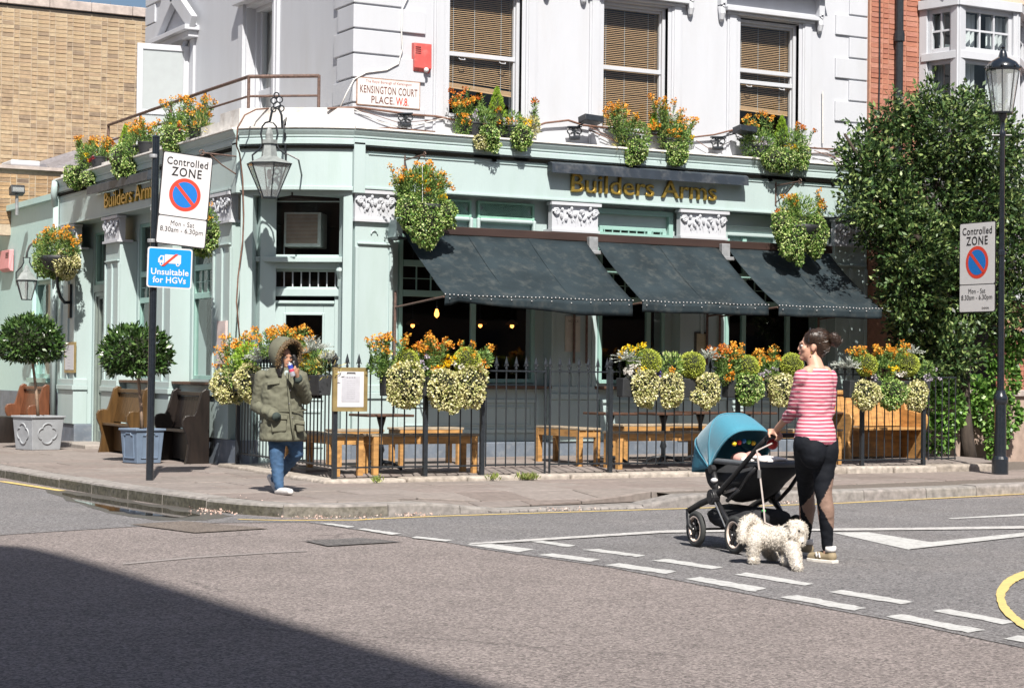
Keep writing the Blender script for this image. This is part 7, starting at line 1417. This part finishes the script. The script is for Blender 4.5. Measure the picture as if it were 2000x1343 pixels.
# seat tub
mb = MB(); loft(mb, [(Q(a, 0, (z0+z1)/2), RT*w_, Vector((0, 0, (z1-z0)/2))) for a, w_, z0, z1 in ((.40, .15, .50, .70), (.30, .19, .42, .70), (.05, .20, .37, .69), (-.22, .195, .42, .69), (-.46, .185, .58, .70), (-.56, .15, .64, .705))], 20); mb.build('seat', PFAB, pram, smooth=True)
mb = MB(); pts = [(.34, .19), (.1, .215), (-.2, .21), (-.45, .20), (-.56, .15), (-.575, 0), (-.56, -.15), (-.45, -.20), (-.2, -.21), (.1, -.215), (.34, -.19)]; mb.tube([Q(a, b, .70) for a, b in pts], .022, 8); mb.build('seat_rim', mat('grey_rim', (.10, .11, .12), .6), pram, smooth=True)
CLOTHW = mat('white_muslin', (.66, .62, .60), .85, bump=.3, bscale=40); mb = MB()
for k in range(12): mb.ball(Q(random.uniform(-.5, -.12), random.uniform(-.14, .14), .715+random.random()*.02), (random.uniform(.03, .07), random.uniform(.04, .06), random.uniform(.015, .03)), 9, 6)
mb.tube([Q(-.30+.07*math.cos(k*.8), -.08+.05*math.sin(k*.8), .745) for k in range(10)], .012, 6); mb.build('crumpled_blanket', CLOTHW, pram, smooth=True)
mb = MB(); mb.ball(Q(.05, -.02, .72), (.07, .1, .05), 10, 7); mb.ball(Q(-.02, .05, .74), (.06, .08, .04), 10, 7); mb.build('pink_pad', mat('pink_pad', (.62, .34, .30), .8), pram, smooth=True)
for k, cl in enumerate(((.8, .55, .02), (.6, .04, .03), (.03, .2, .5), (.1, .4, .08), (.85, .6, .05))): mb = MB(); mb.ball(Q(-.02+.02*k, -.12+.055*k, .86-.01*abs(k-2)), .020, 8, 6); mb.build('toy_bead', mat('toy_%d' % k, cl, .4), pram, smooth=True)
for e in (-1, 1):
    mb = MB(); mb.tube([Q(.44, e*.27, .285), Q(.25, e*.265, .355), Q(.03, e*.255, .42), Q(-.30, e*.245, .64), Q(-.62, e*.24, .85), Q(-.70, e*.23, .905)], [.024, .026, .026, .02, .019, .019], 10); mb.build('frame_tube', PBLK, pram, smooth=True)
    mb = MB(); c = Q(.03, e*.275, .42); mb.tube([c-RT*.03, c+RT*.03], .062, 18); mb.tube([c-RT*.036, c+RT*.036], .042, 14); mb.build('hinge_hub', PBLK, pram, bevel=.006)
    mb = MB(); mb.tube([Q(.03, e*.25, .40), Q(-.16, e*.262, .27), Q(-.32, e*.245, .15)], [.02, .018, .016], 8); mb.build('rear_leg', PBLK, pram, smooth=True)
    mb = MB(); mb.tube([Q(-.01, e*.285, .385), Q(-.19, e*.288, .20)], .006, 6); mb.build('brake_rod', CHROME, pram)
    mb = MB(); mb.tube([Q(.12, e*.23, .64), Q(.06, e*.24, .55), Q(.03, e*.25, .44)], .022, 8); mb.build('seat_upright', PBLK, pram, smooth=True)
    mb = MB(); c = Q(.11, e*.245, .635); mb.tube([c-RT*.02, c+RT*.02], .035, 12); mb.build('hood_joint', PBLK, pram); mb = MB(); mb.ball(Q(.04, e*.262, .55), (.03, .03, .02), 10, 6); mb.build('adapter_cap', SWHITE, pram, smooth=True)
    mb = MB(); mb.tube([Q(-.30, e*.22, .50), Q(-.44, e*.22, .62), Q(-.5, e*.20, .68)], .016, 8); mb.tube([Q(-.12, e*.235, .40), Q(-.30, e*.22, .50)], .016, 8); mb.build('seat_strut', PBLK, pram, smooth=True)
    for a, rr, nm in ((.31, .145, 'front_wheel'), (-.32, .148, 'rear_wheel')):
        c = Q(a, e*.275, rr+.002); mb = MB()
        def tor(mb, R0, r0, wf=1., n=30, m=8):
            vs = []; 
            for i in range(n):
                t_ = 2*math.pi*i/n; d = HD*math.cos(t_)+Vector((0, 0, math.sin(t_)))
                for j in range(m): f = 2*math.pi*j/m; vs.append(c+d*(R0+r0*math.cos(f))+RT*r0*wf*math.sin(f))
            mb.add(vs, [(i*m+j, i*m+(j+1) % m, ((i+1) % n)*m+(j+1) % m, ((i+1) % n)*m+j) for i in range(n) for j in range(m)])
        tor(mb, rr-.024, .0235, .95); wh = mb.build(nm, RUB, pram, smooth=True)
        mb = MB(); tor(mb, rr-.046, .012, 1.7); mb.build('rim', CREAM, wh, smooth=True); mb = MB(); mb.tube([c-RT*.024, c+RT*.024], .026, 12)
        for k in range(5): t_ = k*1.2566+.3; d = HD*math.cos(t_)+Vector((0, 0, math.sin(t_))); mb.bar(c+d*.02, c+d*(rr-.05), .030, .014, up=RT)
        mb.build('spokes', PBLK, wh); mb = MB(); mb.ball(c+RT*e*.026, .009, 8, 5); mb.build('axle_cap', CHROME, wh, smooth=True)
    mb = MB(); mb.tube([Q(.44, e*.27, .30), Q(.435, e*.275, .25), Q(.36, e*.315, .18), Q(.31, e*.312, .145)], [.026, .024, .018, .014], 8); mb.tube([Q(.42, e*.26, .25), Q(.37, e*.235, .18), Q(.31, e*.238, .145)], [.018, .015, .012], 8); mb.build('fork', PBLK, pram, smooth=True)
mb = MB(); mb.tube([Q(-.70, -.235, .905), Q(-.745, -.20, .925), Q(-.755, -.1, .93), Q(-.755, .1, .93), Q(-.745, .20, .925), Q(-.70, .235, .905)], .019, 10); mb.build('handlebar', PBLK, pram, smooth=True)
mb = MB(); mb.ball(Q(-.69, -.17, .865), (.045, .045, .045), 10, 7); mb.build('red_cup', mat('red_cup', (.40, .02, .02), .4), pram, smooth=True); mb = MB(); mb.tube([Q(.31, -.24, .145), Q(.31, .24, .145)], .01, 6); mb.tube([Q(-.32, -.25, .15), Q(-.32, .25, .15)], .016, 8); mb.build('axle', PBLK, pram)
mb = MB(); loft(mb, [(Q(a, 0, z), RT*w_, Vector((0, 0, h_))) for a, w_, z, h_ in ((.38, .14, .26, .05), (.25, .20, .25, .10), (0, .21, .24, .11), (-.25, .21, .25, .10), (-.42, .16, .29, .06))], 16); mb.build('shopping_basket', PFAB, pram, smooth=True)
mb = MB(); mb.tube([Q(.1, -.21, .50), Q(-.05, -.215, .46), Q(-.22, -.21, .50)], .012, 6); mb.build('silver_strap', mat('grey_strap', (.45, .42, .40), .6), pram); mb = MB(); mb.ball(Q(-.45, -.1, .34), (.016, .02, .014), 8, 5); mb.build('brake_button', mat('green_button', (.10, .45, .14), .4), pram, smooth=True)
# ---- woman in striped top
def woman():
    W0 = Vector((8.92, 11.47, 0)); HD, RT = cube_axis((math.sin(R(-9)), math.cos(R(-9)), 0)); L = lambda r_, f_, z: W0+RT*r_+HD*f_+Vector((0, 0, z))
    t = thing('person', 'woman in a pink striped top and black leggings pushing the pram', 'person', W0)
    hc = L(.0, .035, 1.60); fd = (HD*math.cos(R(42))-RT*math.sin(R(42))); up = Vector((0, 0, 1))+fd*-.10
    gr = on_z(1628, 1099, 0); tr_ = on_z(1580, 1094, 0); gl = on_z(1572, 1084, 0); fdir = (tr_-gr).normalized()
    aR = at_d(1616, 1073, px_depth(gr)+.0); kR = at_d(1608, 962, px_depth(gr)-.04); aL = gl+Vector((0, 0, .12)); kL = at_d(1575, 965, px_depth(gl)-.22); hR = L(.085, -.01, .88); hL = L(-.085, .0, .88)
    hl = Q(-.745, -.19, .955); hr = Q(-.755, .17, .955); sL = L(-.15, .0, 1.375); sR = L(.15, .0, 1.375); eL = at_d(1549, 803, 14.38); eR = L(.185, .04, 1.10)
    wL = hl+(eL-hl).normalized()*.075; wR = hr+(eR-hr).normalized()*.075
    mb = MB(); M3 = face(mb, hc, fd, up); capsule(mb, hc+Vector((0, 0, -.07)), .052, L(0, -.01, 1.42), .062)
    capsule(mb, L(-.09, -.01, 1.405), .05, L(.09, -.01, 1.405), .05); capsule(mb, L(0, 0, 1.34), .115, L(0, .01, 1.0), .115, flat=(HD, .75))
    for s_, e_, w_ in ((sL, eL, wL), (sR, eR, wR)): capsule(mb, s_, .043, e_, .036); capsule(mb, e_, .036, w_, .025)
    for h_, k_, a_ in ((hR, kR, aR), (hL, kL, aL)): capsule(mb, h_, .085, k_, .052); capsule(mb, k_, .05, k_.lerp(a_, .3), .054); capsule(mb, k_.lerp(a_, .3), .054, a_, .034); capsule(mb, a_, .034, a_-Vector((0, 0, .05)), .034)
    for p, al, ou, sd_, w_ in ((hl, -RT, (Vector((0, 0, 1))-HD*.35), -1, wL), (hr, RT, (Vector((0, 0, 1))-HD*.35), 1, wR)):
        hb = hand(None, p, al, ou, sd_, SKIN, 1.0); mb.add(hb.v, hb.f); capsule(mb, w_, .026, p-HD*.02, .026)
    remeshed('body', mb, SKIN, t, .0075, 4); facedetail(t, hc, M3)
    mb = MB(); 
    for o, r_ in (((0, -.030, .045), (.082, .098, .090)), ((0, -.075, .0), (.070, .055, .07)), ((-.045, .0, .06), (.045, .07, .06)), ((.045, .0, .06), (.045, .07, .06)), ((0, -.06, -.045), (.058, .045, .04))): mb.ball(hc+M3 @ Vector(o), r_, 14, 10, M3)
    hr = remeshed('hair', mb, HAIR, t, .008, 5); HS = mat_leaf('brown_hair_strand', ['#1d130d', '#2e1f15', '#432e1f', '#5a4029'], .35, .05, .6); strands(hr, 1500, .034, HS, hr, tuple(-fd+Vector((0, 0, .15)))); bc = hc+M3 @ Vector((0, -.150, .045)); mb = MB()
    for k in range(7): ax = Vector(rng.normal(0, 1, 3)).normalized(); u = ax.orthogonal().normalized(); v = ax.cross(u); mb.tube([bc+Vector(rng.normal(0, .012, 3))*.6+(u*math.cos(j*.6)+v*math.sin(j*.6))*.036 for j in range(11)], .015, 6)
    mb.ball(bc, .042, 10, 8); hb_ = remeshed('hair_bun', mb, HAIR, t, .006, 2); strands(hb_, 420, .03, HS, hb_, (.3, .2, .6)); mb = MB(); mb.tube([hc+M3 @ Vector((.086*math.sin(k*.35-1.57), .03-.0*k, .03+.105*math.cos(k*.35-1.57))) for k in range(10)], .005, 5); mb.build('hair_band', SBLACK, t)
    # top: one shell of torso and three-quarter sleeves
    mb = MB(); secs = [(.875, .172, .132, .0), (.93, .172, .132, .0), (1.0, .158, .116, .0), (1.06, .142, .102, .005), (1.14, .145, .102, .01), (1.24, .155, .108, .01), (1.33, .163, .103, .005), (1.385, .150, .083, -.005), (1.42, .11, .066, -.01), (1.438, .082, .056, -.01)]
    loft(mb, [(L(.0, f_, z), RT*a_, HD*b_) for z, a_, b_, f_ in secs], 28)
    for s_, e_, w_ in ((sL, eL, wL), (sR, eR, wR)): capsule(mb, s_, .054, e_, .044); capsule(mb, e_, .044, e_.lerp(w_, .38), .040)
    wrinkle(remeshed('striped_top', mb, STRIPE, t, .010, 4), .0065, 9, (.6, .6, 2.2))
    mb = MB(); capsule(mb, L(-.03, 0, .90), .145, L(.03, 0, .90), .145, flat=(HD, .80)); mb.ball(L(-.07, -.04, .83), (.098, .098, .13), 14, 10); mb.ball(L(.07, -.04, .83), (.098, .098, .13), 14, 10)
    for h_, k_, a_ in ((hR, kR, aR), (hL, kL, aL)): m_ = h_.lerp(k_, .45); capsule(mb, h_, .105, m_, .088); capsule(mb, m_, .088, k_, .062); capsule(mb, k_, .060, k_.lerp(a_, .3)-HD*.018, .060); capsule(mb, k_.lerp(a_, .3)-HD*.018, .060, a_+Vector((0, 0, .015)), .040)
    lg = remeshed('leggings', mb, LEG, t, .010, 9); wrinkle(lg, .003, 9, (1, 1, 1.6), 3); lg.data.materials.append(MESHP)
    for p in lg.data.polygons:
        c = p.center; 
        for k_, a_ in ((kR, aR), (kL, aL)):
            f = (c-k_).dot(a_-k_)/(a_-k_).length_squared; o = c-k_.lerp(a_, f)
            if o.length < .085 and c.z < .62:
                lat = o.dot(cr)/.06
                if .02-.22*lat < f < .40+.30*lat and lat > -.75: p.material_index = 1
    SHOE = mat('khaki_suede', (.27, .215, .135), .8, var=.1); SOLE = mat('white_sole', (.66, .63, .58), .6); SOCK = mat('white_sock', (.70, .68, .66), .85)
    for g_, a_, lab in ((gr, aR, 1), (gl, aL, 0)):
        F_ = fdir; S_ = Vector((F_.y, -F_.x, 0)); B = lambda s_, f_, z: Vector((a_.x, a_.y, 0))+S_*s_+F_*f_+Vector((0, 0, z))
        mb = MB(); capsule(mb, B(0, -.04, .05), .040, B(0, .06, .045), .042); capsule(mb, B(0, .06, .042), .042, B(0, .15, .034), .036); capsule(mb, B(0, -.035, .05), .036, B(0, -.03, .09), .038); sh_ = remeshed('shoe', mb, SHOE, t, .008, 4)
        mb = MB(); out = [(-.036, -.08), (.036, -.08), (.042, .0), (.047, .10), (.036, .17), (0, .195), (-.036, .17), (-.047, .10), (-.042, .0)]; mb.prism([B(x, y, .001) for x, y in out], (0, 0, .026)); mb.build('sole', SOLE, sh_, bevel=.005)
        mb = MB(); mb.tube([B(0, -.03, .085), B(0, -.028, .125)], .043, 12); mb.build('sock', SOCK, sh_, smooth=True)
        mb = MB(); s1 = -1; qz = lambda f_, z: B(-.0435, f_, z)   # white letter-like side mark
        for p0, p1 in (((.035, .04), (.045, .075)), ((.045, .075), (.065, .045)), ((.065, .045), (.075, .08))): mb.bar(qz(*p0), qz(*p1), .008, .009, up=S_)
        mb.build('side_mark', SOCK, sh_)
        mb = MB()
        for k in range(4): mb.tube([B(-.02, .03+.022*k, .085-.007*k), B(0, .03+.022*k, .093-.008*k), B(.02, .03+.022*k, .085-.007*k)], .004, 5)
        mb.build('laces', SBLACK if lab else SOCK, sh_)
    mb = MB(); e = hc+M3 @ Vector((-.078, .0, -.05)); mb.ball(e, .006, 6, 5); mb.build('earring', GOLD, t)
    return t
woman()
# ---- person in the parka
def parka():
    D0 = 19.95; P = lambda x, y, d=0.: at_d(x, y, D0+d); G0 = on_z(548, 962, .12); fw = (-cf*math.cos(R(32))+cr*math.sin(R(32))); fw.z = 0; fw.normalize(); rt = Vector((-fw.y, fw.x, 0))   # rt: towards the left of the picture
    rt = -cr*math.cos(R(32))-cf*math.sin(R(32)); rt.z = 0; rt.normalize()
    t = thing('person', 'person in a hooded olive parka and jeans drinking from a can on the pavement', 'person', G0)
    hc = P(554, 697); fd = (fw+cr*.25+Vector((0, 0, -.12))).normalized(); up = Vector((0, 0, 1))
    OLIVE = mat('olive_parka_cloth', (.122, .122, .086), .85, var=.15, scale=12, bump=.5, bscale=14, dirt=.3, dirt_col=(.09, .088, .062), dscale=5); CUFF = mat('dark_green_cuff', (.035, .05, .045), .9); JEAN = mat('blue_denim', (.035, .085, .17), .85, var=.2, scale=16, bump=.2, bscale=200, dirt=.3, dirt_col=(.09, .16, .26), dscale=5); FUR = mat_leaf('fur_trim_hair', ['#6b5338', '#8f7450', '#a88e66', '#4f3c28'], .8, .2)
    shI, shR = P(513, 737), P(586, 736); elI = P(502, 792, .05); wrI = P(535, 811, -.19); elR = P(596, 776, .0); wrR = P(584, 745, -.20); haR = P(577, 725, -.26)
    kF = P(541, 905, -.05); aF = P(545, 950, -.10); kB = P(580, 884, .05); aB = P(535, 938, .42); hF = P(541, 850); hB = P(572, 850)
    mb = MB(); M3 = face(mb, hc, fd, up, .98); capsule(mb, hc-Vector((0, 0, .08)), .05, P(552, 730), .06); capsule(mb, P(549, 745), .10, P(549, 830), .12, flat=(fw, .8)); capsule(mb, shI, .04, elI, .036); capsule(mb, elI, .036, wrI, .026); capsule(mb, shR, .04, elR, .036); capsule(mb, elR, .036, wrR, .026)
    for h_, k_, a_ in ((hF, kF, aF), (hB, kB, aB)): capsule(mb, h_, .075, k_, .05); capsule(mb, k_, .05, a_, .033)
    hb = hand(None, haR, Vector((0, 0, 1))+cr*.1, (fw+cr*.9), 1, SKIN2, .95); mb.add(hb.v, hb.f); capsule(mb, wrR, .026, haR, .026); capsule(mb, wrI, .026, P(546, 824, -.13), .032); remeshed('body', mb, SKIN2, t, .0078, 4); facedetail(t, hc, M3, .98)
    # hair: dark curls falling out of the hood
    mb = MB(); mb.ball(hc+M3 @ Vector((0, -.02, .035)), (.088, .09, .09), 12, 9, M3)
    for e in (-1, 1):
        for k in range(7): a = hc+M3 @ Vector((.075*e, .02+.012*(k % 3), .03)); pts = [a+M3 @ Vector((e*(.012*math.sin(j*1.3+k)+.006*j)+.01*(k-3)*.4*e, .02+.012*math.cos(j*1.4+k)+.006*j, -.045*j)) for j in range(6)]; mb.tube(pts, [.022, .024, .024, .022, .018, .010], 7)
    remeshed('hair', mb, HAIRB, t, .009, 2)
    # parka body and sleeves
    mb = MB(); S_ = [(718, 549, 20, .10), (728, 549, 33, .12), (745, 549, 38, .145), (775, 549, 40, .155), (805, 550, 40, .155), (832, 552, 42, .165), (852, 553, 45, .175), (859, 553, 45.5, .178)]
    loft(mb, [(P(cx_, y), cr*(w_*D0/3800), cf*dd) for y, cx_, w_, dd in S_], 28); capsule(mb, shI, .078, elI, .068); capsule(mb, elI, .068, wrI, .052); capsule(mb, shR, .075, elR, .066); capsule(mb, elR, .066, wrR, .050); remeshed('parka', mb, OLIVE, t, .011, 3); pk = t.children[-1]; wrinkle(pk, .012, 6.5, (1.2, 1.2, 1.5), 5)
    fo = .165; front = lambda x, y, o=0.: P(x, y, -(.16+o))
    for x0, x1, y0, y1 in ((527, 560, 812, 842), (576, 594, 822, 842)):
        mb = MB(); a, b, c, d = front(x0, y0, .02), front(x1, y0+3, .02), front(x1-1, y1, .03), front(x0+4, y1+2, .03); mb.prism([a, b, c, d], cf*.05); mb.build('pocket', OLIVE, pk, bevel=.012)
        mb = MB(); mb.prism([front(x0-1, y0-3, .03), front(x1+1, y0, .03), front(x1+1, y0+7, .035), front(x0-1, y0+5, .035)], cf*.02); mb.build('pocket_flap', OLIVE, pk, bevel=.006)
    mb = MB(); mb.prism([front(522, 745, .0), front(546, 743, .0), front(546, 749, .01), front(522, 752, .01)], cf*.03); mb.build('pocket_flap', OLIVE, pk, bevel=.006)
    mb = MB(); mb.tube([front(560, 728, -.02), front(563, 750, .0), front(566, 790, .01), front(570, 830, .02), front(574, 857, .03)], .012, 6); mb.build('placket', OLIVE, pk, smooth=True)
    mb = MB(); mb.tube([P(552+45*math.cos(k*.2618), 800+3*math.sin(k*.2618), -.168*math.sin(k*.2618)*.98) for k in range(25)], .008, 5); mb.build('drawcord', OLIVE, pk)
    for x, y in ((565, 788), (567, 762), (571, 815)): mb = MB(); mb.ball(front(x, y, .02), .008, 6, 5); mb.build('stud', CHROME, pk)
    for w_, e_ in ((wrI, elI), (wrR, elR)): d = (w_-e_).normalized(); mb = MB(); mb.tube([w_+d*.03, w_+d*.065], .046, 12); mb.build('cuff', CUFF, pk, smooth=True)
    # hood with fur edge: a bag open towards F_, a little down and to the right of the picture
    U0 = Vector((0, 0, 1)); F_ = (fd*.9+cr*.16+U0*-.22).normalized(); S2 = F_.cross(U0).normalized(); U = S2.cross(F_).normalized(); hh = hc+Vector((0, 0, .012)); mb = MB(); vs = []; nA, nB = 24, 10
    def hp(a, f, k=1.): s_ = math.sqrt(max(0, 1-(f*.985)**2.4)); return hh+S2*math.cos(a)*.142*k*s_+U*(math.sin(a)*.168*k*s_+.012+.030*f)+F_*(.075-.245*f)
    for j in range(nB+1):
        for k in range(nA+1): vs.append(hp(R(-62+304*k/nA), j/nB))
    mb.add(vs, [(j*(nA+1)+k, j*(nA+1)+k+1, (j+1)*(nA+1)+k+1, (j+1)*(nA+1)+k) for j in range(nB) for k in range(nA)]); ho = mb.build('hood', OLIVE, pk, smooth=True); q = ho.modifiers.new('t', 'SOLIDIFY'); q.thickness = .014; q.offset = 1
    mb = MB(); capsule(mb, P(533, 727, .03), .060, P(570, 725, .03), .056); capsule(mb, P(538, 722, .10), .07, P(560, 722, .10), .07); remeshed('hood_collar', mb, OLIVE, pk, .01, 4)
    rim = [hp(R(a), 0, 1.02)+F_*.008 for a in range(-62, 243, 2)]; mb = MB(); mb.tube(rim, .019, 8); mb.build('fur_base', mat('fur_base', (.15, .11, .07), .95), ho, smooth=True)
    PP, NN = [], []
    for p in rim:
        for k in range(14): d = rng.normal(0, 1, 3); d /= np.linalg.norm(d); PP.append(V3(p)+d*.016); NN.append(d+V3((p-hh).normalized())*.35+V3(F_)*.35)
    o = leaf_mesh('fur_trim', np.array(PP), np.array(NN), .024, .2, FUR, ho, up=0, spread=.5); o['kind'] = 'stuff'
    # scarf or tee at the neck, jeans, shoes
    mb = MB(); capsule(mb, P(559, 728, -.09), .03, P(557, 736, -.10), .028); mb.build('grey_top', mat('pale_grey_top', (.33, .38, .38), .9), t, smooth=True)
    mb = MB(); capsule(mb, hF, .10, hB, .10)
    for h_, k_, a_ in ((hF, kF, aF), (hB, kB, aB)): capsule(mb, h_, .095, k_, .066); capsule(mb, k_, .066, k_.lerp(a_, .35), .062); capsule(mb, k_.lerp(a_, .35), .062, a_, .045)
    wrinkle(remeshed('jeans', mb, JEAN, t, .011, 3), .006, 10, (1, 1, 2), 8); SH = mat('white_trainer', (.68, .66, .64), .55, var=.05)
    for a_, toe, nm in ((aF, on_z(567, 967, .12)+Vector((0, 0, .035)), 0), (aB, aB+(P(539, 962, .36)-P(531, 938, .42)), 1)):
        d = (toe-a_); heel = a_-Vector((0, 0, .055)) if nm == 0 else a_+Vector((0, 0, .02))+cr*-.035; mb = MB(); capsule(mb, heel-(d*.12), .036, a_.lerp(toe, .55)-Vector((0, 0, .02 if nm == 0 else 0)), .042); capsule(mb, a_.lerp(toe, .55)-Vector((0, 0, .02 if nm == 0 else 0)), .042, toe, .034); s_ = remeshed('shoe', mb, SH, t, .009, 3)
    # the can and its straw
    cn = thing('drink_can', 'silver and blue slim drink can with a straw held by the person in the parka', 'can', haR); c = P(569, 722, -.30); ax = (P(565, 708, -.30)-P(573, 736, -.30)).normalized(); M = ax.to_track_quat('Z', 'Y').to_matrix().to_4x4(); M.translation = c
    mb = MB(); mb.lathe([(.02, -.07), (.0265, -.064), (.0265, .058), (.021, .068), (.021, .07)], (0, 0, 0), 16); mb.v = [tuple(M @ Vector(p)) for p in mb.v]; mb.build('can', mat('can_silver', (.55, .55, .6), .3, metal=.6), cn, smooth=True, angle=40)
    for z0, z1, m in ((.012, .05, mat('can_blue', (.03, .05, .30), .35)), (-.02, .008, mat('can_red', (.45, .06, .10), .35))): mb = MB(); mb.lathe([(.027, z0), (.027, z1)], (0, 0, 0), 16); mb.v = [tuple(M @ Vector(p)) for p in mb.v]; mb.build('colour_band', m, cn, smooth=True, angle=40)
    mb = MB(); mb.tube([c+ax*.05, c+ax*.085, hc+M3 @ Vector((0, .10, -.056))], .004, 6); mb.build('straw', SWHITE, cn)
parka()
# ---- the dog
def dog():
    pr, pf, fr, ff = on_z(1474, 1102, 0), on_z(1556, 1116, 0), on_z(1511, 1096, 0), on_z(1536, 1106, 0); D = px_depth(pr); P = lambda x, y, d=0.: at_d(x, y, D-.05+d)
    t = thing('dog', 'small curly white dog on a lead beside the pram', 'dog', pr.lerp(pf, .5)); DW = mat('white_dog_coat', (.60, .565, .52), .9, var=.15, scale=30, bump=1., bscale=60)
    rump, chest, head = P(1477, 1045, .12), P(1540, 1052, .02), P(1556, 1036, .0)
    mb = MB(); capsule(mb, rump, .085, P(1508, 1050, .07), .082); capsule(mb, P(1508, 1050, .07), .082, chest, .10); capsule(mb, chest, .08, head, .07); mb.ball(head+Vector((0, 0, .005)), (.078, .075, .075), 14, 10); capsule(mb, head+cr*.02-Vector((0, 0, .02)), .045, P(1563, 1058, -.05), .034)
    for sh, pw, r0 in ((P(1474, 1058, .06), pr, .058), (P(1545, 1062, -.03), pf, .056), (P(1497, 1060, .18), fr, .05), (P(1538, 1062, .12), ff, .05)):
        k_ = sh.lerp(pw, .5)+(cr*-.012 if pw is pr or pw is fr else cr*.008); z3 = pw+Vector((0, 0, .045)); capsule(mb, sh, r0, k_, .043); capsule(mb, k_, .040, z3, .034); capsule(mb, z3-Vector((0, 0, .012)), .033, z3+cr*(-.02 if pw in (pr, fr) else .012)-cf*.02-Vector((0, 0, .014)), .030)
    tl = [P(1480, 1022, .13), P(1468, 1012, .12), P(1456, 1018, .08), P(1450, 1035, .05), P(1450, 1052, .03)]
    for a, b in zip(tl, tl[1:]): capsule(mb, a, .036, b, .034)
    capsule(mb, P(1546, 1022, -.04), .026, P(1550, 1046, -.08), .034); capsule(mb, P(1566, 1024, .05), .024, P(1570, 1046, .05), .03)
    b = remeshed('body', mb, DW, t, .010, 3)
    rp = np.array([tuple(v.co) for v in b.data.vertices]); rn = np.array([tuple(v.normal) for v in b.data.vertices]); ix = rng.integers(0, len(rp), 26000)
    FURD = mat_leaf('white_curl', ['#c4bbae', '#d2cabe', '#dcd5ca', '#e0dad0', '#cbc2b5'], .85, .2)
    o = leaf_mesh('curly_coat', rp[ix]-rn[ix]*.005+rng.normal(0, .002, (26000, 3)), rn[ix]*.42, .020, .17, FURD, t, up=-.3, spread=.40, fold=.5); o['kind'] = 'stuff'
    mb = MB(); mb.ball(P(1567, 1060, -.07), (.014, .014, .012), 8, 6); mb.build('nose', SBLACK, t, smooth=True); mb = MB(); mb.ball(P(1561, 1036, -.08), .009, 8, 6); mb.build('eye', SBLACK, t, smooth=True)
    mb = MB(); mb.tube([chest+(head-chest)*.45+(cr*math.cos(k*.45)*.085+Vector((0, 0, 1))*math.sin(k*.45)*.085)+cf*.02*math.sin(k) for k in range(15)], .008, 6); mb.build('harness', SBLACK, t)
    ld = thing('dog_lead', 'pale grey dog lead running from the pram handle down to the dog', 'lead', Q(-.7, -.1, .85)); mb = MB(); mb.tube([Q(-.70, -.15, .88), at_d(1478, 880, 14.45), at_d(1485, 935, 14.4), at_d(1491, 985, 14.35), at_d(1494, 1020, 14.3), at_d(1520, 1032, 14.22)], .007, 6); mb.build('strap', mat('lead_tape', (.40, .35, .33), .8), ld)
    mb = MB(); p = at_d(1483, 925, 14.4); mb.bar(p-Vector((0, 0, .03)), p+Vector((0, 0, .03)), .018); mb.build('slider', CHROME, ld)
dog()
